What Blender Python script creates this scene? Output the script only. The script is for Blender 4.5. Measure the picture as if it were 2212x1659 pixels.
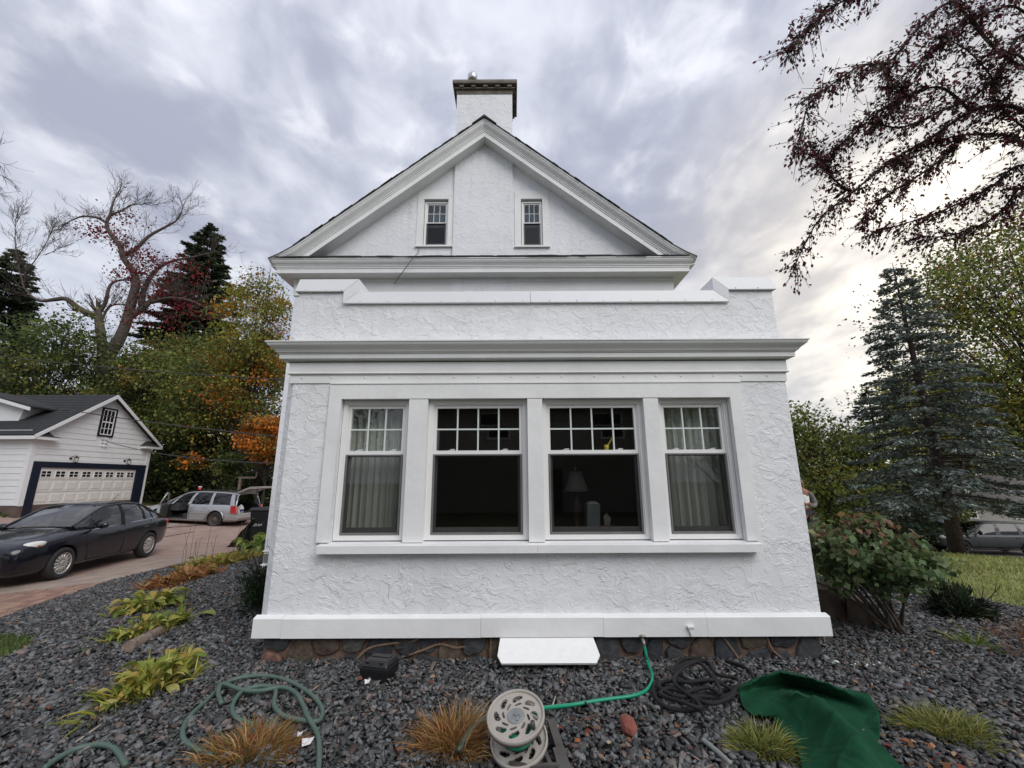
import bpy, bmesh, math, random
import numpy as np
from mathutils import Vector, Matrix
random.seed(7); RNG = np.random.default_rng(11)
for o in list(bpy.data.objects): bpy.data.objects.remove(o, do_unlink=True)
SC = bpy.context.scene; COL = SC.collection
R = math.radians

# ------------------------------------------------------------------ camera
TH, RO, EYE = R(12.85), R(0.27), 1.6
FWD = Vector((0, math.cos(TH), math.sin(TH)))
_U = Vector((0, -math.sin(TH), math.cos(TH))); _X = Vector((1, 0, 0))
RGT = math.cos(RO) * _X - math.sin(RO) * _U
UPV = math.sin(RO) * _X + math.cos(RO) * _U
cam_d = bpy.data.cameras.new('camera'); cam = bpy.data.objects.new('camera', cam_d); COL.objects.link(cam)
cam_d.sensor_width = 36; cam_d.lens = 902.4 / 2212 * 36; cam_d.clip_start = .05; cam_d.clip_end = 3000
cam.matrix_world = Matrix(((RGT.x, UPV.x, -FWD.x, 0), (RGT.y, UPV.y, -FWD.y, 0), (RGT.z, UPV.z, -FWD.z, EYE), (0, 0, 0, 1)))
SC.camera = cam

# ------------------------------------------------------------------ sky, sun, exposure
SUN_DIR = Vector((.42, -.56, .64)).normalized()          # added soft sun behind the viewpoint, brightens the facade and garage
W = bpy.data.worlds.new("World"); SC.world = W; W.use_nodes = True
nt = W.node_tree; nt.nodes.clear()
def N(t, **k):
    n = nt.nodes.new(t)
    for a, b in k.items(): setattr(n, a, b)
    return n
def L(a, b): nt.links.new(a, b)
def MATH(op, a, b=None, c=None, clamp=False):
    n = N('ShaderNodeMath', operation=op, use_clamp=clamp)
    for i, v in enumerate((a, b, c)):
        if v is None: continue
        if isinstance(v, (int, float)): n.inputs[i].default_value = v
        else: L(v, n.inputs[i])
    return n.outputs[0]
def MIXC(f, a, b):
    n = N('ShaderNodeMix', data_type='RGBA')
    for i, v in ((0, f), (6, a), (7, b)):
        if isinstance(v, (int, float)): n.inputs[i].default_value = v
        elif isinstance(v, tuple): n.inputs[i].default_value = (*v, 1)
        else: L(v, n.inputs[i])
    return n.outputs[2]
def SMOOTH(v, a, b):
    n = N('ShaderNodeMapRange', interpolation_type='SMOOTHSTEP'); L(v, n.inputs[0])
    n.inputs[1].default_value = a; n.inputs[2].default_value = b
    return n.outputs[0]
tc = N('ShaderNodeTexCoord'); sep = N('ShaderNodeSeparateXYZ'); L(tc.outputs['Generated'], sep.inputs[0])
zc = MATH('ADD', MATH('MAXIMUM', sep.outputs[2], 0.0), 0.16)
cx_ = MATH('DIVIDE', sep.outputs[0], zc); cy_ = MATH('DIVIDE', sep.outputs[1], zc)
comb = N('ShaderNodeCombineXYZ'); L(MATH('MULTIPLY', cx_, 1.0), comb.inputs[0]); L(MATH('MULTIPLY', cy_, .62), comb.inputs[1])
def NOISE(scale, detail, rough, dist, off):
    mp = N('ShaderNodeMapping'); L(comb.outputs[0], mp.inputs[0]); mp.inputs['Location'].default_value = off
    n = N('ShaderNodeTexNoise'); L(mp.outputs[0], n.inputs['Vector'])
    n.inputs['Scale'].default_value = scale; n.inputs['Detail'].default_value = detail
    n.inputs['Roughness'].default_value = rough; n.inputs['Distortion'].default_value = dist
    return n.outputs['Fac']
big = NOISE(1.3, 3, .5, .4, (3.1, .4, 0)); mid = NOISE(3.1, 5, .50, .35, (1.7, 5.2, 2)); fine = NOISE(7.5, 5, .5, .5, (8, 2, 4))
dn = N('ShaderNodeTexNoise'); dm_ = N('ShaderNodeMapping'); L(tc.outputs['Generated'], dm_.inputs[0]); dm_.inputs['Scale'].default_value = (1, 1, 1.5); L(dm_.outputs[0], dn.inputs['Vector'])
dn.inputs['Scale'].default_value = 7.5; dn.inputs['Detail'].default_value = 5; dn.inputs['Roughness'].default_value = .5; dn.inputs['Distortion'].default_value = .35; puff = dn.outputs['Fac']
cl = MATH('ADD', MATH('ADD', MATH('MULTIPLY', big, .34), MATH('MULTIPLY', mid, .36)), MATH('ADD', MATH('MULTIPLY', fine, .20), MATH('MULTIPLY', puff, .30)))
cloud = SMOOTH(cl, .51, .72)
# clouds thin where the hidden sun's side of the sky opens, low on the right
vg = N('ShaderNodeVectorMath', operation='DOT_PRODUCT'); L(tc.outputs['Generated'], vg.inputs[0])
vg.inputs[1].default_value = Vector((.70, .63, .34)).normalized()
glow = SMOOTH(vg.outputs['Value'], .86, 1.0)
low = SMOOTH(sep.outputs[2], .55, .0)
c = MIXC(cloud, (.325, .345, .425), (.575, .595, .665))
gap = SMOOTH(puff, .54, .70)
c = MIXC(MATH('MULTIPLY', MATH('MULTIPLY', gap, cloud), .8), c, (.68, .69, .73))
c = MIXC(MATH('MULTIPLY', low, .35), c, (.60, .63, .70))
warm = MIXC(cloud, (.48, .46, .45), (.80, .74, .655))
core = SMOOTH(vg.outputs['Value'], .955, 1.0)
c = MIXC(MATH('MULTIPLY', glow, .85), c, warm)
c = MIXC(MATH('MULTIPLY', core, MATH('MULTIPLY_ADD', cloud, .6, .2)), c, (1.15, 1.06, .92))
zen = MATH('MULTIPLY_ADD', SMOOTH(sep.outputs[2], 0.30, 1.0), .22, 1.0)        # an overcast sky is brighter overhead
bg1 = N('ShaderNodeBackground'); L(c, bg1.inputs[0]); L(zen, bg1.inputs[1])
sky = N('ShaderNodeTexSky'); sky.sky_type = 'NISHITA'; sky.sun_disc = False
sky.sun_elevation = math.asin(SUN_DIR.z); sky.sun_rotation = math.atan2(SUN_DIR.x, SUN_DIR.y)
bg2 = N('ShaderNodeBackground'); L(sky.outputs[0], bg2.inputs[0]); bg2.inputs[1].default_value = .1
mx = N('ShaderNodeMixShader'); mx.inputs[0].default_value = .93; L(bg2.outputs[0], mx.inputs[1]); L(bg1.outputs[0], mx.inputs[2])
wo = N('ShaderNodeOutputWorld'); L(mx.outputs[0], wo.inputs[0])
sl = bpy.data.lights.new('sun', 'SUN'); sl.energy = 1.5; sl.angle = R(44); sl.color = (1, .975, .94)
sun = bpy.data.objects.new('sun', sl); COL.objects.link(sun)
sun.rotation_euler = SUN_DIR.to_track_quat('Z', 'Y').to_euler(); sun.location = (-10, -10, 30)
vs = SC.view_settings; vs.view_transform = 'Standard'; vs.look = 'None'; vs.exposure = 0.42; vs.gamma = 1; vs.use_curve_mapping = False

# ------------------------------------------------------------------ pixel rays (photo seen at 2212 px wide) used to derive world positions
def ray(px, py):
    return FWD + (px - 1106) / 902.4 * RGT - (py - 829.5) / 902.4 * UPV
def aty(px, py, y):
    d = ray(px, py); t = y / d.y; return Vector((d.x * t, y, EYE + d.z * t))
_gx = [-300, -60, -26, -22, -20.6, -13, -9.5, -8, -4.5, 0]; _gz = [1.5, .8, .5, .42, .12, -.3, -.42, -.3, 0, 0]
_hy = [-300, 5, 12, 28, 44, 74, 300]; _hz = [0, 0, -.5, -3.2, -3.3, -2.8, 2]
def sstep(v, a, b):
    t = np.clip((v - a) / (b - a), 0, 1); return t * t * (3 - 2 * t)
def zg(x, y):
    x = np.asarray(x, float); y = np.asarray(y, float)
    zl = np.interp(x, _gx, _gz); zl = np.where(x > -12, zl * sstep(y, 2.5, 7), zl * sstep(y, -8, 6))
    zr = np.interp(y + .62 * (x - 13), _hy, _hz) * sstep(x, 2.8, 8)
    return np.where(x < 0, zl, zr)
def Z(x, y): return float(zg(x, y))
def gnd(px, py):
    d = ray(px, py); z = 0.
    for _ in range(40):
        t = (z - EYE) / d.z; z = .5 * z + .5 * Z(d.x * t, d.y * t)
    t = (z - EYE) / d.z
    return Vector((d.x * t, d.y * t, z))

# ------------------------------------------------------------------ helpers
def tag(o, label=None, cat=None, group=None, kind=None):
    if label: o['label'] = label
    if cat: o['category'] = cat
    if group: o['group'] = group
    if kind: o['kind'] = kind
    return o
def thing(name, label, cat, loc=(0, 0, 0), rz=0., group=None):
    o = bpy.data.objects.new(name, None); COL.objects.link(o); o.location = loc; o.rotation_euler = (0, 0, rz)
    o.empty_display_size = .1
    return tag(o, label, cat, group)
def link(name, me, parent=None):
    o = bpy.data.objects.new(name, me); COL.objects.link(o)
    if parent: o.parent = parent
    return o
def copy_tree(o, parent=None):
    c = o.copy(); COL.objects.link(c)
    if parent: c.parent = parent
    for ch in o.children: copy_tree(ch, c)
    return c
class MB:
    def __init__(s): s.v = []; s.f = []; s.m = []
    def add(s, vs, fs, mi=0):
        b = len(s.v); s.v += [tuple(v) for v in vs]; s.f += [tuple(b + i for i in f) for f in fs]; s.m += [mi] * len(fs); return s
    def box(s, x0, x1, y0, y1, z0, z1, mi=0, M=None):
        vs = [Vector((x, y, z)) for z in (z0, z1) for y in (y0, y1) for x in (x0, x1)]
        if M is not None: vs = [M @ v for v in vs]
        return s.add(vs, [(0, 2, 3, 1), (4, 5, 7, 6), (0, 1, 5, 4), (2, 6, 7, 3), (0, 4, 6, 2), (1, 3, 7, 5)], mi)
    def prism(s, poly, fn, a, b, mi=0):
        n = len(poly); vs = [fn(p, a) for p in poly] + [fn(p, b) for p in poly]
        fs = [tuple(range(n - 1, -1, -1)), tuple(range(n, 2 * n))] + [(i, (i + 1) % n, n + (i + 1) % n, n + i) for i in range(n)]
        return s.add(vs, fs, mi)
    def tube(s, pts, rad, n=8, mi=0, cap=True, closed=False):
        pts = [Vector(p) for p in pts]; k = len(pts)
        if not hasattr(rad, '__len__'): rad = [rad] * k
        vs = []; up = None
        for i, p in enumerate(pts):
            a = pts[(i - 1) % k] if (closed or i > 0) else p; c = pts[(i + 1) % k] if (closed or i < k - 1) else p
            t = (c - a); t = t.normalized() if t.length > 1e-9 else Vector((0, 0, 1))
            if up is None: up = t.orthogonal().normalized()
            up = up - t * up.dot(t); up = up.normalized() if up.length > 1e-6 else t.orthogonal().normalized()
            w = t.cross(up)
            for j in range(n):
                an = 2 * math.pi * j / n; vs.append(p + rad[i] * (math.cos(an) * up + math.sin(an) * w))
        fs = []
        for i in range(k if closed else k - 1):
            for j in range(n):
                i2 = (i + 1) % k
                fs.append((i * n + j, i * n + (j + 1) % n, i2 * n + (j + 1) % n, i2 * n + j))
        if cap and not closed: fs += [tuple(range(n - 1, -1, -1)), tuple((k - 1) * n + j for j in range(n))]
        return s.add(vs, fs, mi)
    def lathe(s, prof, n=24, M=None, mi=0, close=False, cap=True):
        vs = []
        for (r, h) in prof:
            for j in range(n):
                a = 2 * math.pi * j / n; v = Vector((r * math.cos(a), r * math.sin(a), h)); vs.append(M @ v if M else v)
        k = len(prof); fs = []
        for i in range(k if close else k - 1):
            i2 = (i + 1) % k
            for j in range(n): fs.append((i * n + j, i * n + (j + 1) % n, i2 * n + (j + 1) % n, i2 * n + j))
        if not close and cap: fs += [tuple(range(n - 1, -1, -1)), tuple((k - 1) * n + j for j in range(n))]
        return s.add(vs, fs, mi)
    def ball(s, c, r, n=12, m=7, M=None, mi=0):
        vs = [];
        for i in range(m + 1):
            t = math.pi * i / m
            for j in range(n):
                p = 2 * math.pi * j / n; v = Vector((r[0] * math.sin(t) * math.cos(p), r[1] * math.sin(t) * math.sin(p), r[2] * math.cos(t)))
                vs.append((M @ v if M else v) + Vector(c))
        fs = [(i * n + j, (i + 1) * n + j, (i + 1) * n + (j + 1) % n, i * n + (j + 1) % n) for i in range(m) for j in range(n)]
        return s.add(vs, fs, mi)
    def build(s, name, mats, parent=None, smooth=False, fix=False):
        me = bpy.data.meshes.new(name); me.from_pydata(s.v, [], s.f)
        for m in (mats if isinstance(mats, (list, tuple)) else [mats]): me.materials.append(m)
        if any(s.m): me.polygons.foreach_set('material_index', s.m)
        if smooth: me.polygons.foreach_set('use_smooth', [True] * len(s.f))
        me.validate()
        if fix:
            bm = bmesh.new(); bm.from_mesh(me); bmesh.ops.remove_doubles(bm, verts=bm.verts, dist=1e-5)
            bmesh.ops.recalc_face_normals(bm, faces=bm.faces); bm.to_mesh(me); bm.free()
        me.update(); return link(name, me, parent)
def npmesh(name, verts, faces, mats, parent=None, col=None, smooth=False):
    """verts (N,3), faces (M,k) of one size; col (N,3) per vertex"""
    me = bpy.data.meshes.new(name); n, (m, k) = len(verts), faces.shape
    me.vertices.add(n); me.vertices.foreach_set('co', np.ascontiguousarray(verts, np.float32).ravel())
    me.loops.add(m * k); me.loops.foreach_set('vertex_index', np.ascontiguousarray(faces, np.int32).ravel())
    me.polygons.add(m); me.polygons.foreach_set('loop_start', np.arange(0, m * k, k, dtype=np.int32))
    for mt in (mats if isinstance(mats, (list, tuple)) else [mats]): me.materials.append(mt)
    if smooth: me.polygons.foreach_set('use_smooth', np.ones(m, bool))
    me.update(calc_edges=True)
    if col is not None:
        a = me.color_attributes.new('Col', 'FLOAT_COLOR', 'POINT'); c4 = np.ones((n, 4), np.float32); c4[:, :3] = col
        a.data.foreach_set('color', c4.ravel())
    return link(name, me, parent)
def sweepU(mb, xl, xr, yf, yb, prof, mi=0, sides=True):
    """mitred moulding round the left, front and right of a block; prof = [(outward, z)]"""
    path = [lambda o: (xl - o, yb), lambda o: (xl - o, yf - o), lambda o: (xr + o, yf - o), lambda o: (xr + o, yb)]
    vs = []; k = len(prof)
    for p in path:
        for (o, z) in prof: x, y = p(o); vs.append((x, y, z))
    fs = [(i * k + j, i * k + j + 1, (i + 1) * k + j + 1, (i + 1) * k + j) for i in range(3) for j in range(k - 1)]
    mb.add(vs, fs, mi); return mb
def catmull(pts, n=8, closed=False):
    P = [Vector(p) for p in pts]; out = []; k = len(P)
    for i in range(k if closed else k - 1):
        p0 = P[(i - 1) % k] if closed or i > 0 else P[i]; p1 = P[i]; p2 = P[(i + 1) % k]; p3 = P[(i + 2) % k] if closed or i + 2 < k else p2
        for j in range(n):
            t = j / n
            out.append(.5 * ((2 * p1) + (p2 - p0) * t + (2 * p0 - 5 * p1 + 4 * p2 - p3) * t * t + (3 * p1 - p0 - 3 * p2 + p3) * t ** 3))
    if not closed: out.append(P[-1])
    return out

# ------------------------------------------------------------------ materials
def mat(name, col=(.5, .5, .5), rough=.6, metal=0., spec=.5, noise=None, bump=None, attr=False, trans=0., coat=0., alt=None):
    m = bpy.data.materials.new(name); m.use_nodes = True; t = m.node_tree; p = t.nodes['Principled BSDF']
    p.inputs['Base Color'].default_value = (*col, 1); p.inputs['Roughness'].default_value = rough
    p.inputs['Metallic'].default_value = metal; p.inputs['Specular IOR Level'].default_value = spec; p.inputs['Coat Weight'].default_value = coat
    if coat: p.inputs['Coat Roughness'].default_value = .04
    tcn = t.nodes.new('ShaderNodeTexCoord'); csrc = None
    if attr:
        a = t.nodes.new('ShaderNodeAttribute'); a.attribute_name = 'Col'; csrc = a.outputs['Color']
    if noise:        # (scale, amount) tonal mottling, or towards colour alt
        nn = t.nodes.new('ShaderNodeTexNoise'); nn.inputs['Scale'].default_value = noise[0]; nn.inputs['Detail'].default_value = 6; nn.inputs['Roughness'].default_value = .62
        t.links.new(tcn.outputs['Object'], nn.inputs['Vector'])
        mr = t.nodes.new('ShaderNodeMapRange'); t.links.new(nn.outputs['Fac'], mr.inputs[0]); mr.inputs[1].default_value = .3; mr.inputs[2].default_value = .7
        mx = t.nodes.new('ShaderNodeMix'); mx.data_type = 'RGBA'
        if csrc: t.links.new(csrc, mx.inputs[6])
        else: mx.inputs[6].default_value = (*col, 1)
        if alt: mx.inputs[7].default_value = (*alt, 1); mr.inputs[4].default_value = noise[1]
        else:
            mx.blend_type = 'MULTIPLY'; mx.inputs[0].default_value = 1; mr.inputs[3].default_value = 1 - noise[1]; mr.inputs[4].default_value = 1 + noise[1] * .3
            cb = t.nodes.new('ShaderNodeCombineColor')
            for i in range(3): t.links.new(mr.outputs[0], cb.inputs[i])
            t.links.new(cb.outputs[0], mx.inputs[7])
        if alt: t.links.new(mr.outputs[0], mx.inputs[0])
        csrc = mx.outputs[2]
    if csrc: t.links.new(csrc, p.inputs['Base Color'])
    if bump:         # (scale, distance)
        nb = t.nodes.new('ShaderNodeTexNoise'); nb.inputs['Scale'].default_value = bump[0]; nb.inputs['Detail'].default_value = 5
        t.links.new(tcn.outputs['Object'], nb.inputs['Vector'])
        bb = t.nodes.new('ShaderNodeBump'); bb.inputs['Distance'].default_value = bump[1]; bb.inputs['Strength'].default_value = 1
        t.links.new(nb.outputs['Fac'], bb.inputs['Height']); t.links.new(bb.outputs[0], p.inputs['Normal'])
    if trans:
        tr = t.nodes.new('ShaderNodeBsdfTranslucent'); ms = t.nodes.new('ShaderNodeMixShader'); ms.inputs[0].default_value = trans
        if csrc: t.links.new(csrc, tr.inputs[0])
        else: tr.inputs[0].default_value = (*col, 1)
        t.links.new(p.outputs[0], ms.inputs[1]); t.links.new(tr.outputs[0], ms.inputs[2]); t.links.new(ms.outputs[0], t.nodes['Material Output'].inputs[0])
    return m
def stucco(name, col, scale=4.2, dist=.02, amt=1.):
    """white trowelled stucco: plateaus with curled ridges"""
    m = mat(name, col, .55); t = m.node_tree; p = t.nodes['Principled BSDF']; Lk = t.links.new
    tcn = t.nodes.new('ShaderNodeTexCoord')
    def noise(s, d, ds, off, rough=.5):
        mp = t.nodes.new('ShaderNodeMapping'); mp.inputs['Location'].default_value = off; Lk(tcn.outputs['Object'], mp.inputs[0])
        mp.inputs['Scale'].default_value = (1, 1, 1.25)
        n = t.nodes.new('ShaderNodeTexNoise'); Lk(mp.outputs[0], n.inputs['Vector']); n.inputs['Scale'].default_value = s; n.inputs['Detail'].default_value = d
        n.inputs['Distortion'].default_value = ds; n.inputs['Roughness'].default_value = rough; return n.outputs['Fac']
    def mth(op, a, b=0., cl=False):
        n = t.nodes.new('ShaderNodeMath'); n.operation = op; n.use_clamp = cl
        for i, v in enumerate((a, b)):
            if isinstance(v, (int, float)): n.inputs[i].default_value = v
            else: Lk(v, n.inputs[i])
        return n.outputs[0]
    def ss(v, a, b):
        n = t.nodes.new('ShaderNodeMapRange'); n.interpolation_type = 'SMOOTHSTEP'; Lk(v, n.inputs[0]); n.inputs[1].default_value = a; n.inputs[2].default_value = b; return n.outputs[0]
    n1 = noise(scale, 4, .6, (0, 0, 0), .55); n2 = noise(scale * .8, 2, .3, (7, 3, 1)); n3 = noise(scale * 1.5, 4, .9, (2, 9, 5), .55); n4 = noise(60, 3, 0, (1, 1, 1))
    r1 = mth('SUBTRACT', 1, ss(mth('ABSOLUTE', mth('SUBTRACT', n1, .5)), 0, .022))
    r1 = mth('MULTIPLY', r1, ss(n2, .42, .55))
    r3 = mth('SUBTRACT', 1, ss(mth('ABSOLUTE', mth('SUBTRACT', n3, .46)), 0, .025)); r3 = mth('MULTIPLY', r3, ss(n2, .60, .48))
    pl = ss(n1, .47, .53); pl3 = ss(n3, .5, .58)
    rough_ = ss(noise(scale * .45, 3, .5, (11, 4, 2)), .40, .62)          # some areas are trowelled almost flat
    r1 = mth('MULTIPLY', r1, rough_); n5 = noise(scale * 3.2, 4, .6, (5, 1, 8))
    h = mth('ADD', mth('ADD', mth('MULTIPLY', r1, .45), mth('MULTIPLY', r3, .30)), mth('ADD', mth('MULTIPLY', mth('MULTIPLY', pl, rough_), .55), mth('ADD', mth('MULTIPLY', pl3, .38), mth('ADD', mth('MULTIPLY', n5, .35), mth('MULTIPLY', n4, .10)))))
    b = t.nodes.new('ShaderNodeBump'); b.inputs['Strength'].default_value = amt; b.inputs['Distance'].default_value = dist
    Lk(h, b.inputs['Height']); Lk(b.outputs[0], p.inputs['Normal'])
    nv = noise(1.3, 4, .4, (4, 4, 4)); mx = t.nodes.new('ShaderNodeMix'); mx.data_type = 'RGBA'; Lk(ss(nv, .3, .7), mx.inputs[0])
    mx.inputs[6].default_value = (*col, 1); mx.inputs[7].default_value = (col[0] * .94, col[1] * .95, col[2] * .97, 1)
    ms_ = t.nodes.new('ShaderNodeMapping'); ms_.inputs['Scale'].default_value = (5, 5, .45); Lk(tcn.outputs['Object'], ms_.inputs[0]); sn = t.nodes.new('ShaderNodeTexNoise'); Lk(ms_.outputs[0], sn.inputs['Vector']); sn.inputs['Scale'].default_value = 1.6; sn.inputs['Detail'].default_value = 5
    m2 = t.nodes.new('ShaderNodeMix'); m2.data_type = 'RGBA'; Lk(mth('MULTIPLY', ss(sn.outputs['Fac'], .50, .80), .5), m2.inputs[0]); Lk(mx.outputs[2], m2.inputs[6]); m2.inputs[7].default_value = (col[0] * .80, col[1] * .79, col[2] * .77, 1); Lk(m2.outputs[2], p.inputs['Base Color'])
    return m
def glass(name, tint=(.8, .82, .82), rough=.01, refl=1.):
    m = bpy.data.materials.new(name); m.use_nodes = True; t = m.node_tree; t.nodes.remove(t.nodes['Principled BSDF'])
    tr = t.nodes.new('ShaderNodeBsdfTransparent'); tr.inputs[0].default_value = (*tint, 1)
    gl = t.nodes.new('ShaderNodeBsdfGlossy'); gl.inputs['Roughness'].default_value = rough; gl.inputs[0].default_value = (refl, refl, refl, 1)
    fr = t.nodes.new('ShaderNodeLayerWeight'); pw = t.nodes.new('ShaderNodeMath'); pw.operation = 'POWER'; t.links.new(fr.outputs['Facing'], pw.inputs[0]); pw.inputs[1].default_value = 5
    ma = t.nodes.new('ShaderNodeMath'); ma.operation = 'MULTIPLY_ADD'; t.links.new(pw.outputs[0], ma.inputs[0]); ma.inputs[1].default_value = .955; ma.inputs[2].default_value = .046; fr = ma
    mu = t.nodes.new('ShaderNodeMath'); mu.operation = 'MULTIPLY'; mu.use_clamp = True; mu.inputs[1].default_value = 1.7; t.links.new(fr.outputs[0], mu.inputs[0])
    ms = t.nodes.new('ShaderNodeMixShader'); t.links.new(mu.outputs[0], ms.inputs[0]); t.links.new(tr.outputs[0], ms.inputs[1]); t.links.new(gl.outputs[0], ms.inputs[2])
    t.links.new(ms.outputs[0], t.nodes['Material Output'].inputs[0]); return m
M_STUCCO = stucco('porch_stucco', (.78, .785, .79), 5.0, .0062)
M_STUCCO2 = stucco('gable_stucco', (.78, .785, .80), 4.2, .0065)
M_WHITE = mat('white_trim_paint', (.80, .80, .79), .42, noise=(2.2, .10), bump=(14, .003))
M_VINYL = mat('white_vinyl', (.78, .775, .76), .35)
M_GRILLE = mat('pale_green_grille', (.62, .68, .65), .4)
M_COPING = mat('white_coping_metal', (.76, .77, .785), .38, noise=(4, .04))
M_GREYMETAL = mat('grey_screen_frame', (.17, .165, .165), .45, noise=(9, .2))
M_GLASS = glass('window_glass', (.86, .89, .88)); M_SCREEN = glass('screened_glass', (.56, .57, .57), .02, .55)
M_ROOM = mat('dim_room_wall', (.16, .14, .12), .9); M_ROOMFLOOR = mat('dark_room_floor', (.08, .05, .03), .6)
M_SHINGLE = mat('charcoal_shingle', (.028, .029, .033), .85, noise=(40, .5), bump=(60, .006))
M_WSHINGLE = mat('weathered_grey_shingle', (.10, .10, .10), .9, noise=(30, .5)); M_CAP = mat('mossy_concrete', (.21, .185, .15), .9, noise=(5, .8), alt=(.06, .05, .035), bump=(20, .01))
M_STEEL = mat('galvanised_steel', (.55, .55, .56), .3, .9)
M_MORTAR = mat('brown_mortar', (.16, .10, .075), .95, noise=(12, .4), bump=(30, .01))
M_DARK = mat('painted_gap_shade', (.012, .012, .012), .9)
M_BARK = mat('grey_brown_bark', (.085, .068, .055), .95, noise=(9, .5), bump=(14, .03))
M_BARKD = mat('dark_bark', (.035, .027, .022), .95, noise=(9, .5), bump=(14, .03))
M_BARKP = mat('pale_bark', (.105, .08, .068), .95, noise=(4, .5), bump=(8, .04))
M_LEAF = mat('leaves', attr=True, rough=.5, trans=.42, spec=.35)
M_NEEDLE = mat('needles', attr=True, rough=.6, trans=.12, spec=.25)
M_BLADE = mat('blades', attr=True, rough=.55, trans=.25, spec=.3)
M_STONE = mat('gravel_stone', attr=True, rough=.62, spec=.4, noise=(70, .35))
M_FSTONE = mat('foundation_stone', attr=True, rough=.8, noise=(16, .6), bump=(22, .012))
M_BLACKP = mat('black_plastic', (.012, .012, .013), .42, noise=(25, .3), bump=(120, .0008))
M_RUBBER = mat('tyre_rubber', (.022, .021, .021), .8); M_CHROME = mat('bright_trim', (.6, .6, .6), .2, .9)

# ================================================================== GROUND
def struct(o): o['kind'] = 'structure'; return o
def ingrid(xs, ys): X_, Y_ = np.meshgrid(xs, ys); return X_, Y_
def gridmesh(name, X_, Y_, Z_, m, col=None, smooth=True):
    ny, nx = X_.shape; v = np.stack([X_, Y_, Z_], -1).reshape(-1, 3)
    i = np.arange(ny * nx).reshape(ny, nx); f = np.stack([i[:-1, :-1], i[:-1, 1:], i[1:, 1:], i[1:, :-1]], -1).reshape(-1, 4)
    return npmesh(name, v, f, m, col=col, smooth=smooth)
def inpoly(x, y, poly):
    r = np.zeros(x.shape, bool); n = len(poly)
    for i in range(n):
        x0, y0 = poly[i]; x1, y1 = poly[(i + 1) % n]
        c = ((y0 > y) != (y1 > y)); xi = (x1 - x0) * (y - y0) / ((y1 - y0) if y1 != y0 else 1e-9) + x0; r ^= c & (x < xi)
    return r
M_SOIL = mat('turf', (.060, .075, .020), .95, noise=(.9, .75), alt=(.10, .085, .035), bump=(30, .02))
xs = np.concatenate([[-300, -200, -140, -100, -80, -66, -56, -48, -42, -37, -33, -30], np.arange(-28, 32.1, .4), [34, 37, 41, 46, 52, 60, 72, 90, 120, 200, 300]])
ys = np.concatenate([[-200, -120, -70, -45, -30, -20, -14, -9, -5], np.arange(-3, 36, .4), [38, 41, 45, 50, 57, 66, 80, 110, 170, 300]])
gx, gy = ingrid(xs, ys); gz = zg(gx, gy) - .012
# ground drops a little inside the paved and gravelled areas so their sheets lie clear of it
struct(gridmesh('ground', gx, gy, gz, M_SOIL))

def strip_sheet(name, left, right, off, m, nu=80, nv=6, noise=0., skirt=.05):
    """a sheet between two plan curves, following the ground"""
    def rs(c, n):
        c = np.array(c, float); d = np.r_[0, np.cumsum(np.hypot(*np.diff(c, axis=0).T))]; s = np.linspace(0, d[-1], n)
        return np.stack([np.interp(s, d, c[:, 0]), np.interp(s, d, c[:, 1])], -1)
    a, b = rs(left, nu), rs(right, nu); t = np.linspace(0, 1, nv)[:, None, None]; P = a[None] * (1 - t) + b[None] * t
    Zs = zg(P[..., 0], P[..., 1]) + off
    if skirt:
        P = np.concatenate([P[:1], P, P[-1:]]); Zs = np.concatenate([Zs[:1] - skirt, Zs, Zs[-1:] - skirt])
    return gridmesh(name, P[..., 0], P[..., 1], Zs, m)
gl = [gnd(*p) for p in ((310, 1239), (378, 1222), (416, 1216), (490, 1202), (520, 1195))]
GEDGE = [(-6.2, 4.9), (-6.6, 5.6)] + [tuple(gnd(*p)[:2]) for p in ((0, 1340), (71, 1313), (169, 1281), (236, 1257))] + [tuple(p[:2]) for p in gl] + [(-6.4, 13.2)]
CRACK = [(-10.6, 6.0)] + [tuple(gnd(*p)[:2]) for p in ((0, 1286), (54, 1280), (143, 1270), (202, 1262))] + [GEDGE[5]]
CONC = [tuple(gnd(*p)[:2]) for p in ((323, 1207), (425, 1203), (490, 1200.8))]
M_DRIVE = mat('reddish_asphalt', (.37, .255, .21), .85, noise=(1.6, .3), bump=(90, .004))
M_CONC = mat('worn_concrete', (.34, .265, .215), .88, noise=(2.2, .35), bump=(60, .003))
M_BED = mat('dark_bed', (.010, .010, .010), .95, noise=(30, .5))  # near-black sheet paints in the shade between the stones
struct(strip_sheet('driveway', [(-34, 12.6), (-21, 13.5), (-15, 10.5), (-12, 6.5), (-11.5, 3)][::-1] + [], [(-20.6, 25.5), (-14, 25.5), (-9, 25.5), (-5.5, 25), (-4.8, 18)][::-1], .004, M_DRIVE, 90, 60))
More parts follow.
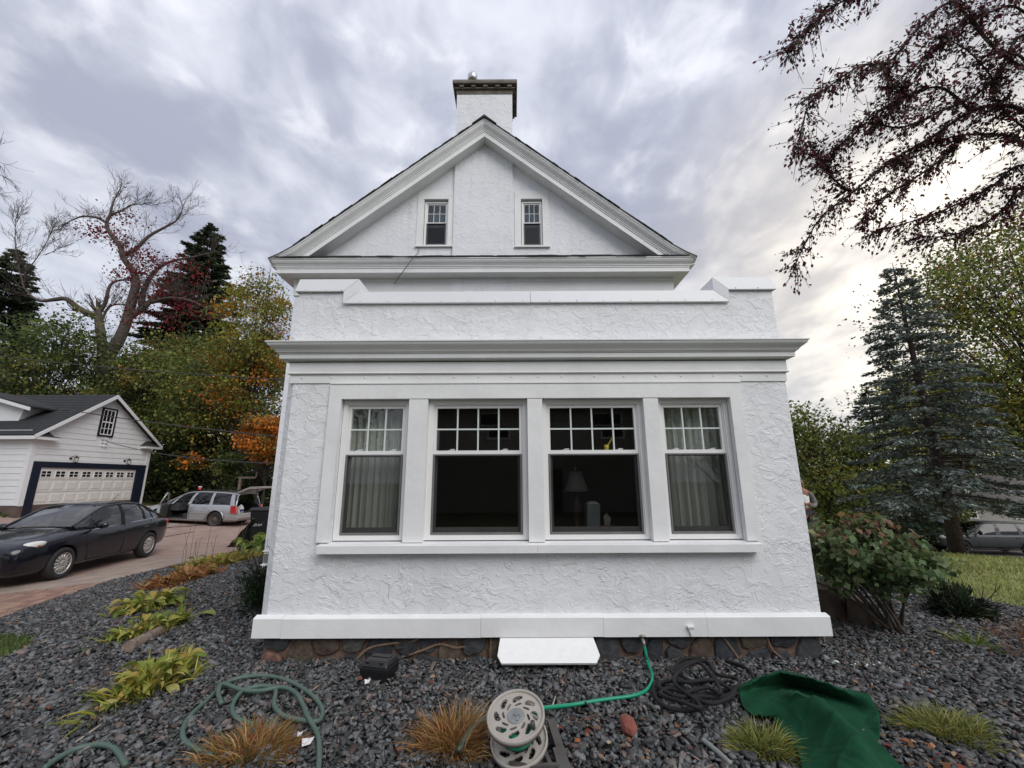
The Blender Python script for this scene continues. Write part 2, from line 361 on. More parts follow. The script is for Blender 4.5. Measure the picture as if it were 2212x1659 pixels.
def poly_sheet(name, poly, off, m, step=.35, skirt=.06):
    """polygon area as one fine sheet (clipped plane) following the ground, with its edge turned down"""
    bm = bmesh.new(); vs = [bm.verts.new((x, y, 0)) for x, y in poly]; bm.faces.new(vs)
    x0, x1 = min(p[0] for p in poly), max(p[0] for p in poly); y0, y1 = min(p[1] for p in poly), max(p[1] for p in poly)
    for i in range(1, int((x1 - x0) / step) + 1):
        bmesh.ops.bisect_plane(bm, geom=bm.verts[:] + bm.edges[:] + bm.faces[:], plane_co=(x0 + i * step, 0, 0), plane_no=(1, 0, 0))
    for i in range(1, int((y1 - y0) / step) + 1):
        bmesh.ops.bisect_plane(bm, geom=bm.verts[:] + bm.edges[:] + bm.faces[:], plane_co=(0, y0 + i * step, 0), plane_no=(0, 1, 0))
    for v in bm.verts: v.co.z = Z(v.co.x, v.co.y) + off
    bmesh.ops.recalc_face_normals(bm, faces=bm.faces)
    if skirt:
        be = [e for e in bm.edges if len(e.link_faces) == 1]; r = bmesh.ops.extrude_edge_only(bm, edges=be)
        for g in r['geom']:
            if isinstance(g, bmesh.types.BMVert): g.co.z -= skirt
    for f in bm.faces:
        if f.normal.z < -.5: f.normal_flip()
    me = bpy.data.meshes.new(name); bm.to_mesh(me); bm.free(); me.materials.append(m)
    return link(name, me)
GRASS_L = [(-9, 5.6), (-7, 5.35), (-5.75, 5.12), (-5.1, 4.92), (-4.85, 4.62), (-4.72, 4.3), (-5.2, 3.6), (-9, 2.2)]
GBORD_R = [(4.2, 9.4), (4.35, 8.0), (5.2, 7.35), (6.0, 7.0), (6.15, 6.3), (6.25, 5.8), (6.35, 5.4), (6.9, 4.4), (7.6, 3.2), (7.8, 1.2)]
GRAVEL = [(-9, 1.2), (-9, 2.1), (-5.2, 3.55), (-4.7, 4.25), (-4.8, 4.65), (-5.1, 4.95), (-5.75, 5.15), (-6.2, 5.2)] + GEDGE[2:] + [(-4.75, 13.0), (-4.75, 8.38), (-2.2, 8.3), (-2.2, 4.3), (2.7, 4.3), (2.7, 8.3), (3.5, 8.38), (3.5, 9.4)] + GBORD_R
struct(poly_sheet('gravel_bed', GRAVEL, .004, M_BED))
struct(poly_sheet('concrete_strip', CRACK[2:] + GEDGE[6:10] + CONC[::-1] + [(-9.6, 11.4), (-9.4, 9.6), (-10.4, 7.2)], .03, M_CONC))
# dark joints with debris across the driveway
M_JOINT = mat('dark_joint_debris', (.045, .032, .022), .95, noise=(9, .6))
def joint(a, b, w):
    a, b = gnd(*a), gnd(*b); mb = MB(); n = 40; rr = random.Random(int(a.x * 100))
    for i in range(n):
        p = a.lerp(b, i / n); q = a.lerp(b, (i + 1) / n); d = (q - p).normalized(); s = Vector((-d.y, d.x, 0)) * w * rr.uniform(.3, 1.3); z0 = Z(p.x, p.y) + .02; z1 = Z(q.x, q.y) + .02
        j = Vector((0, rr.uniform(-.03, .03), 0))
        mb.add([Vector((p.x, p.y, z0)) - s + j, Vector((q.x, q.y, z1)) - s + j, Vector((q.x, q.y, z1 + .012)) + j, Vector((q.x, q.y, z1)) + s + j, Vector((p.x, p.y, z0)) + s + j, Vector((p.x, p.y, z0 + .012)) + j], [(0, 1, 2, 5), (5, 2, 3, 4)])
    return mb
mb = joint((345, 1095), (600, 1086), .10); mb2 = joint((315, 1145), (470, 1132), .07); mb.add(mb2.v, mb2.f)
mb2 = joint((285, 1172), (420, 1150), .03); mb.add(mb2.v, mb2.f)
o = mb.build('driveway_debris', M_JOINT); o['kind'] = 'stuff'; o['label'] = 'lines of leaf debris caught in the driveway joints'; o['category'] = 'debris'
# brick path: bricks laid in courses along the gravel edge
M_BRICK = mat('path_brick', attr=True, rough=.85, noise=(14, .35), bump=(40, .004))
bp = struct(poly_sheet('brick_path', GEDGE[0:6] + CRACK[::-1][1:], .002, M_MORTAR))
E0, E1 = Vector((*GEDGE[1], 0)), Vector((*GEDGE[5], 0)); ED = (E1 - E0).normalized(); EN = Vector((-ED.y, ED.x, 0)); BPOLY = GEDGE[0:6] + CRACK[::-1][1:]
brick_me = []
for k in range(6):
    mb = MB(); mb.box(-.117, .117, -.056, .056, -.02, .026); bo = mb.build('brick', M_BRICK, None)
    a = bo.data.color_attributes.new('Col', 'FLOAT_COLOR', 'POINT'); f = random.uniform(.75, 1.15); c = ((.30 * f, .165 * f, .115 * f), (.27 * f, .16 * f, .12 * f), (.33 * f, .20 * f, .14 * f))[k % 3]
    a.data.foreach_set('color', np.tile([*c, 1.], 8).astype(np.float32)); brick_me.append(bo.data); bpy.data.objects.remove(bo)
cand = []
for r_ in range(0, 34):
    for i in range(-8, 26):
        c_ = E0 + ED * (i * .24 + (r_ % 2) * .12) + EN * (.07 + r_ * .118)
        q = [c_ + ED * sx * .1 + EN * sy * .045 for sx in (-1, 1) for sy in (-1, 1)]
        if all(inpoly(np.array([p.x]), np.array([p.y]), BPOLY)[0] for p in q): cand.append((c_.x ** 2 + c_.y ** 2, c_))
cand.sort(key=lambda a: a[0])
for i, (_, c_) in enumerate(cand[:300]):
    b = link('brick', random.choice(brick_me), bp); b.location = (c_.x, c_.y, Z(c_.x, c_.y) + .004 + random.uniform(-.003, .003)); b.rotation_euler = (random.uniform(-.02, .02), random.uniform(-.02, .02), math.atan2(ED.y, ED.x) + random.uniform(-.012, .012))

# road and its verge across the lawn
M_ROAD = mat('grey_road', (.105, .092, .088), .88, noise=(.8, .35), alt=(.15, .115, .095))
M_ROADE = mat('leafy_verge', (.17, .115, .075), .95, noise=(2.5, .7), alt=(.06, .055, .03))
def diag(q, x0=5., x1=60.): return [(x0, q - .62 * (x0 - 13)), (x1, q - .62 * (x1 - 13))]
for nm, q0, q1, m, off in (('road', 28.5, 43., M_ROAD, .02), ('road_verge', 43., 46., M_ROADE, .03)): struct(strip_sheet(nm, diag(q0), diag(q1), off, m, 120, 14))
M_LAWN = mat('lawn_turf', (.24, .24, .08), .95, noise=(1.1, .6), alt=(.15, .175, .055), bump=(50, .02))
lw = [(4.35, 9.4)] + GBORD_R[1:] + [(14, 1.2), (40, 1.2), (44, 7.8), (4.4, 32.3)]
struct(poly_sheet('lawn', lw, .010, M_LAWN, .8))

# ---- gravel: angular crushed stones
def scatter(n, x0, x1, y0, y1):
    x = RNG.uniform(x0, x1, n); y = RNG.uniform(y0, y1, n); return x, y
def gravel_pts():
    P = []
    for (x0, x1, y0, y1, dens) in ((-9, 8, 1.3, 5.2, 2150), (-9, 8, 5.2, 8.4, 1700), (-9, 8, 8.4, 13.4, 900)):
        x, y = scatter(int((x1 - x0) * (y1 - y0) * dens), x0, x1, y0, y1)
        k = inpoly(x, y, GRAVEL) & ~inpoly(x, y, [(-2.3, 4.28), (2.85, 4.28), (2.85, 9), (-2.3, 9)]); x, y = x[k], y[k]
        # drop what the photo could never see
        k = (np.abs(x) < (y + 1.5) * 1.5 + 1.2); P.append(np.stack([x[k], y[k]], -1))
    return np.concatenate(P)
def stones(name, P, smin, smax, colfn, m, lift=.0, tilt=.5):
    n = len(P); cor = np.array([(x, y, z) for z in (-1, 1) for y in (-1, 1) for x in (-1, 1)], float)
    b = np.repeat(cor[None], n, 0); cr = RNG.uniform(.05, 1.15, (n, 4, 1)); b[:, :4, :2] *= cr; b[:, 4:, :2] *= cr * RNG.uniform(.62, 1.0, (n, 1, 1)); b += RNG.normal(0, .07, (n, 8, 3)); b[:, 4:, 2:] += RNG.normal(0, .22, (n, 4, 1))
    s = RNG.uniform(smin, smax, (n, 1)) * (.85 + .75 * RNG.random((n, 1)) ** 4)
    b *= (np.concatenate([s * RNG.uniform(1.1, 1.8, (n, 1)), s * RNG.uniform(.85, 1.3, (n, 1)), s * RNG.uniform(.16, .42, (n, 1))], 1) * .5)[:, None]
    ax, ay, az = RNG.normal(0, tilt, n), RNG.normal(0, tilt, n), RNG.uniform(0, 6.283, n)
    def rot(b, a, i, j):
        c, s_ = np.cos(a)[:, None], np.sin(a)[:, None]; u, w = b[..., i].copy(), b[..., j].copy(); b[..., i] = u * c - w * s_; b[..., j] = u * s_ + w * c
    rot(b, ax, 1, 2); rot(b, ay, 0, 2); rot(b, az, 0, 1)
    zz = zg(P[:, 0], P[:, 1]) + RNG.uniform(.002, .034, n) + lift
    b += np.stack([P[:, 0], P[:, 1], zz], -1)[:, None]
    fq = np.array([(0, 2, 3, 1), (4, 5, 7, 6), (0, 1, 5, 4), (2, 6, 7, 3), (0, 4, 6, 2), (1, 3, 7, 5)]); f = (np.arange(n)[:, None, None] * 8 + fq[None]).reshape(-1, 4)
    return npmesh(name, b.reshape(-1, 3), f, m, col=np.repeat(colfn(n), 8, 0))
def gcol(n):
    v = .038 + .16 * RNG.random(n) ** 1.7; c = np.stack([v * .97, v * 1.0, v * 1.01], -1); r = RNG.random(n)
    c[r < .10] *= np.array([1.35, .95, .8]); k = r > .965; c[k] = np.array([.20, .17, .15]) * RNG.uniform(.6, 1.3, (k.sum(), 1)); return c
GP = gravel_pts()
o = stones('gravel', GP, .024, .047, gcol, M_STONE, 0, .40); tag(o, 'dark grey crushed stone gravel round the white porch', 'gravel', kind='stuff')
# ================================================================== THE HOUSE
H = thing('house', 'white stucco house with flat roofed porch, steep gable and central chimney', 'house', (.26, 4.2, 0))
def HB(mb, name, m, parent=None, smooth=False, label=None):
    """build in world coordinates under a parent that stands at the house's base"""
    o = mb.build(name, m, parent or H, smooth)
    o.matrix_parent_inverse = Matrix.Identity(4)
    o.location = -Vector(H.location) if (parent is None or parent is H) else (0, 0, 0)
    if label: o['label'] = label
    return o
def wallgrid(mb, xs, zs, holes, y0, y1, mi=0):
    """front wall sheet with holes, reveals and back"""
    xs = sorted(xs); zs = sorted(zs)
    def inh(x, z): return any(a < x < b and c_ < z < d for a, b, c_, d in holes)
    for i in range(len(xs) - 1):
        for j in range(len(zs) - 1):
            if inh((xs[i] + xs[i + 1]) / 2, (zs[j] + zs[j + 1]) / 2): continue
            a, b, c_, d = xs[i], xs[i + 1], zs[j], zs[j + 1]
            mb.add([(a, y0, c_), (b, y0, c_), (b, y0, d), (a, y0, d)], [(0, 1, 2, 3)], mi); mb.add([(a, y1, c_), (b, y1, c_), (b, y1, d), (a, y1, d)], [(3, 2, 1, 0)], mi)
    for a, b, c_, d in holes + [(xs[0], xs[-1], zs[0], zs[-1])]:
        for p, q in (((a, c_), (b, c_)), ((b, c_), (b, d)), ((b, d), (a, d)), ((a, d), (a, c_))):
            mb.add([(p[0], y0, p[1]), (q[0], y0, q[1]), (q[0], y1, q[1]), (p[0], y1, p[1])], [(0, 1, 2, 3)], mi)
XL, XR, YF = -2.30, 2.82, 4.20
mb = MB(); wallgrid(mb, [XL + .045, -1.74, 2.22, XR], [.385, 1.02, 2.405, 2.66], [(-1.74, 2.22, 1.02, 2.405)], YF, YF + .2)
mb.box(XR - .2, XR - .001, YF + .2, 8.38, .385, 2.66)
# left corner: the side wall runs slightly outwards, so a sliver of it shows
mb.prism([(XL + .045, YF), (XL + .045, YF + .2), (XL + .15, YF + .2), (XL + .15, 8.38), (XL - .45, 8.38), (XL - .035, YF + .055)], lambda p, z: (p[0], p[1], z), .385, 2.66)
HB(mb, 'porch_wall', M_STUCCO)
mb = MB(); mb.box(XL + .1, XR - .05, YF + .21, 8.38, 2.70, 2.96); HB(mb, 'porch_roof', M_SHINGLE)
# room seen dimly through the glass
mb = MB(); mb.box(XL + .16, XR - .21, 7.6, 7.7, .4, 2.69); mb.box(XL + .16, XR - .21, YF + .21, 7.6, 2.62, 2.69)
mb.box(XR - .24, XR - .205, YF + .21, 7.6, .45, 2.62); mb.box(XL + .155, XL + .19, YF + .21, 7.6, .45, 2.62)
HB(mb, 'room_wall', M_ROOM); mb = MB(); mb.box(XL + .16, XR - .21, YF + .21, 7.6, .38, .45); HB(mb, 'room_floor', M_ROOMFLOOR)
# frieze band, frieze, bead, cornice
mb = MB(); sweepU(mb, XL + .02, XR, YF, 8.38, [(.0, 2.662), (.012, 2.662), (.012, 2.574), (.0, 2.574)]); HB(mb, 'frieze_band', M_WHITE)
def dots(name, pts, r, m):
    mb = MB(); mb.ball((0, 0, 0), r, 8, 4); me = mb.build(name, m, None, True); d0 = me.data; bpy.data.objects.remove(me)
    for p in pts: o = link(name, d0, H); o.location = Vector(p) - Vector(H.location)
dots('band_nail', [(-2.14 + i * .30 + random.uniform(-.05, .05), YF - .013, 2.632) for i in range(17)], (.012, .006, .012), M_WHITE)
mb = MB(); sweepU(mb, XL + .02, XR, YF, 8.38, [(.0, 2.80), (.024, 2.80), (.024, 2.682), (.034, 2.680), (.036, 2.672), (.028, 2.664), (.0, 2.662)]); HB(mb, 'frieze', M_WHITE)
mb = MB(); sweepU(mb, XL, XR, YF, 8.38, [(0, 3.0), (.19, 2.978), (.19, 2.966), (.178, 2.962), (.178, 2.952), (.170, 2.938), (.152, 2.922), (.132, 2.908), (.118, 2.892), (.112, 2.880), (.098, 2.877), (.098, 2.868), (.086, 2.866), (.086, 2.818), (.078, 2.814), (.024, 2.808), (.024, 2.79)])
HB(mb, 'cornice', M_WHITE)
# parapet with stepped metal coping
PX0, PX1 = -1.66, 2.19
mb = MB(); pp = [(XL, 2.98), (XR, 2.98), (XR, 3.66), (PX1 + .08, 3.66), (PX1 + .08, 3.50), (PX0 - .08, 3.50), (PX0 - .08, 3.66), (XL, 3.66)]
mb.prism(pp, lambda p, y: (p[0], y, p[1]), YF, YF + .28); mb.box(XL, XL + .25, YF + .28, 8.3, 2.98, 3.5); mb.box(XR - .25, XR, YF + .28, 8.3, 2.98, 3.5); HB(mb, 'parapet', M_STUCCO)
ob, oc = .035, .012      # outward at foot and at top of the coping face
def coping(mb, up, lo, sd):
    vs = []
    for (xu, zu), (xl, zl) in zip(up, lo): vs += [(xu, YF - oc, zu), (xl, YF - ob, zl), (xl, YF - ob + .02, zl - .006), (xu, YF + .30, zu)]
    n = len(up)
    for i in range(n - 1):
        a, b = i * 4, (i + 1) * 4; mb.add([vs[a], vs[a + 1], vs[b + 1], vs[b]], [(0, 1, 2, 3)]); mb.add([vs[a + 1], vs[a + 2], vs[b + 2], vs[b + 1]], [(0, 1, 2, 3)]); mb.add([vs[a + 3], vs[a], vs[b], vs[b + 3]], [(0, 1, 2, 3)])
for k, (up, lo) in enumerate((([(XL - .005, 3.737), (PX0, 3.737)], [(XL - .035, 3.590), (PX0 - .15, 3.590)]), ([(PX0 + .002, 3.735), (PX0 + .002, 3.588)], [(PX0 - .148, 3.588), (PX0 - .148, 3.452)]),
                           ([(PX0 + .004, 3.586), (.20, 3.586)], [(PX0 - .146, 3.450), (.20, 3.450)]), ([(.204, 3.586), (PX1 - .004, 3.586)], [(.204, 3.450), (PX1 + .146, 3.450)]),
                           ([(PX1 - .002, 3.588), (PX1 - .002, 3.735)], [(PX1 + .148, 3.452), (PX1 + .148, 3.588)]), ([(PX1, 3.737), (XR + .005, 3.737)], [(PX1 + .15, 3.590), (XR + .035, 3.590)]))):
    mb = MB(); coping(mb, up, lo, 0)
    if k == 0: mb.add([(XL - .005, YF - oc, 3.737), (XL - .035, YF - ob, 3.59), (XL - .035, YF + .33, 3.59), (XL - .005, YF + .30, 3.737)], [(0, 1, 2, 3)]); mb.add([(PX0, YF - oc, 3.737), (PX0, YF + .30, 3.737), (PX0, YF + .30, 3.57), (PX0, YF - oc, 3.57)], [(0, 1, 2, 3)])
    if k == 5: mb.add([(XR + .005, YF - oc, 3.737), (XR + .035, YF - ob, 3.59), (XR + .035, YF + .33, 3.59), (XR + .005, YF + .30, 3.737)], [(3, 2, 1, 0)]); mb.add([(PX1, YF - oc, 3.737), (PX1, YF + .30, 3.737), (PX1, YF + .30, 3.57), (PX1, YF - oc, 3.57)], [(3, 2, 1, 0)])
    HB(mb, 'coping', M_COPING)
dots('coping_screw', [(-1.62 + i * .29, YF - ob - .001, 3.468) for i in range(14)] + [(x, YF - ob - .001, 3.606) for x in (-2.22, -2.0, -1.83, 2.42, 2.66)], (.007, .004, .007), M_COPING)
# base boards
for a, b in ((-2.345, -2.085), (-2.083, -.292), (-.290, .812), (.814, 1.745), (1.747, 2.86)):
    mb = MB(); dz = random.uniform(-.002, .002)
    mb.prism([(YF + .0, .40 + dz), (YF - .05, .385 + dz), (YF - .056, .378 + dz), (YF - .056, .222 + dz), (YF + .0, .222 + dz)], lambda p, x: (x, p[0], p[1]), a, b); HB(mb, 'base_board', M_WHITE)
for a, b in ((XL - .04, XL), (XR, XR + .04)): mb = MB(); mb.box(a, b, YF, 8.3, .222, .385); HB(mb, 'side_base_board', M_WHITE)
# little funnel shaped vent and a painted lump on the base board
mb = MB(); mb.prism([(1.565, .30), (1.615, .30), (1.60, .235), (1.588, .235)], lambda p, y: (p[0], y, p[1]), YF - .075, YF - .057); mb.box(1.56, 1.62, YF - .085, YF - .057, .297, .312); HB(mb, 'board_vent', M_WHITE)
# foundation: mortar core with single stones
mb = MB(); mb.box(XL + .03, XR - .03, YF + .03, YF + .25, -.25, .222); mb.box(XL + .03, XL + .25, YF + .25, 8.3, -.25, .222); mb.box(XR - .25, XR - .03, YF + .25, 8.3, -.25, .222); HB(mb, 'foundation_core', M_MORTAR)
rs = random.Random(5)
FC = [(.20, .105, .075), (.045, .048, .052), (.105, .08, .055), (.04, .043, .05), (.05, .052, .055), (.12, .085, .06), (.07, .068, .062), (.035, .037, .042)]
def fstone(poly, y0, y1, col):
    cx = sum(p[0] for p in poly) / len(poly); cz = sum(p[1] for p in poly) / len(poly); mb = MB(); n = len(poly)
    sh = [((p[0] - cx) * .90 + cx, (p[1] - cz) * .88 + cz) for p in poly]
    vs = [(p[0], y1, p[1]) for p in poly] + [(p[0], y0 + .016, p[1]) for p in poly] + [(p[0], y0 + rs.uniform(-.006, .006), p[1]) for p in sh] + [(cx, y0 - rs.uniform(0, .012), cz)]
    fs = []
    for i in range(n):
        j = (i + 1) % n; fs += [(i, j, n + j, n + i), (n + i, n + j, 2 * n + j, 2 * n + i), (2 * n + i, 2 * n + j, 3 * n)]
    mb.add(vs, fs); o = HB(mb, 'stone', M_FSTONE)
    a = o.data.color_attributes.new('Col', 'FLOAT_COLOR', 'POINT'); f = rs.uniform(.75, 1.2); a.data.foreach_set('color', np.tile([col[0] * f, col[1] * f, col[2] * f, 1], len(o.data.vertices)).astype(np.float32))
def clip(poly, a, b_, c_):        # keep a*x + b*z <= c
    out = []
    for i, p in enumerate(poly):
        q = poly[(i + 1) % len(poly)]; dp, dq = a * p[0] + b_ * p[1] - c_, a * q[0] + b_ * q[1] - c_
        if dp <= 0: out.append(p)
        if dp * dq < 0: f = dp / (dp - dq); out.append((p[0] + (q[0] - p[0]) * f, p[1] + (q[1] - p[1]) * f))
    return out
sites = []; x = XL + .10
while x < XR - .05:
    if rs.random() < .45: sites.append((x, rs.uniform(.03, .09))); x += rs.uniform(.20, .30)
    else: sites.append((x + rs.uniform(-.03, .03), rs.uniform(-.04, .04))); sites.append((x + rs.uniform(-.06, .06), rs.uniform(.13, .18))); x += rs.uniform(.15, .26)
for k, p in enumerate(sites):
    cell = [(XL + .032, -.14), (XR - .032, -.14), (XR - .032, .212), (XL + .032, .212)]
    for q in sites:
        if q is p or abs(q[0] - p[0]) > .8: continue
        dx, dz = q[0] - p[0], q[1] - p[1]; ln = math.hypot(dx, dz); cell = clip(cell, dx / ln, dz / ln, (dx * (p[0] + q[0]) + dz * (p[1] + q[1])) / 2 / ln - rs.uniform(.008, .016))
        if len(cell) < 3: break
    if len(cell) < 3: continue
    out = []
    for i, u_ in enumerate(cell):
        w_ = cell[(i + 1) % len(cell)]; out.append((u_[0] * .8 + w_[0] * .2, u_[1] * .8 + w_[1] * .2))
        for f in (.5, .8): out.append((u_[0] * (1 - f) + w_[0] * f + rs.uniform(-.006, .006), u_[1] * (1 - f) + w_[1] * f + rs.uniform(-.006, .006)))
    fstone(out, YF + rs.uniform(-.006, .010), YF + .06, FC[(0, 4, 2)[k] if k < 3 else rs.choice((1, 2, 3, 4, 4, 6, 7, 3, 1, 5))])
# raised mortar joints wandering over the stones
M_TANM = mat('tan_mortar', (.23, .15, .10), .9, noise=(20, .4))
for pts in (((-1.42, .02), (-1.30, .12), (-1.12, .155), (-.95, .17), (-.86, .19)), ((-1.0, .05), (-.82, .10), (-.66, .15), (-.5, .12), (-.33, .17)), ((-.20, .20), (-.205, .08), (-.20, .0)), ((1.9, .2), (1.97, .1), (2.02, .02)), ((2.3, .2), (2.33, .1), (2.4, .03))):
    mb = MB(); mb.tube(catmull([(x, YF + .004, z) for x, z in pts], 6), [.010] * (6 * (len(pts) - 1) + 1), 6); HB(mb, 'mortar_joint', M_TANM)


# ---- window casing group of the porch
mb = MB(); mb.prism([(-1.86, 2.556), (-1.86, .995 + .03), (-1.745, 1.025), (-1.735, 2.405), (2.216, 2.405), (2.216, 1.025), (2.335, 1.025), (2.335, 2.556)], lambda p, y: (p[0], y, p[1]), YF - .028, YF - .002); HB(mb, 'window_casing', M_WHITE)
mb = MB(); mb.box(-1.86, 2.34, YF - .036, YF - .002, 2.558, 2.572); HB(mb, 'casing_drip_cap', M_WHITE)
for a, b in ((-1.815, .230), (.232, 2.315)):
    mb = MB(); mb.prism([(YF + .16, 1.030), (YF - .095, 1.008), (YF - .10, 1.004), (YF - .10, .935), (YF - .002, .938)], lambda p, x: (x, p[0], p[1]), a, b); HB(mb, 'window_sill', M_WHITE)
POSTS = ((-1.045, -.855), (.155, .306), (1.333, 1.484))
for a, b in POSTS:
    mb = MB(); mb.box(a, b, YF - .022, YF + .17, 1.022, 2.404); HB(mb, 'mullion_post', M_WHITE)
def frame(mb, x0, x1, z0, z1, w, y0, y1, wb=None, wt=None, mi=0):
    wb = wb or w; wt = wt or w
    mb.box(x0, x0 + w, y0, y1, z0, z1, mi); mb.box(x1 - w, x1, y0, y1, z0, z1, mi); mb.box(x0 + w, x1 - w, y0, y1, z0, z0 + wb, mi); mb.box(x0 + w, x1 - w, y0, y1, z1 - wt, z1, mi)
def sash_window(x0, x1, z0, z1, zm, cols, yf, s=1., lab=None, locks=True):
    """double hung window: frame > upper sash, panes, grille, lower sash, insect screen"""
    mb = MB(); frame(mb, x0, x1, z0, z1, .042 * s, yf + .02, yf + .11, .035 * s); frame(mb, x0 + .042 * s, x1 - .042 * s, z0 + .035 * s, z1 - .042 * s, .012 * s, yf + .035, yf + .11); w = HB(mb, 'window', M_VINYL, label=lab)
    a, b, c_, d = x0 + .055 * s, x1 - .055 * s, z0 + .048 * s, z1 - .055 * s
    mb = MB(); frame(mb, a, b, zm - .018 * s, d, .026 * s, yf + .045, yf + .085, .036 * s); HB(mb, 'upper_sash', M_VINYL, w)
    gx0, gx1, gz0, gz1 = a + .026 * s, b - .026 * s, zm + .018 * s, d - .026 * s; pw = (gx1 - gx0) / cols; ph = (gz1 - gz0) / 2; t = .0075 * s
    mb = MB()
    for i in range(1, cols): mb.box(gx0 + pw * i - t, gx0 + pw * i + t, yf + .052, yf + .072, gz0, gz1)
    for i in range(cols): mb.box(gx0 + pw * i + (t if i else 0), gx0 + pw * (i + 1) - (t if i < cols - 1 else 0), yf + .053, yf + .071, gz0 + ph - t, gz0 + ph + t)
    HB(mb, 'grille', M_GRILLE, w)
    for i in range(cols):
        for j in range(2):
            e = .001; mb = MB(); y = yf + .062; r = random.uniform(-.0012, .0012)
            mb.add([(gx0 + pw * i + e, y + r, gz0 + ph * j + e), (gx0 + pw * (i + 1) - e, y - r, gz0 + ph * j + e), (gx0 + pw * (i + 1) - e, y - r, gz0 + ph * (j + 1) - e), (gx0 + pw * i + e, y + r, gz0 + ph * (j + 1) - e)], [(0, 1, 2, 3)]); HB(mb, 'pane', M_GLASS, w)
    mb = MB(); frame(mb, a + .004, b - .004, c_, zm - .02 * s, .016 * s, yf + .03, yf + .05, .02 * s, .012 * s); frame(mb, a + .02 * s, b - .02 * s, c_ + .02 * s, zm - .032 * s, .022 * s, yf + .06, yf + .09, .045 * s, .010 * s); HB(mb, 'lower_sash', M_GREYMETAL, w)
    mb = MB(); mb.add([(a + .018 * s, yf + .055, c_ + .018 * s), (b - .018 * s, yf + .055, c_ + .018 * s), (b - .018 * s, yf + .055, zm - .03 * s), (a + .018 * s, yf + .055, zm - .03 * s)], [(0, 1, 2, 3)]); HB(mb, 'insect_screen', M_SCREEN, w)
    if locks:
        for f in (.2, .8):
            mb = MB(); xx = a + (b - a) * f; mb.box(xx - .032, xx + .032, yf + .075, yf + .095, zm + .019, zm + .026); mb.box(xx - .01, xx + .036, yf + .072, yf + .09, zm + .027, zm + .036); HB(mb, 'sash_lock', M_VINYL, w)
    return w
YW = YF + .03
sash_window(-1.735, -1.046, 1.032, 2.400, 1.868, 3, YW); sash_window(-.854, .154, 1.032, 2.400, 1.868, 4, YW)
sash_window(.307, 1.332, 1.032, 2.400, 1.868, 4, YW); sash_window(1.485, 2.215, 1.032, 2.400, 1.868, 3, YW)

# ---- main block
HX0, HX1, HYF, HYB, RX = -4.70, 3.49, 8.40, 20., -.605
mb = MB(); mb.box(HX0, HX1, HYF, HYB, -.5, 6.0); HB(mb, 'main_wall', M_STUCCO2)
def rz(x, top=9.28): return top - abs(x - RX) * (top - 6.25) / 4.1
GW = ((-1.985, -1.425, 6.70, 7.865), (.225, .715, 6.68, 7.86))
mb = MB(); xs_ = [HX0, GW[0][0], GW[0][1], RX, GW[1][0], GW[1][1], HX1]
for i in range(6):
    a, b = xs_[i], xs_[i + 1]; hole = [g for g in GW if g[0] == a]
    lo = [(6.0, None)] if not hole else [(6.0, hole[0][2]), (hole[0][3], None)]
    for z0, z1 in lo: mb.add([(a, HYF, z0), (b, HYF, z0), (b, HYF, z1 if z1 else rz(b, 9.34)), (a, HYF, z1 if z1 else rz(a, 9.34))], [(0, 1, 2, 3)])
for a, b, c_, d in GW:
    for p, q in (((a, c_), (b, c_)), ((b, c_), (b, d)), ((b, d), (a, d)), ((a, d), (a, c_))): mb.add([(p[0], HYF, p[1]), (q[0], HYF, q[1]), (q[0], HYF + .25, q[1]), (p[0], HYF + .25, p[1])], [(0, 1, 2, 3)])
HB(mb, 'gable_wall', M_STUCCO2)
M_SKYREFL = mat('painted_sky_reflection', (.08, .11, .15), .8, noise=(6, .15)); M_DIM = mat('attic_dark', (.03, .035, .045), .9)
for (a, b, c_, d), nm in zip(GW, ('left', 'right')):
    mb = MB(); frame(mb, a - .145, b + .135, c_ - .02, d + .20, .142, HYF - .018, HYF - .002, .02, .198); HB(mb, 'attic_window_casing', M_WHITE)
    mb = MB(); mb.box(a - .16, b + .15, HYF - .05, HYF + .02, c_ - .055, c_ - .021); HB(mb, 'attic_window_sill', M_WHITE)
    sash_window(a + .012, b - .012, c_ + .004, d - .035, (c_ + d) / 2 + .02, 3, HYF + .02, .8, None, False)
    mb = MB(); mb.box(a - .1, b + .1, HYF + .22, HYF + .24, (c_ + d) / 2, d + .1); HB(mb, 'reflection_panel', M_SKYREFL)  # blue-grey panel paints in the sky reflection of the upper sash
    mb = MB(); mb.box(a - .1, b + .1, HYF + .5, HYF + .52, c_ - .3, d + .3); HB(mb, 'attic_room', M_DIM)
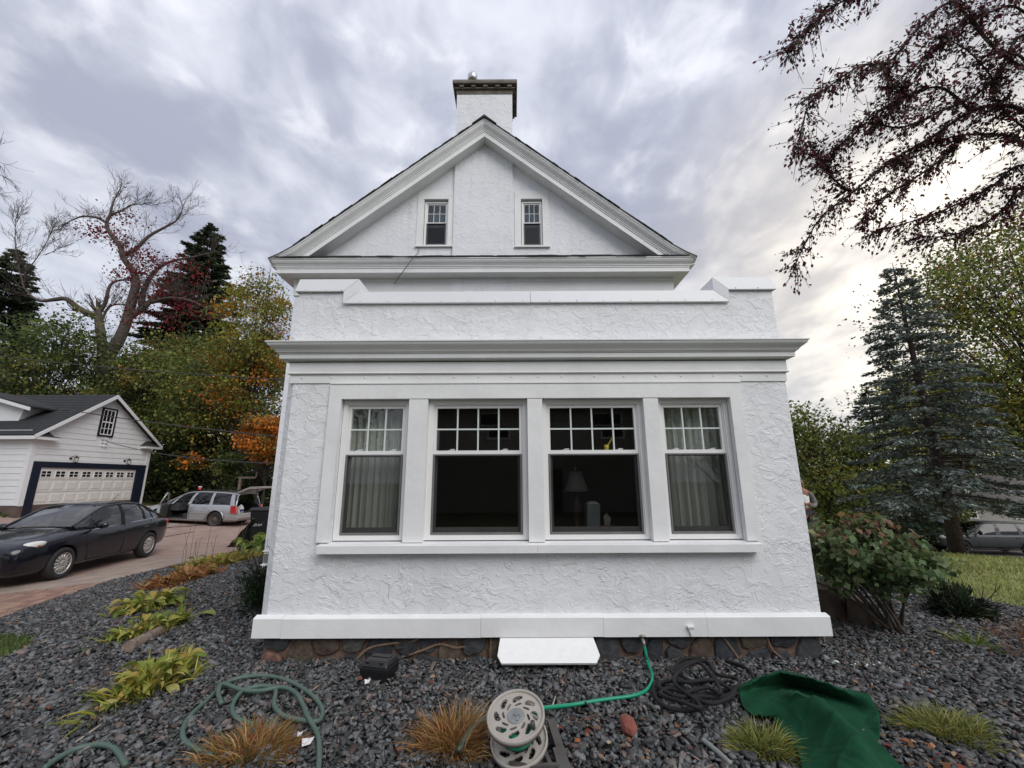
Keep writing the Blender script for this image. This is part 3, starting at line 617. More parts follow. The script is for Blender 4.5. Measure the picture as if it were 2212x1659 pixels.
# eave return with mouldings, pent shingles, frieze
mb = MB(); sweepU(mb, HX0, HX1, HYF, HYB, [(.40, 6.178), (.40, 6.155), (.385, 6.145), (.38, 6.12), (.36, 6.085), (.335, 6.06), (.328, 6.045), (.318, 6.042), (.318, 6.018), (.303, 6.012), (.303, 5.985), (.29, 5.98), (.29, 5.886), (.275, 5.88), (.045, 5.872), (.045, 5.80), (.0, 5.80)]); HB(mb, 'eave_cornice', M_WHITE)
mb = MB(); sweepU(mb, HX0, HX1, HYF, HYB, [(.03, 5.80), (.03, 5.50), (.015, 5.48), (.0, 5.48)]); HB(mb, 'upper_frieze', M_WHITE)
rs2 = random.Random(3)
def shingle_row(mb, x0, x1, y, z, dep, rise):
    x = x0
    while x < x1:
        w = rs2.uniform(.16, .34); w = min(w, x1 - x); t = rs2.uniform(.012, .03); yy = y + rs2.uniform(-.012, .012)
        mb.add([(x, yy, z), (x + w - .006, yy, z), (x + w - .006, yy, z + t), (x, yy, z + t), (x, yy + dep, z + rise), (x + w - .006, yy + dep, z + rise), (x + w - .006, yy + dep, z + t + rise), (x, yy + dep, z + t + rise)], [(0, 1, 2, 3), (3, 2, 6, 7), (0, 3, 7, 4), (1, 5, 6, 2), (4, 5, 1, 0)]); x += w
mb = MB()
for i in range(4): shingle_row(mb, HX0 - .30 + i * .03, HX1 + .33 - i * .03, HYF - .42 + i * .10, 6.18 + i * .058, .2, .10)
HB(mb, 'pent_shingles', M_SHINGLE)
# main roof with a bell-cast foot, shingle edges along the rake
prof = [(-4.515, 6.165), (-4.30, 6.27), (-4.02, 6.45), (0, 9.70)]
def roofpt(s, k, dz=0): x, z = prof[k]; return (RX + (-x if s > 0 else x), z + dz)
for s in (-1, 1):
    mb = MB()
    for k in range(3):
        (xa, za), (xb, zb) = roofpt(s, k), roofpt(s, k + 1)
        mb.prism([(xa, za), (xb, zb), (xb, zb - .028), (xa, za - .028)] if k else [(xa, za), (xb, zb), (xb, zb - .028), (xa, za - .02)], lambda p, y: (p[0], y, p[1]), HYF - .44, HYB + .4)
    n = 34
    for i in range(n):      # overlapping course ends seen along the rake
        f = i / n; (xa, za), (xb, zb) = roofpt(s, 2), roofpt(s, 3); e = rs2.uniform(-.015, .02)
        p = Vector((xa + (xb - xa) * f, za + (zb - za) * f)); q = Vector((xa + (xb - xa) * (f + 1 / n), za + (zb - za) * (f + 1 / n)))
        mb.add([(p.x, HYF - .455 - e, p.y - .004), (q.x, HYF - .455 - e, q.y - .004), (q.x, HYF - .455 - e, q.y + .006), (p.x, HYF - .445 - e * .5, p.y + .014), (q.x, HYF + .5, q.y + .006), (p.x, HYF + .5, p.y + .014), (p.x, HYF + .5, p.y - .004)], [(0, 1, 2, 3), (3, 2, 4, 5), (0, 3, 5, 6)])
    HB(mb, 'roof', M_WSHINGLE)
mb = MB(); mb.prism([(RX - .28, 9.49), (RX, 9.735), (RX + .28, 9.49), (RX, 9.67)], lambda p, y: (p[0], y, p[1]), HYF - .47, HYB + .4); HB(mb, 'ridge_cap', M_SHINGLE)
rp = [(.43, -.03), (.43, -.06), (.415, -.075), (.41, -.10), (.39, -.14), (.36, -.175), (.345, -.20), (.332, -.205), (.332, -.235), (.315, -.24), (.315, -.275), (.30, -.28), (.30, -.405), (.285, -.41), (.0, -.41)]
for s in (-1, 1):
    mb = MB(); path = [roofpt(s, 3), roofpt(s, 2), roofpt(s, 1), (roofpt(s, 0)[0], roofpt(s, 0)[1])]; k = len(rp); vs = []
    for i, (x, z) in enumerate(path):
        sc_ = (1, 1, .72, .28)[i]
        for (o_, dz) in rp: vs.append((x, HYF - o_ + (.0 if i < 3 else 0), z + dz * sc_))
    mb.add(vs, [(i * k + j, i * k + j + 1, (i + 1) * k + j + 1, (i + 1) * k + j) for i in range(3) for j in range(k - 1)]); HB(mb, 'rake_moulding', M_WHITE)
# chimney
CX0, CX1, CYF, CYB = -1.305, .038, HYF - .052, 9.12
mb = MB(); mb.box(CX0, CX1, CYF, CYB, 5.3, 10.74); ch = HB(mb, 'chimney', M_STUCCO2)
mb = MB(); mb.box(CX0 - .012, CX1 + .012, CYF - .012, CYB + .012, 10.742, 10.86); mb.box(CX0 - .06, CX1 + .06, CYF - .06, CYB + .06, 10.86, 10.884); mb.box(CX0 - .012, CX1 + .012, CYF - .012, CYB + .012, 10.884, 10.956)
mb.prism([(-.115, 10.955), (-.12, 11.0), (-.10, 11.075), (.6, 11.12), (.6, 10.955)], lambda p, x: (x, CYF + p[0] if p[0] < .5 else CYF + .4, p[1]), CX0 - .10, CX1 + .12); mb.box(CX0 - .10, CX1 + .12, CYF + .4, CYB + .1, 10.955, 11.10); HB(mb, 'chimney_cap', M_CAP, ch)
for i in range(5):
    mb = MB(); x = CX0 + .06 + i * .292; mb.box(x, x + .105, CYF - .085, CYF - .0, 10.885, 10.953); HB(mb, 'corbel', M_CAP, ch)
for sx in (CX0 - .085, CX1):
    for i in range(3): mb = MB(); mb.box(sx, sx + .085, CYF + .08 + i * .25, CYF + .18 + i * .25, 10.885, 10.953); HB(mb, 'corbel', M_CAP, ch)
mb = MB(); mb.box(CX0 + .1, CX0 + .7, CYF + .1, CYF + .6, 11.10, 11.15); HB(mb, 'flue_plate', M_CAP, ch)
mb = MB(); Mx = Matrix.Translation((-.975, CYF + .36, 0)); mb.lathe([(.10, 11.15), (.10, 11.62)], 20, Mx); mb.lathe([(.125, 11.50), (.125, 11.70), (.11, 11.73), (.02, 11.745)], 20, Mx)
HB(mb, 'flue_pipe', M_STEEL, ch, True)
# loose wire over the eave, outlet box on the left wall
mb = MB(); mb.tube(catmull([aty(905, 537, 8.38), aty(902, 548, 8.2), aty(893, 556, 7.98), aty(880, 574, 8.02), aty(868, 590, 8.1), aty(852, 612, 8.36)], 6), .009, 5); HB(mb, 'loose_wire', M_GREYMETAL)
mb = MB(); mb.box(-2.44, -2.36, 4.36, 4.46, .80, .92); mb.box(-2.45, -2.35, 4.34, 4.47, .795, .805); mb.box(-2.445, -2.352, 4.345, 4.465, .92, .93); ob_ = HB(mb, 'outlet_box', M_WHITE)
mb = MB(); mb.box(-2.43, -2.37, 4.345, 4.358, .82, .90); HB(mb, 'outlet_socket', M_GREYMETAL, ob_)
# hose spigot under the base board
sp = gnd(1388, 1420); SPX = aty(1388, 1382, YF - .06)
mb = MB(); mb.tube([(SPX.x, YF + .05, .20), (SPX.x, YF - .09, .20), (SPX.x, YF - .11, .165)], .014, 10); mb.ball((SPX.x, YF - .06, .232), (.028, .028, .010), 10, 5); mb.tube([(SPX.x, YF - .06, .2), (SPX.x, YF - .06, .232)], .008, 8); HB(mb, 'spigot', mat('weathered_brass', (.32, .30, .27), .5, .6, noise=(40, .5)), smooth=True)
# ---- behind the glass
M_CURTAIN = mat('pale_curtain', (.74, .75, .68), .9, trans=.2)
def curtain(x0, x1, y, z0, z1, lab):
    n = 150; xs = np.linspace(x0, x1, n); zs = np.linspace(z0, z1, 8); rr = np.random.default_rng(int(abs(x0) * 99)); ph = np.cumsum(rr.uniform(.25, .75, n))
    v = []; 
    for z in zs:
        k = 1 - .25 * (z - z0) / (z1 - z0)
        v.append(np.stack([xs, y + .035 * k * np.sin(ph) + .012 * np.sin(ph * 2.3 + z), np.full(n, z)], -1))
    v = np.concatenate(v); i = np.arange(8 * n).reshape(8, n); f = np.stack([i[:-1, :-1], i[:-1, 1:], i[1:, 1:], i[1:, :-1]], -1).reshape(-1, 4)
    o = npmesh('curtain', v, f, M_CURTAIN, smooth=True); tag(o, lab, 'curtain', 'curtains inside the porch windows')
curtain(-1.98, -1.16, 4.50, .5, 2.5, 'pale pleated curtain gathered behind the leftmost porch window')
curtain(1.50, 2.55, 4.50, .5, 2.5, 'pale pleated curtain filling the rightmost porch window')
mb = MB(); 
t = thing('table_lamp', 'table lamp with pale flared shade behind the third porch window', 'lamp', (.80, 5.4, .95))
mb = MB(); mb.lathe([(.075, .745), (.10, .66), (.135, .56), (.165, .50), (.16, .50), (.13, .56), (.07, .74)], 20, close=True); mb.build('lamp_shade', mat('lamp_shade_cloth', (.36, .35, .32), .9, trans=.3), t, True)
mb = MB(); mb.lathe([(.09, 0), (.09, .03), (.03, .06), (.06, .2), (.07, .3), (.03, .42), (.02, .6)], 16); mb.build('base', mat('lamp_base_glaze', (.07, .05, .04), .3), t, True)
mb = MB(); mb.tube([(0, 0, .6), (0, 0, .78)], .006, 6); mb.ball((0, 0, .79), (.012, .012, .016), 8, 5); mb.build('finial', M_CHROME, t)
t = thing('side_table', 'dark side table under the lamp inside the porch', 'table', (.95, 5.3, .45))
mb = MB(); mb.box(-.4, .5, -.3, .3, .47, .5); mb.build('tabletop', M_ROOMFLOOR, t)
for sx in (-.36, .42):
    for sy in (-.26, .22): mb = MB(); mb.box(sx, sx + .05, sy, sy + .05, 0, .47); mb.build('leg', M_ROOMFLOOR, t)
t = thing('white_box', 'small white appliance box on the table behind the third window', 'box', (.95, 5.18, .95))
mb = MB(); mb.prism([(-.09, 0), (.06, 0), (.075, .36), (-.07, .36)], lambda p, y: (p[0], y, p[1]), -.09, .09); mb.build('body', mat('off_white_plastic', (.36, .40, .39), .5), t)
mb = MB(); mb.prism([(-.07, .362), (.075, .362), (.03, .39), (-.03, .39)], lambda p, y: (p[0], y, p[1]), -.08, .08); mb.build('lid', M_VINYL, t)
t = thing('tissue_box', 'orange tissue box with a raised tissue behind the third window', 'tissue box', (1.10, 5.1, .95))
mb = MB(); mb.box(-.075, .075, -.06, .06, 0, .12); mb.build('carton', mat('orange_card', (.45, .13, .05), .7), t)
mb = MB(); mb.prism([(-.03, .121), (.03, .121), (.05, .20), (.0, .26), (-.035, .22)], lambda p, y: (p[0], y + p[1] * .1, p[1]), -.01, .01); mb.build('tissue', M_CURTAIN, t)
t = thing('yellow_cup', 'small yellow cup with a slanted stick on the third window rail', 'ornament', (.968, 4.33, 1.885))
mb = MB(); mb.lathe([(.022, 0), (.026, .055), (.024, .055), (.02, .003)], 14); mb.build('cup', mat('yellow_plastic', (.55, .42, .03), .5), t, True)
mb = MB(); mb.tube([(.0, 0, .03), (.075, 0, .14)], [.006, .012], 8); mb.build('stick', mat('dull_yellow', (.5, .36, .03), .5), t)

# ================================================================== GARAGE
GX, GY0, GY1, GZ = -20.6, 18.05, 24.0, .12
G = thing('garage', 'white sided garage with dark gable window and navy door surround', 'garage', (GX, 21, GZ))
def GB(mb, name, m, parent=None, smooth=False, label=None):
    o = mb.build(name, m, parent or G, smooth)
    if parent is None: o.location = -Vector(G.location)
    if label: o['label'] = label
    return o
M_SIDING = mat('white_siding', (.74, .74, .74), .55, noise=(3, .06)); M_NAVY = mat('navy_trim', (.006, .010, .026), .45)
M_DOORW = mat('cream_garage_door', (.69, .67, .63), .5, noise=(2, .06)); M_GGLASS = mat('dark_pane', (.010, .010, .012), .12, spec=.25)
M_FOUND = mat('brown_block', (.12, .085, .07), .9, noise=(4, .4))
GYM, GZE, GZA = 21.05, 3.70, 5.90
def gsl(z): return (GZA - z) / (GZA - GZE) * 3.05       # half width of the gable at height z
mb = MB(); mb.prism([(GY0 + .02, .5), (GY1 - .02, .1), (GY1 - .02, GZE), (GYM, GZA), (GY0 + .02, GZE)], lambda p, x: (x, p[0], p[1]), GX - 12, GX - .02); GB(mb, 'wall', M_SIDING)
mb = MB(); mb.box(GX - 12, GX + .03, GY0 - .03, GY1 + .03, -.3, .62); GB(mb, 'foundation', M_FOUND)
# lap siding, board by board: gable face and the side face towards the house
z = 2.50; bh = .262; zs_ = []
while z < GZA - .05:
    z2 = min(z + bh, GZA); w1 = min(gsl(z), 2.98); w2 = min(gsl(z2), 2.98)
    if w1 < .1: break
    win = (20.72, 21.56) if (z2 > 3.78 and z < 5.26) else None
    segs = [(GYM - w1, GYM + w1, GYM - w2, GYM + w2)] if not win else [(GYM - w1, win[0], GYM - w2, win[0]), (win[1], GYM + w1, win[1], GYM + w2)]
    for a, b, c_, d in segs:
        if b - a < .05: continue
        mb = MB(); mb.add([(GX + .022, a, z), (GX + .022, b, z), (GX + .004, max(d, b - .4), z2), (GX + .004, min(c_, a + .4), z2), (GX - .02, a, z), (GX - .02, b, z)], [(0, 1, 2, 3), (4, 5, 1, 0)]); GB(mb, 'siding_board', M_SIDING)
    z = z2
z = .63; sb0 = None
while z < 3.55:
    z2 = z + bh; 
    if sb0 is None:
        mb = MB(); mb.add([(GX - 12, GY0 - .022, z), (GX - .15, GY0 - .022, z), (GX - .15, GY0 - .004, z2 + .012), (GX - 12, GY0 - .004, z2 + .012), (GX - 12, GY0 + .02, z), (GX - .15, GY0 + .02, z)], [(0, 1, 2, 3), (4, 5, 1, 0)]); sb0 = GB(mb, 'siding_board', M_SIDING); zb0 = z
    else:
        c_ = sb0.copy(); COL.objects.link(c_); c_.parent = G; c_.location = Vector(sb0.location) + Vector((0, 0, z - zb0))
    z = z2
for y0, y1 in ((GY0 - .03, GY0 + .17), (GY1 - .17, GY1 + .03)): mb = MB(); mb.box(GX - .15 if y0 < 20 else GX - .02, GX + .035, y0, y1, .60 if y0 < 20 else .15, 3.6); GB(mb, 'corner_board', M_SIDING)
mb = MB(); mb.box(GX + .0, GX + .03, GY0 + .17, GY1 - .17, 2.46, 2.60); GB(mb, 'door_head_board', M_SIDING)
mb = MB(); mb.box(GX - .02, GX + .07, 18.24, 18.55, .08, 2.20); mb.box(GX - .02, GX + .07, 23.30, 23.84, .08, 2.20); mb.box(GX - .02, GX + .07, 18.24, 23.84, 2.20, 2.46); GB(mb, 'door_surround', M_NAVY)
gd = MB(); gd.box(GX - .08, GX - .03, 18.55, 23.30, .1, 2.20); gd = GB(gd, 'garage_door', M_DOORW); gd.location.x += .034
pm = None; wmf = None; pw = 4.75 / 8
for i in range(8):
    y0 = 18.55 + i * pw
    for j in range(4):
        z0 = .1 + j * .525
        if j < 3:
            if pm is None:
                mb = MB(); mb.v = [(GX - .03, .07, .08), (GX - .03, pw - .07, .08), (GX - .03, pw - .07, .445), (GX - .03, .07, .445), (GX - .014, .10, .11), (GX - .014, pw - .10, .11), (GX - .014, pw - .10, .415), (GX - .014, .10, .415)]; mb.f = [(0, 1, 5, 4), (1, 2, 6, 5), (2, 3, 7, 6), (3, 0, 4, 7), (4, 5, 6, 7)]; mb.m = [0] * 5; pm = mb.build('panel', M_DOORW, gd).data
                bpy.data.objects.remove([o for o in gd.children if o.data == pm][0])
            o = link('panel', pm, gd); o.location = (0, y0, z0)
        else:
            f = MB(); frame(f, .07, pw - .07, .10, .40, .03, 0, .02); f.box(pw / 2 - .012, pw / 2 + .012, 0, .018, .13, .37); f.box(.10, pw / 2 - .012, 0, .018, .24, .26); f.box(pw / 2 + .012, pw - .10, 0, .018, .24, .26)
            if wmf is None: f.v = [(GX - .008 - v[1], y_ := v[0], v[2]) for v in f.v]; wmf = f.build('door_window', M_VINYL, gd); w0 = wmf; w0.location = (0, y0, z0)
            else: w0 = wmf.copy(); COL.objects.link(w0); w0.location = (0, y0, z0)
            for a, b in ((.10, pw / 2 - .012), (pw / 2 + .012, pw - .10)):
                for c_, d in ((.13, .24), (.26, .37)):
                    mb = MB(); mb.add([(GX - .024, a, c_), (GX - .024, b, c_), (GX - .024, b, d), (GX - .024, a, d)], [(0, 1, 2, 3)]); p_ = mb.build('pane', M_GGLASS, None); p_.parent = gd; p_.location = (0, y0, z0)
for j in range(1, 4): mb = MB(); mb.box(GX - .031, GX - .024, 18.55, 23.3, .1 + j * .525 - .006, .1 + j * .525 + .002); GB(mb, 'section_joint', M_FOUND, gd)
# gable window
mb = MB(); frame(mb, 20.74, 21.55, 3.80, 5.24, .075, 0, .05); mb.v = [(GX + .05 - v[1], v[0], v[2]) for v in mb.v]; gw = GB(mb, 'window', M_NAVY)
mb = MB(); frame(mb, 20.815, 21.475, 3.875, 5.165, .05, 0, .03); mb.box(20.865, 21.425, 0, .03, 4.49, 4.55)
for yy in (21.045, 21.245): mb.box(yy - .012, yy + .012, .005, .025, 3.925, 4.49); mb.box(yy - .012, yy + .012, .005, .025, 4.55, 5.115)
for zz in (4.2, 4.83):
    for a, b in ((20.865, 21.033), (21.057, 21.233), (21.257, 21.425)): mb.box(a, b, .005, .025, zz - .012, zz + .012)
mb.v = [(GX + .03 - v[1], v[0], v[2]) for v in mb.v]; GB(mb, 'sash', M_VINYL, gw)
for a, b in ((20.865, 21.033), (21.057, 21.233), (21.257, 21.425)):
    for c_, d in ((3.925, 4.188), (4.212, 4.49), (4.55, 4.818), (4.842, 5.115)):
        mb = MB(); mb.add([(GX + .008, a, c_), (GX + .008, b, c_), (GX + .008, b, d), (GX + .008, a, d)], [(0, 1, 2, 3)]); GB(mb, 'pane', M_GGLASS, gw)
# roof, rakes, eave returns
M_GROOF = mat('black_garage_shingle', (.030, .031, .034), .9, noise=(5, .35))
oh = .34
for s in (-1, 1):
    nrow = 22; mb = MB()
    for r_ in range(nrow):
        f0, f1 = r_ / nrow, (r_ + 1) / nrow; yy = lambda f: GYM + s * (3.05 + .25) * (1 - f); zz = lambda f: GZE - .16 + (GZA + .02 - GZE + .16) * f
        t0 = .04
        mb.add([(GX - 12, yy(f0), zz(f0) + t0), (GX + oh, yy(f0), zz(f0) + t0), (GX + oh, yy(f1), zz(f1) + .012), (GX - 12, yy(f1), zz(f1) + .012), (GX - 12, yy(f0), zz(f0)), (GX + oh, yy(f0), zz(f0))], [(0, 1, 2, 3) if s < 0 else (3, 2, 1, 0), (4, 5, 1, 0)])
    mb.add([(GX - 12, GYM + s * 3.3, GZE - .18), (GX + oh, GYM + s * 3.3, GZE - .18), (GX + oh, GYM, GZA - .02), (GX - 12, GYM, GZA - .02)], [(3, 2, 1, 0) if s < 0 else (0, 1, 2, 3)])
    GB(mb, 'roof', M_GROOF)
    mb = MB(); mb.prism([(GYM + s * 3.32, GZE - .16), (GYM, GZA + .025), (GYM, GZA - .17), (GYM + s * 3.32, GZE - .33)], lambda p, x: (x, p[0], p[1]), GX + oh, GX + oh + .03); GB(mb, 'rake_board', M_SIDING)
    mb = MB(); y0, y1 = sorted((GYM + s * 2.25, GYM + s * 3.32)); mb.box(GX + .02, GX + oh, y0, y1, GZE - .33, GZE - .20); GB(mb, 'eave_return', M_SIDING)
    mb = MB(); mb.prism([(GYM + s * 3.33, GZE - .2), (GYM + s * 2.2, GZE - .2), (GYM + s * 2.55, GZE + .08), (GYM + s * 3.1, GZE + .05)], lambda p, x: (x, p[0], p[1]) if x < GX + .2 else (x, p[0], GZE - .2 + (p[1] - GZE + .2) * .12), GX + .02, GX + oh + .02); GB(mb, 'return_roof', M_GROOF)
mb = MB(); mb.box(GX - 12, GX + oh, GY0 - .34, GY0 - .31, GZE - .34, GZE - .20); mb.box(GX - 12, GX + .02, GY0 - .31, GY0, GZE - .34, GZE - .31); GB(mb, 'eave_fascia', M_SIDING)
# gabled dormer on the slope that faces the house
DY = 18.75
mb = MB(); mb.prism([(-27.2, 4.0), (-22.4, 4.0), (-22.15, 4.90), (-24.8, 5.65), (-27.4, 4.90)], lambda p, y: (p[0], y, p[1]), DY, DY + 2.2); dm = GB(mb, 'dormer', M_SIDING)
for s in (-1, 1):
    mb = MB(); xc = -24.8; mb.prism([(xc, 5.82), (xc + s * 3.2, 4.93), (xc + s * 3.2, 4.85), (xc, 5.74)], lambda p, y: (p[0], y, p[1]), DY - .28, DY + 2.4); o = mb.build('dormer_roof', M_GROOF, dm)
    mb = MB(); mb.prism([(xc, 5.74), (xc + s * 3.2, 4.85), (xc + s * 3.2, 4.70), (xc, 5.59)], lambda p, y: (p[0], y, p[1]), DY - .30, DY - .26); mb.build('dormer_rake', M_SIDING, dm)
# lanterns and the cable bracket hang on the wall
for k, (yy, lb) in enumerate(((19.85, 'black carriage lantern over the left half of the garage door'), (22.62, 'black carriage lantern over the right half of the garage door'))):
    t = thing('wall_lantern', lb, 'lantern', (GX + .03, yy, 2.62), 0, 'lanterns above the garage door')
    mb = MB(); mb.lathe([(.055, 0), (.05, .03)], 12, Matrix.Translation((0, -.14, .02)) @ Matrix.Rotation(R(90), 4, 'Y')); mb.tube([(.02, -.14, .04), (.10, -.10, .12), (.14, 0, .16), (.14, 0, .12)], .012, 6); mb.build('bracket', M_BLACKP, t)
    mb = MB(); mb.lathe([(.10, .05), (.05, .10), (.02, .13)], 8, Matrix.Translation((.14, 0, 0))); mb.lathe([(.03, -.16), (.06, -.14), (.05, -.13)], 8, Matrix.Translation((.14, 0, 0))); mb.build('cap', M_BLACKP, t)
    mb = MB(); mb.lathe([(.055, -.13), (.085, .05)], 8, Matrix.Translation((.14, 0, 0))); mb.build('glass', mat('lantern_glass', (.6, .6, .58), .2), t)
    mb = MB()
    for i in range(6): a = i * math.pi / 3; mb.tube([(.14 + .057 * math.cos(a), .057 * math.sin(a), -.13), (.14 + .088 * math.cos(a), .088 * math.sin(a), .05)], .006, 4)
    mb.build('cage', M_BLACKP, t)
t = thing('cable_bracket', 'white cable bracket with insulators on the garage gable', 'bracket', (GX + .02, 21.15, 3.5))
for z in (-.18, 0, .18): mb = MB(); mb.box(0, .03, -.14, .14, z - .03, z + .03); mb.build('arm', M_SIDING, t); mb = MB(); mb.tube([(.03, .1, z), (.09, .1, z)], .03, 8); mb.build('insulator', M_VINYL, t)
mb = MB(); mb.box(-.005, .02, .02, .07, -.26, .26); mb.build('back_plate', M_SIDING, t)
# overhead cables
M_CABLE = mat('cable', (.03, .03, .032), .6)
def cable(a, b, sag, lab, r=.016, m=None):
    pts = [Vector(a).lerp(Vector(b), i / 24) - Vector((0, 0, sag * 4 * (i / 24) * (1 - i / 24))) for i in range(25)]
    mb = MB(); mb.tube(pts, r, 6); tag(mb.build('overhead_cable', m or M_CABLE, None, True), lab, 'cable', 'overhead cables')
cable(aty(-160, 745, 26), aty(722, 827, 11.0), .25, 'upper cable crossing the trees above the garage roof')
cable(aty(-120, 832, 19), aty(722, 955, 11.0), .25, 'middle cable passing in front of the garage gable window')
cable((GX + .1, 21.25, 3.55), aty(722, 1003, 11.0), .28, 'lowest cable running from the garage bracket to the house')
# ================================================================== VEHICLES
def carpaint(name, col, metal=.3, flake=0.):
    return mat(name, col, .25, metal, .3, coat=.75)
M_CARGLASS = glass('car_glass', (.30, .34, .33), .01, .9); M_LENS = mat('lamp_lens', (.62, .62, .58), .12, coat=.6); M_RED = mat('red_lens', (.42, .012, .02), .15, coat=.6)
M_AMBER = mat('amber_lens', (.40, .11, .04), .2); M_ALLOY = mat('alloy_rim', (.50, .48, .45), .38, .65); M_SEAT = mat('grey_seat', (.05, .05, .052), .9); M_SEAM = mat('panel_gap', (.006, .006, .007), .8)
def apply_mods(o):
    dg = bpy.context.evaluated_depsgraph_get(); me = bpy.data.meshes.new_from_object(o.evaluated_get(dg)); old = o.data; o.modifiers.clear(); o.data = me; me.name = old.name
def loft(secs, cap=True):
    mb = MB(); k = len(secs[0]); vs = [p for s in secs for p in s]; fs = []
    for i in range(len(secs) - 1):
        for j in range(k): fs.append((i * k + j, i * k + (j + 1) % k, (i + 1) * k + (j + 1) % k, (i + 1) * k + j))
    if cap: fs += [tuple(range(k)), tuple((len(secs) - 1) * k + j for j in range(k - 1, -1, -1))]
    return mb.add(vs, fs)
def body_sec(x, zb, zs, zt, w):
    zm = zb + (zs - zb) * .48
    half = [(w * .80, zb), (w * .955, zb + .05), (w * .985, zm - .06), (w, zm + .04), (w * .985, zs - .10), (w * .955, zs - .015), (w * .80, zs + (zt - zs) * .62), (w * .42, zt - .004)]
    return [(x, y, z) for y, z in half] + [(x, 0, zt)] + [(x, -y, z) for y, z in half[::-1]] + [(x, 0, zb)]
def side_y(st, x, z):
    """half width of the lower body at station x, height z"""
    xs = [s[0] for s in st]
    for i in range(len(st) - 1):
        if xs[i] >= x >= xs[i + 1]:
            f = (xs[i] - x) / (xs[i] - xs[i + 1]); a = body_sec(*st[i])[:8]; b = body_sec(*st[i + 1])[:8]
            zz = [p[2] * (1 - f) + q[2] * f for p, q in zip(a, b)]; yy = [p[1] * (1 - f) + q[1] * f for p, q in zip(a, b)]; return float(np.interp(z, zz, yy))
    return st[-1][4]
def wheel(parent, x, y, r, side, rim, spokes=10, steel=False, w=.205):
    t = bpy.data.objects.new('wheel', None); COL.objects.link(t)
    mb = MB(); Mx = Matrix.Translation((x, y, r)) @ Matrix.Rotation(R(-90 * side), 4, 'X')       # local +z points outwards
    mb.lathe([(r * .66, -w / 2), (r * .90, -w / 2), (r * .98, -w * .38), (r, -w * .2), (r, w * .2), (r * .98, w * .38), (r * .90, w / 2), (r * .67, w / 2 - .005), (r * .66, 0)], 36, Mx, close=True)
    bpy.data.objects.remove(t); tw = mb.build('wheel', M_RUBBER, parent, True)
    mb = MB(); mb.lathe([(r * .665, w / 2 - .002), (r * .62, w / 2 - .006), (r * .60, w / 2 - .03), (r * .60, -w * .3), (r * .02, -w * .3)], 36, Mx, cap=False)
    if not steel:
        for i in range(spokes):
            A = Mx @ Matrix.Rotation(2 * math.pi * i / spokes, 4, 'Z'); v = [(r * .13, -.018), (r * .61, -.021 if i % 2 else -.026), (r * .61, .021 if i % 2 else .026), (r * .13, .018)]
            mb.prism(v, lambda p, h: A @ Vector((p[0], p[1], h if h < .05 else h - (p[0] / r - .13) * .02)), w / 2 - .045, w / 2 - .006)
        mb.lathe([(r * .19, w / 2 - .04), (r * .19, w / 2 - .006), (r * .10, w / 2)], 18, Mx)
    else:
        mb.lathe([(r * .60, w / 2 - .03), (r * .50, w / 2 - .045), (r * .34, w / 2 - .02), (r * .24, w / 2 - .03), (r * .20, w / 2 - .005), (r * .02, w / 2)], 28, Mx, cap=False)
    mb.build('rim', rim, tw, True)
    mb = MB()
    if steel:
        for i in range(9): a = 2 * math.pi * i / 9; mb.ball(Mx @ Vector((r * .42 * math.cos(a), r * .42 * math.sin(a), w / 2 - .028)), (.030, .012, .030), 8, 5)
        mb.build('rim_hole', M_SEAM, tw)
    else: mb.lathe([(r * .59, w / 2 - .075), (r * .02, w / 2 - .075)], 24, Mx, cap=False); mb.build('brake_disc', M_SEAM, tw)
    return tw
def lower_body(t, st, wheels, rwell, m, extra=None, sub=2):
    o = loft([body_sec(*s) for s in st]).build('body', m, t, True, fix=True)
    if sub: md = o.modifiers.new('s', 'SUBSURF'); md.levels = sub; md.render_levels = sub
    cuts = []
    for (wx, wz) in wheels:
        for sd in (1, -1):
            mb = MB(); mb.lathe([(rwell, -.30), (rwell, .6)], 32, Matrix.Translation((wx, sd * .85, wz)) @ Matrix.Rotation(R(-90 * sd), 4, 'X')); c = mb.build('cut', M_SEAM, None, fix=True); c.parent = t; cuts.append(c)
    for (bx) in (extra or []):
        mb = MB(); mb.box(*bx); c = mb.build('cut', M_SEAM, None, fix=True); c.parent = t; cuts.append(c)
    for c in cuts:
        md = o.modifiers.new('b', 'BOOLEAN'); md.object = c; md.operation = 'DIFFERENCE'; md.solver = 'EXACT'; md.material_mode = 'TRANSFER'
    bpy.context.view_layer.update(); apply_mods(o)
    for c in cuts: bpy.data.objects.remove(c)
    o.data.polygons.foreach_set('use_smooth', [True] * len(o.data.polygons)); o.data.set_sharp_from_angle(angle=R(38))
    return o
def green_sec(s):
    x, zb, zr, wb, wr = s; zs = zb + (zr - zb) * .55; ws = wb + (wr - wb) * .42
    return [(x, wb, zb - .03), (x, ws, zs), (x, wr, zr - .035 * min(1, (zr - zb) / .3)), (x, wr * .78, zr - .006), (x, 0, zr + .015), (x, -wr * .78, zr - .006), (x, -wr, zr - .035 * min(1, (zr - zb) / .3)), (x, -ws, zs), (x, -wb, zb - .03)]
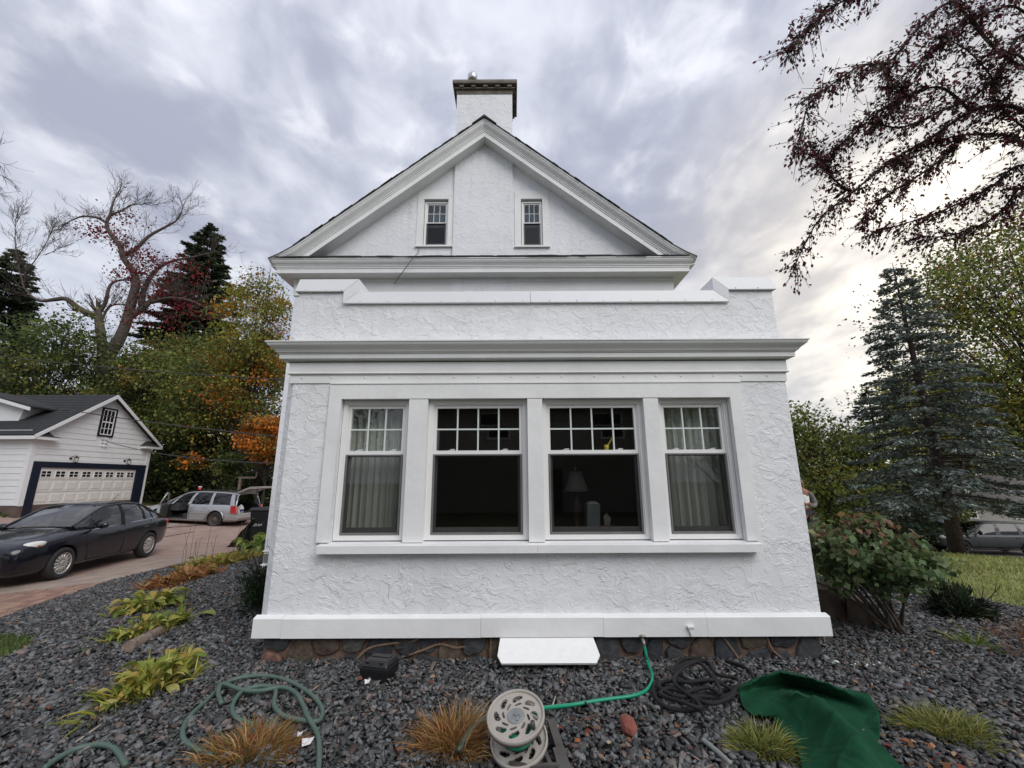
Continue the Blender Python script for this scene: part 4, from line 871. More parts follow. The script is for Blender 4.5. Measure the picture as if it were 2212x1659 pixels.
def greenhouse(t, gs, ws_i, rw_i, m, pillars, roofm=None, skip_side=()):
    """ws_i: stations 0..ws_i are windscreen, rw_i.. are rear glass; roof panel between"""
    S = [green_sec(g) for g in gs]
    # interpolate stations for smoothness
    for nm, i0, i1, cols in (('windscreen', 0, ws_i, (2, 3, 4, 5)), ('rear_window', rw_i, len(gs) - 1, (2, 3, 4, 5))):
        mb = MB(); 
        for i in range(i0, i1):
            for j in cols: mb.add([S[i][j], S[i][j + 1], S[i + 1][j + 1], S[i + 1][j]], [(0, 1, 2, 3)])
        if mb.f: mb.build(nm, M_CARGLASS, t, True, fix=True)
    mb = MB()
    for i in range(ws_i, rw_i):
        for j in (2, 3, 4, 5): mb.add([S[i][j], S[i][j + 1], S[i + 1][j + 1], S[i + 1][j]], [(0, 1, 2, 3)])
    o = mb.build('roof', roofm or m, t, True, fix=True); md = o.modifiers.new('s', 'SOLIDIFY'); md.thickness = .02; md.offset = 0
    for sd in (0, 7):
        mb = MB()
        for i in range(len(gs) - 1):
            if (sd, i) in skip_side: continue
            for j in ((0, 1) if sd == 0 else (6, 7)): mb.add([S[i][j], S[i][j + 1], S[i + 1][j + 1], S[i + 1][j]], [(0, 1, 2, 3)])
        mb.build('side_window', M_CARGLASS, t, True, fix=True)
    # roof rails / pillar strips along the upper edge
    for sd in (2, 6):
        mb = MB(); mb.tube(catmull([S[i][sd] for i in range(len(gs))], 4), .030, 8); mb.build('roof_rail', m, t, True)
    for (xa, xb, wd, mm) in pillars:       # belt x, top x, half width
        for sgn in (1, -1):
            if (sgn, xa) in skip_side: continue
            def at(x, col):
                xs = [g[0] for g in gs]
                for i in range(len(gs) - 1):
                    if xs[i] >= x >= xs[i + 1]:
                        f = (xs[i] - x) / (xs[i] - xs[i + 1]); a, b = Vector(S[i][col]), Vector(S[i + 1][col]); return a.lerp(b, f)
                return Vector(S[-1][col])
            cs = (0, 1, 2) if sgn > 0 else (8, 7, 6); mb = MB(); vs = []
            for c_, f in zip(cs, (0, .55, 1)):
                x = xa + (xb - xa) * f
                for dx in (wd, -wd): p = at(x + dx * (1.15 - .3 * f), c_); vs.append(p + Vector((0, sgn * .008, 0)))
            mb.add(vs, [(0, 1, 3, 2), (2, 3, 5, 4)]); o = mb.build('pillar', mm or m, t, fix=True); md = o.modifiers.new('s', 'SOLIDIFY'); md.thickness = .015
    return S
def seam(t, st, pts, r=.006, m=None, name='panel_seam', sgn=1):
    mb = MB(); mb.tube([(x, sgn * (side_y(st, x, z) + .001), z) for x, z in pts], r, 5); return mb.build(name, m or M_SEAM, t)
def seats(t, rows, z=.28):
    for x in rows:
        for y in (.38, -.38):
            mb = MB(); mb.box(x - .25, x + .25, y - .24, y + .24, z, z + .2); mb.prism([(x - .28, z + .15), (x - .16, z + .15), (x - .30, z + .75), (x - .40, z + .75)], lambda p, q: (p[0], q, p[1]), y - .23, y + .23); mb.prism([(x - .33, z + .80), (x - .39, z + .80), (x - .42, z + .98), (x - .35, z + .98)], lambda p, q: (p[0], q, p[1]), y - .12, y + .12); mb.build('seat', M_SEAT, t)

# ---- dark sedan
M_NAVYCAR = carpaint('midnight_blue_paint', (.0022, .003, .008), .0)
fw_, rw_ = gnd(127, 1255), gnd(313, 1206); hd = (fw_ - rw_); hd.z = 0; hd.normalize(); lf = Vector((-hd.y, hd.x, 0)); mid_ = (fw_ + rw_) / 2 - lf * .86 - hd * .04
T = thing('parked_car', 'dark blue sedan parked on the driveway beside the gravel bed', 'car', (mid_.x, mid_.y, (Z(fw_.x, fw_.y) + Z(rw_.x, rw_.y)) / 2 + .03), math.atan2(hd.y, hd.x))
ST = [(2.27, .30, .60, .64, .52), (2.24, .23, .67, .735, .68), (2.12, .19, .735, .82, .785), (1.9, .18, .785, .885, .84), (1.55, .18, .845, .945, .862), (1.15, .18, .89, 1.0, .868), (.85, .18, .92, 1.025, .87), (.3, .18, .925, .95, .87), (-.4, .18, .95, .96, .87), (-1.0, .18, .975, .985, .868), (-1.5, .2, .99, 1.01, .86), (-1.85, .22, .985, 1.045, .83), (-2.1, .25, .94, 1.055, .78), (-2.24, .32, .84, 1.02, .70), (-2.29, .42, .68, .80, .58)]
lower_body(T, ST, ((1.32, .315), (-1.30, .315)), .365, M_NAVYCAR)
GS = [(1.0, .985, 1.02, .74, .66), (.70, .955, 1.18, .78, .63), (.38, .94, 1.335, .80, .60), (.12, .935, 1.42, .80, .585), (-.15, .935, 1.445, .80, .57), (-.5, .945, 1.462, .80, .57), (-.9, .955, 1.440, .795, .57), (-1.2, .965, 1.385, .79, .565), (-1.5, .975, 1.27, .77, .565), (-1.72, .985, 1.15, .74, .58), (-1.92, .99, 1.05, .70, .62)]
greenhouse(T, GS, 3, 7, M_NAVYCAR, ((.70, .42, .045, None), (-.32, -.36, .05, M_SEAM), (-1.12, -1.05, .03, M_SEAM), (-1.62, -1.42, .12, None)))
seats(T, (.15, -.75)); mb = MB(); mb.box(.42, .95, -.68, .68, .7, .92); mb.build('dashboard', M_SEAT, T)
mb = MB(); mb.box(-1.55, .6, -.75, .75, .22, .5); mb.build('cabin_floor', M_SEAM, T)
for x in (1.32, -1.30):
    for sd in (1, -1): wheel(T, x, sd * .765, .315, sd, M_ALLOY, 14)
seam(T, ST, [(.83, .86), (.80, .6), (.72, .42), (.70, .28)]); seam(T, ST, [(-.30, .93), (-.32, .6), (-.33, .26)]); seam(T, ST, [(-1.28, .96), (-1.22, .75), (-1.02, .55), (-.92, .40), (-.9, .27)]); seam(T, ST, [(.7, .27), (0, .25), (-.9, .27)])
for pts in ([(.62, .908), (0, .93), (-.7, .955), (-1.55, .985)],): seam(T, ST, catmull([(x, z, 0) for x, z in pts], 5) and [(p.x, p.y) for p in catmull([(x, z, 0) for x, z in pts], 5)], .011, M_CHROME, 'belt_trim')
for x in (-.18, -1.05):
    mb = MB(); y = side_y(ST, x, .80) + .018; mb.tube([(x + .09, y - .012, .80), (x + .06, y, .803), (x - .07, y, .808), (x - .1, y - .012, .81)], .014, 8); mb.build('door_handle', M_NAVYCAR, T, True)
for sd in (1, -1):
    mb = MB(); mb.ball((.62, sd * .98, 1.0), (.075, .13, .075), 14, 8); mb.tube([(.64, sd * .80, .95), (.63, sd * .93, .97)], .025, 6); mb.build('mirror', M_NAVYCAR, T, True)
    A = Matrix.Rotation(R(-38 * sd), 4, 'Z') @ Matrix.Rotation(R(14), 4, 'Y')
    mb = MB(); mb.ball((1.975, sd * .675, .725), (.27, .085, .082), 16, 8, A); hl = mb.build('headlight', M_LENS, T, True)
    mb = MB(); mb.ball((1.90, sd * .765, .735), (.085, .05, .050), 10, 6, A); mb.build('indicator', M_AMBER, hl, True); mb = MB(); mb.ball((2.075, sd * .655, .715), (.045, .045, .05), 10, 6, A); mb.build('bulb', M_CHROME, hl, True)
    mb = MB(); mb.ball((2.165, sd * .56, .33), (.06, .085, .055), 12, 6, A); fl = mb.build('fog_lamp', M_SEAM, T, True); mb = MB(); mb.ball((2.20, sd * .545, .33), (.035, .04, .038), 10, 6, A); mb.build('bulb', M_LENS, fl, True)
    mb = MB(); mb.ball((-2.12, sd * .665, .84), (.10, .115, .10), 12, 7, Matrix.Rotation(R(-30 * sd), 4, 'Z')); mb.build('tail_lamp', M_RED, T, True)
mb = MB(); mb.prism([(2.225, .64), (2.275, .60), (2.285, .50), (2.24, .46)], lambda p, y: (p[0], y, p[1]), -.38, .38); mb.build('grille', M_SEAM, T)
mb = MB(); mb.box(2.235, 2.285, -.45, .45, .26, .36); mb.build('air_intake', M_SEAM, T)
mb = MB(); mb.tube([(-.95, 0, 1.455), (-1.16, 0, 1.64)], .006, 5); mb.build('antenna', M_SEAM, T)
for y in (.25, -.3): mb = MB(); mb.tube([(.98, y, .985), (.78, y - .25, 1.10), (.72, y - .42, 1.13)], .009, 5); mb.build('wiper', M_SEAM, T)

# ---- silver station wagon with the front door and the tailgate open
M_SILVER = carpaint('silver_paint', (.42, .43, .44), .55); M_SILVERD = mat('road_dusty_silver', (.30, .28, .26), .5, .3)
rwp = gnd(460, 1137); ang = R(180 - 5); hd = Vector((math.cos(ang), math.sin(ang), 0)); lf = Vector((-hd.y, hd.x, 0)); mid_ = rwp - lf * .86 + hd * 1.35
T = thing('station_wagon', 'silver station wagon with open driver door and raised tailgate', 'car', (mid_.x, mid_.y, rwp.z), ang); T.rotation_euler = (0, R(-2.2), ang)
ST2 = [(2.33, .30, .52, .56, .45), (2.28, .22, .60, .66, .62), (2.1, .19, .70, .76, .76), (1.75, .18, .77, .85, .84), (1.3, .18, .85, .93, .868), (.98, .18, .89, .98, .87), (.3, .18, .92, .95, .87), (-.5, .18, .94, .95, .87), (-1.3, .18, .955, .965, .868), (-1.85, .21, .96, .965, .855), (-2.2, .25, .93, .94, .81), (-2.33, .32, .62, .66, .74), (-2.37, .38, .55, .58, .64)]
lower_body(T, ST2, ((1.36, .32), (-1.34, .32)), .375, M_SILVER, extra=[(-.06, .93, .45, 1.2, .30, 1.05), (-2.6, -1.15, -.66, .66, .60, 1.2), (-1.2, .85, -.7, .7, .45, 1.2)])
GS2 = [(1.12, .94, .965, .72, .64), (.75, .93, 1.18, .78, .63), (.40, .925, 1.36, .81, .61), (.15, .93, 1.43, .81, .605), (-.2, .935, 1.465, .81, .60), (-.9, .94, 1.475, .81, .60), (-1.5, .945, 1.46, .80, .595), (-1.95, .95, 1.43, .79, .59), (-2.12, .95, 1.40, .785, .585)]
greenhouse(T, GS2, 3, 8, M_SILVER, ((.83, .52, .05, None), (-.02, -.16, .065, None), (-1.02, -.98, .06, None), (-2.02, -1.86, .09, None)), skip_side=((0, 0), (0, 1), (0, 2), (0, 3)))
seats(T, (.1, -.85), .3); mb = MB(); mb.box(.55, 1.0, -.70, .70, .62, .93); mb.build('dashboard', M_SEAT, T)
mb = MB(); mb.tube([(.50 + .16 * .35 * math.cos(a), .38 + .17 * math.cos(a) * 0 + .17 * math.sin(a), .98 + .17 * math.cos(a)) for a in np.linspace(0, 6.28, 20)], .013, 6, closed=True); mb.build('steering_wheel', M_SEAT, T)
mb = MB(); mb.box(-1.15, .95, -.74, .74, .24, .32); mb.box(-2.3, -1.15, -.65, .65, .585, .603); mb.build('cabin_floor', M_SEAT, T)
for sd in (1, -1): mb = MB(); mb.box(.93, .94, sd * .5 - .2, sd * .5 + .2, .3, .9); mb.build('footwell', M_SEAT, T)
for x in (1.36, -1.34):
    for sd in (1, -1): wheel(T, x, sd * .765, .32, sd, mat('rusty_steel_rim', (.085, .062, .055), .7), 10, True)
seam(T, ST2, [(-.08, .92), (-.12, .6), (-.14, .28)]); seam(T, ST2, [(-1.05, .95), (-1.02, .7), (-.92, .5), (-.85, .3)]); seam(T, ST2, [(-.15, .56), (-.86, .56)], .016, M_SILVERD, 'side_moulding'); seam(T, ST2, [(-.14, .30), (-.85, .32)], .02, M_SILVER, 'sill_trim')
for a in (0.,): 
    mb = MB(); pts = [(-1.34 + .41 * math.cos(q), .876, .32 + .41 * math.sin(q)) for q in np.linspace(.05, 3.0, 18)]; mb.tube(pts, .022, 6); mb.build('wheel_arch_lip', M_SILVER, T, True)
mb = MB(); mb.prism([(-1.78, .30), (-1.78, .52), (-2.2, .54), (-2.42, .53), (-2.46, .40), (-2.40, .30)], lambda p, y: (p[0], y, p[1]), -.80, .88 ); o = mb.build('bumper', M_SILVERD, T); md = o.modifiers.new('b', 'BEVEL'); md.width = .05; md.segments = 3
mb = MB(); y = side_y(ST2, -.85, .78) + .02; mb.tube([(-.72, y - .015, .80), (-.76, y, .80), (-.90, y, .805), (-.93, y - .015, .805)], .016, 8); mb.build('door_handle', M_SILVER, T, True)
for sd in (1, -1):
    mb = MB(); mb.prism([(-2.02, .62), (-2.00, .92), (-2.23, .90), (-2.30, .62)], lambda p, y: (p[0], y, p[1]), sd * .80 - .07, sd * .80 + .07); mb.build('tail_lamp', M_RED, T)
    mb = MB(); mb.ball((2.12, sd * .64, .66), (.16, .12, .08), 12, 6, Matrix.Rotation(R(-30 * sd), 4, 'Z')); mb.build('headlight', M_LENS, T, True)
    mb = MB(); mb.tube([(-1.95, sd * .56, 1.49), (-1.7, sd * .56, 1.515), (.0, sd * .565, 1.51), (.25, sd * .57, 1.46)], .016, 6); mb.build('roof_rack_bar', M_SEAM, T, True)
    mb = MB(); mb.tube([(-2.17, sd * .76, .62), (-2.16, sd * .75, .95), (-2.06, sd * .58, 1.40)], .035, 6); mb.build('tail_pillar', M_SILVER, T, True)
# open door, hinged at its front edge
DH = bpy.data.objects.new('door', None)
mb = MB(); A = Matrix.Translation((.95, .86, 0)) @ Matrix.Rotation(R(180 + 62 - 124), 4, 'Z')
A = Matrix.Translation((.95, .86, 0)) @ Matrix.Rotation(R(-62), 4, 'Z')          # local -x runs rearwards along the door
mb.prism([(0, .32), (0, .90), (-.08, .92), (-1.0, .93), (-1.03, .55), (-.98, .28), (-.1, .27)], lambda p, y: A @ Vector((p[0], y, p[1])), -.05, .045); dr = mb.build('door', M_SILVER, T)
mb = MB(); mb.tube([A @ Vector(p) for p in ((-.10, -.02, .92), (-.42, -.10, 1.22), (-.66, -.17, 1.37), (-1.0, -.19, 1.40), (-1.06, -.1, 1.15), (-1.02, 0, .93))], .026, 6); mb.build('window_frame', M_SILVER, dr, True)
mb = MB(); mb.prism([(-.08, .36), (-.08, .86), (-.95, .88), (-.96, .36)], lambda p, y: A @ Vector((p[0], y, p[1])), -.075, -.052); mb.build('door_lining', M_SEAT, dr)
mb = MB(); mb.ball(A @ Vector((-.14, .12, .98)), (.07, .11, .07), 10, 6); mb.build('mirror', M_SEAM, dr, True)
# raised tailgate
mb = MB(); hinge = Vector((-2.0, 0, 1.44)); tp = [(0, 0), (-.25, .17), (-.55, .30), (-.70, .31), (-1.02, .33), (-1.05, .26), (-.72, .20), (-.52, .20), (-.22, .08), (0, -.04)]
def tg(p, y): return (hinge.x + p[0], y * (1 - .1 * abs(p[0])), hinge.z + p[1])
for y0, y1 in ((-.62, -.52), (.52, .62)): mb.prism(tp, tg, y0, y1)
mb.prism([tp[3], tp[4], tp[5], tp[6]], tg, -.52, .52); mb.prism([tp[0], (-.10, .07), (-.10, -.01), tp[9]], tg, -.52, .52); tgo = mb.build('tailgate', M_SILVERD, T)
mb = MB(); mb.add([tg((-.10, .04), -.52), tg((-.10, .04), .52), tg((-.62, .27), .52), tg((-.62, .27), -.52)], [(0, 1, 2, 3)]); mb.build('tailgate_window', M_CARGLASS, tgo)
mb = MB(); mb.prism([(-.62, .20), (-.98, .255), (-.98, .24), (-.62, .185)], tg, -.42, .42); mb.build('tailgate_lining', mat('pale_lining', (.35, .32, .29), .8), tgo)
for sd in (1, -1): mb = MB(); mb.tube([(-2.14, sd * .62, 1.15), (-2.42, sd * .55, 1.58)], .011, 5); mb.build('gas_strut', M_SEAM, tgo)
def on_wagon(p): return T.matrix_world @ Vector(p)
bpy.context.view_layer.update()
p = on_wagon((.02, .35, 1.49)); t = thing('red_cup', 'red plastic cup with pale rim left on the wagon roof', 'cup', p)
mb = MB(); mb.lathe([(.05, 0), (.068, .13), (.066, .13), (.048, .005)], 16); mb.build('cup', mat('red_plastic', (.55, .03, .04), .35), t, True); mb = MB(); mb.lathe([(.069, .128), (.074, .165), (.068, .165), (.064, .13)], 16, close=True); mb.build('rim', M_VINYL, t, True)
p = on_wagon((-2.02, .25, .605)); t = thing('white_jug', 'white plastic jug with blue label in the wagon boot', 'jug', p)
mb = MB(); mb.box(-.09, .09, -.09, .09, 0, .2); mb.prism([(-.09, .2), (.09, .2), (.04, .30), (-.04, .30)], lambda q, y: (q[0], y, q[1]), -.06, .06); mb.lathe([(.03, .30), (.03, .34)], 10); mb.build('bottle', M_VINYL, t); mb = MB(); mb.box(-.094, .094, -.094, .094, .04, .13); mb.build('label', mat('blue_label', (.03, .04, .20), .6), t)
p = on_wagon((-2.05, .52, .605)); t = thing('cloth_bundle', 'crumpled red and white cloth bundle in the wagon boot', 'cloth', p)
mb = MB(); mb.ball((0, 0, .07), (.13, .11, .08), 10, 6); mb.build('cloth', mat('pale_cloth', (.5, .47, .45), .9, noise=(14, 1), alt=(.3, .05, .05)), t, True); mb = MB(); mb.ball((-.06, -.09, .05), (.09, .07, .06), 9, 5); mb.build('rag', mat('red_cloth', (.30, .05, .05), .9), t, True)
p = gnd(415, 1077); 
# ---- grey pickup on the road
M_GREYCAR = mat('charcoal_grey_paint', (.06, .066, .066), .42, .2, .4)
fp = aty(2084, 1191, 28.5); pa = R(170); ph = Vector((math.cos(pa), math.sin(pa), 0)); pl = Vector((-ph.y, ph.x, 0)); pc = fp - (ph * 1.68 + pl * .93) * 1.12
T = thing('pickup_truck', 'dark grey crew cab pickup passing on the road beyond the lawn', 'pickup truck', (pc.x, pc.y, Z(pc.x, pc.y) + .03), pa); T.scale = (1.12, 1.12, 1.12)
ST3 = [(2.72, .55, .86, .92, .62), (2.66, .42, 1.0, 1.06, .82), (2.45, .36, 1.06, 1.13, .90), (1.9, .34, 1.09, 1.17, .93), (1.35, .34, 1.10, 1.17, .93), (1.0, .34, 1.10, 1.15, .93), (0, .34, 1.11, 1.13, .93), (-.9, .34, 1.12, 1.14, .93), (-1.8, .36, 1.13, 1.15, .93), (-2.55, .42, 1.13, 1.15, .92), (-2.66, .48, 1.10, 1.13, .90)]
lower_body(T, ST3, ((1.68, .39), (-1.60, .39)), .45, M_GREYCAR, sub=1)
GS3 = [(1.22, 1.12, 1.15, .80, .72), (.85, 1.11, 1.38, .84, .69), (.45, 1.11, 1.62, .86, .66), (.15, 1.11, 1.73, .86, .65), (-.4, 1.12, 1.77, .86, .65), (-1.2, 1.12, 1.76, .86, .65), (-1.9, 1.13, 1.74, .86, .66), (-2.4, 1.13, 1.68, .86, .67), (-2.6, 1.13, 1.45, .85, .72)]
M_CARGLASS = glass('tinted_glass', (.08, .085, .09), .03, .6)
greenhouse(T, GS3, 3, 7, M_GREYCAR, ((.92, .55, .05, None), (-.22, -.30, .10, None), (-1.32, -1.30, .08, None), (-2.42, -2.3, .10, None)))
seats(T, (.1, -.9), .5)
for x in (1.68, -1.60):
    for sd in (1, -1): wheel(T, x, sd * .80, .39, sd, mat('dark_rim', (.10, .10, .10), .5, .4), 6, w=.25)
for pts in ([(.95, 1.08), (.9, .7), (.85, .45)], [(-.22, 1.1), (-.22, .45)], [(-1.3, 1.1), (-1.12, .7), (-1.1, .5)]):
    seam(T, ST3, pts, .009)
for x in (-.08, -1.1): mb = MB(); mb.tube([(x + .1, .94, .98), (x - .1, .945, .985)], .02, 6); mb.build('door_handle', M_GREYCAR, T)
seam(T, ST3, [(-1.4, 1.16), (-2.5, 1.165)], .012, M_CHROME, 'belt_trim')
for sd in (1, -1):
    mb = MB(); mb.ball((.80, sd * 1.06, 1.22), (.09, .11, .13), 12, 7); mb.tube([(.84, sd * .86, 1.14), (.82, sd * .98, 1.2)], .03, 6); mb.build('mirror', M_SEAM, T, True)
    mb = MB(); mb.ball((2.50, sd * .76, .93), (.16, .12, .11), 12, 6, Matrix.Rotation(R(-25 * sd), 4, 'Z')); mb.build('headlight', M_LENS, T, True)
    mb = MB(); mb.prism([(-1.2, .30), (1.2, .30), (1.2, .37), (-1.2, .37)], lambda p, y: (p[0], y, p[1]), sd * .90 - .05, sd * .90 + .05); mb.build('side_step', M_SEAM, T)
mb = MB(); mb.prism([(2.66, 1.0), (2.73, .95), (2.75, .65), (2.68, .6)], lambda p, y: (p[0], y, p[1]), -.5, .5); mb.build('grille', M_SEAM, T)
# ================================================================== PLANTS: builders
def unit(v): return v / np.maximum(np.linalg.norm(v, axis=-1, keepdims=True), 1e-9)
def leaf_cards(C, size, col, aspect=.62, flat=.0, droop=.0, rng=RNG, dirs=None):
    """leaf shaped quads folded along the midrib; C centres (n,3), size (n,), col (n,3)"""
    n = len(C); d = unit(rng.normal(0, 1, (n, 3)) + np.array([0, 0, -droop])) if dirs is None else unit(dirs + rng.normal(0, .35, (n, 3)))
    u = unit(rng.normal(0, 1, (n, 3)) * np.array([1, 1, 1]) + np.array([0, 0, flat])); s = unit(np.cross(d, u)); nn = np.cross(s, d)
    h = (size * .5)[:, None]; w = h * aspect
    v = np.stack([C - d * h, C + s * w - d * h * .1 + nn * w * .25, C + d * h, C - s * w - d * h * .1 + nn * w * .25], 1)
    return v.reshape(-1, 3), np.arange(n * 4).reshape(n, 4), np.repeat(col, 4, 0)
def pal(n, cols, wts, var=.3, rng=RNG):
    c = np.array(cols)[rng.choice(len(cols), n, p=np.array(wts) / sum(wts))]; return c * rng.uniform(1 - var, 1 + var, (n, 1)) * rng.uniform(.9, 1.1, (n, 3))
class Skel:
    def __init__(s, seed): s.mb = MB(); s.r = random.Random(seed); s.tips = []; s.mid = []
    def limb(s, pts, r0, r1, n=7, k=5):
        P = catmull(pts, k) if len(pts) > 2 else [Vector(pts[0]).lerp(Vector(pts[1]), i / 4) for i in range(5)]
        m = len(P); s.mb.tube(P, [r0 + (r1 - r0) * (i / (m - 1)) for i in range(m)], n); return P
    def grow(s, p, d, ln, r, depth, spread=.7, up=.15, wob=.25, nch=(2, 4), shrink=.68, minr=.006):
        rr = s.r; pts = [p]; q = Vector(p); dd = Vector(d).normalized(); k = 4
        for i in range(k):
            dd = (dd + Vector((rr.gauss(0, wob), rr.gauss(0, wob), rr.gauss(0, wob) + up)) * .5).normalized(); q = q + dd * ln / k; pts.append(q.copy())
        rt = max(r * .55, minr * .6); m = len(pts); s.mb.tube(pts, [max(r + (rt - r) * i / (m - 1), minr * .6) for i in range(m)], 6 if r > .04 else (4 if r > .015 else 3), cap=False)
        if depth <= 0: s.tips.append((q.copy(), dd.copy())); s.mid.append(pts[2].copy()); return
        for j in range(rr.randint(*nch)):
            f = rr.uniform(.35, 1.0); i = min(int(f * k), k - 1); b = pts[i].lerp(pts[i + 1], f * k - i)
            nd = (dd + Vector((rr.gauss(0, spread), rr.gauss(0, spread), rr.gauss(0, spread * .8)))).normalized(); s.grow(b, nd, ln * shrink * rr.uniform(.75, 1.2), max(r * .5, minr), depth - 1, spread, up, wob, nch, shrink, minr)
        s.grow(q, dd, ln * shrink, rt, depth - 1, spread, up, wob, nch, shrink, minr)
def local(o, loc):   # geometry was built in world space: bring it under its base
    o.location = -Vector(loc)
def tree(name, label, base, H_, crown, nleaf, lsize, cols, wts, seed, trunk_r=.18, group=None, bark=None, lean=(0, 0), clumps=90, density=.55, limbs=9, cb=.25):
    """deciduous tree: tapered trunk, limbs into an uneven crown made of leaf clumps. crown = (rx, ry, rz, centre height)"""
    rng = np.random.default_rng(seed); rr = random.Random(seed); base = Vector(base); t = thing(name, label, 'tree', base, 0, group)
    sk = Skel(seed); top = base + Vector((lean[0], lean[1], H_ * .86)); tr = sk.limb([base, base.lerp(top, .3) + Vector((rr.uniform(-.2, .2), rr.uniform(-.2, .2), 0)), base.lerp(top, .65) + Vector((rr.uniform(-.25, .25), rr.uniform(-.25, .25), 0)), top], trunk_r, trunk_r * .12, 8)
    rx, ry, rz, ch = crown; cc = np.array([base.x + lean[0] * .8, base.y + lean[1] * .8, base.z + ch])
    # clump centres: mostly in the outer part of the crown
    u = unit(rng.normal(0, 1, (clumps, 3))); rad = rng.uniform(.35, 1.0, (clumps, 1)) ** .6; K = cc + u * rad * np.array([rx, ry, rz]) * rng.uniform(.82, 1.12, (clumps, 1))
    K = K[K[:, 2] > base.z + H_ * cb * .6]
    for i in range(0, len(K), 2):
        e = Vector(K[i]); f = min(max((e.z - base.z - H_ * .12) / H_, .08), .8) * .9; s0 = tr[int(f * (len(tr) - 1))]; m_ = s0.lerp(e, .5) + Vector((rr.uniform(-.2, .2), rr.uniform(-.2, .2), .15 * (e - s0).length * .5)); r0 = trunk_r * (1 - f) * .42
        P = sk.limb([s0, m_, e], max(r0, .02), .012, 5, 4)
        for q in range(3): a = P[rr.randrange(3, len(P))]; sk.grow(a, unit(rng.normal(0, 1, 3)), (e - s0).length * .28, .014, 1, minr=.008)
    o = sk.mb.build('trunk', bark or M_BARKD, t, True); local(o, base)
    ci = rng.choice(len(K), nleaf); sg = (rx + ry + rz) / 3 * rng.uniform(.10, .24, len(K)); C = K[ci] + np.clip(rng.normal(0, 1, (nleaf, 3)), -1.7, 1.7) * sg[ci][:, None] * np.array([1, 1, .62])
    cl = pal(len(K), cols, wts, .3, rng); colr = cl[ci] * rng.uniform(.65, 1.3, (nleaf, 1)); mixk = rng.random(nleaf) < .3; colr[mixk] = pal(mixk.sum(), cols, wts, .3, rng)
    v, f, c = leaf_cards(C, rng.uniform(.6, 1.25, nleaf) * lsize, colr, .7, flat=1.5, droop=.4, rng=rng)
    o = npmesh('crown', v, f, M_LEAF, t, c); local(o, base); return t
def conifer(name, label, base, H_, rbase, seed, cols, wts, nw=26, per=9, spray=.16, dens=36, group=None, bark=None, first=.12, droop=.25, trunk_r=.2, bare=0., taper=.78):
    """spruce: straight trunk, whorls of drooping limbs clothed in needle sprays"""
    rng = np.random.default_rng(seed); rr = random.Random(seed); base = Vector(base); t = thing(name, label, 'tree', base, 0, group)
    mb = MB(); P = [base + Vector((0, 0, H_ * i / 8)) for i in range(9)]; mb.tube(P, [trunk_r * (1 - i / 8.3) for i in range(9)], 10); C = []; D = []; S = []
    for w in range(nw):
        f = first + (1 - first) * (w / nw) ** .92; z = H_ * f; rl = rbase * (1 - f) ** taper + .12; npb = max(4, int(per * (1.15 - f * .5)))
        for k in range(npb):
            a = 6.283 * k / npb + rr.uniform(-.4, .4) + w; L_ = rl * rr.uniform(.72, 1.12); zz = z + rr.uniform(-.5, .5) * H_ / nw; up = .25 * f; pts = []
            for i in range(6):
                q = i / 5; pts.append(base + Vector((math.cos(a) * L_ * q, math.sin(a) * L_ * q, zz + L_ * (up * q - droop * q * q * 1.1 + .12 * q ** 3))))
            mb.tube(pts, [max(.035 * L_ / 2.5 * (1 - q / 5.5), .006) for q in range(6)], 4, cap=False)
            m = max(6, int(dens * L_)); q = rng.uniform(.22 + bare, 1.0, m) ** .75; j = np.minimum((q * 5).astype(int), 4); pp = np.array(pts); B = pp[j] + (pp[np.minimum(j + 1, 5)] - pp[j]) * (q * 5 - j)[:, None]
            dr = unit(pp[np.minimum(j + 1, 5)] - pp[j]); side = np.cross(dr, [0, 0, 1]); sd = rng.choice([-1, 1], m)[:, None]; wdt = (L_ * .30 * (1.05 - q) + .10)[:, None]; off = rng.uniform(0, 1, (m, 1))
            C.append(B + side * sd * wdt * off + np.array([0, 0, 1.]) * (rng.normal(0, .03, (m, 1)) - off * wdt * .18)); D.append(dr * .75 + side * sd * .7 + np.array([0, 0, -.1])); S.append(np.full(m, spray) * rng.uniform(.7, 1.3, m))
    o = mb.build('trunk', bark or M_BARKD, t, True); local(o, base)
    C = np.concatenate(C); D = np.concatenate(D); S = np.concatenate(S); n = len(C); co = pal(n, cols, wts, .35, rng)
    v1, f1, c1 = leaf_cards(C, S, co, .30, flat=1.5, rng=rng, dirs=D); v2, f2, c2 = leaf_cards(C + rng.normal(0, .02, (n, 3)), S * .8, co * .9, .30, flat=0, rng=rng, dirs=D)
    o = npmesh('crown', np.concatenate([v1, v2]), np.concatenate([f1, f2 + len(v1)]), M_NEEDLE, t, np.concatenate([c1, c2])); local(o, base); return t
def top_at(px, py, y):
    p = aty(px, py, y); return (p.x, y, Z(p.x, y)), p.z - Z(p.x, y)
DG, MG, YG, OL, OR_, RD = (.085, .118, .034), (.19, .22, .052), (.33, .31, .052), (.25, .21, .048), (.62, .22, .03), (.24, .02, .026)
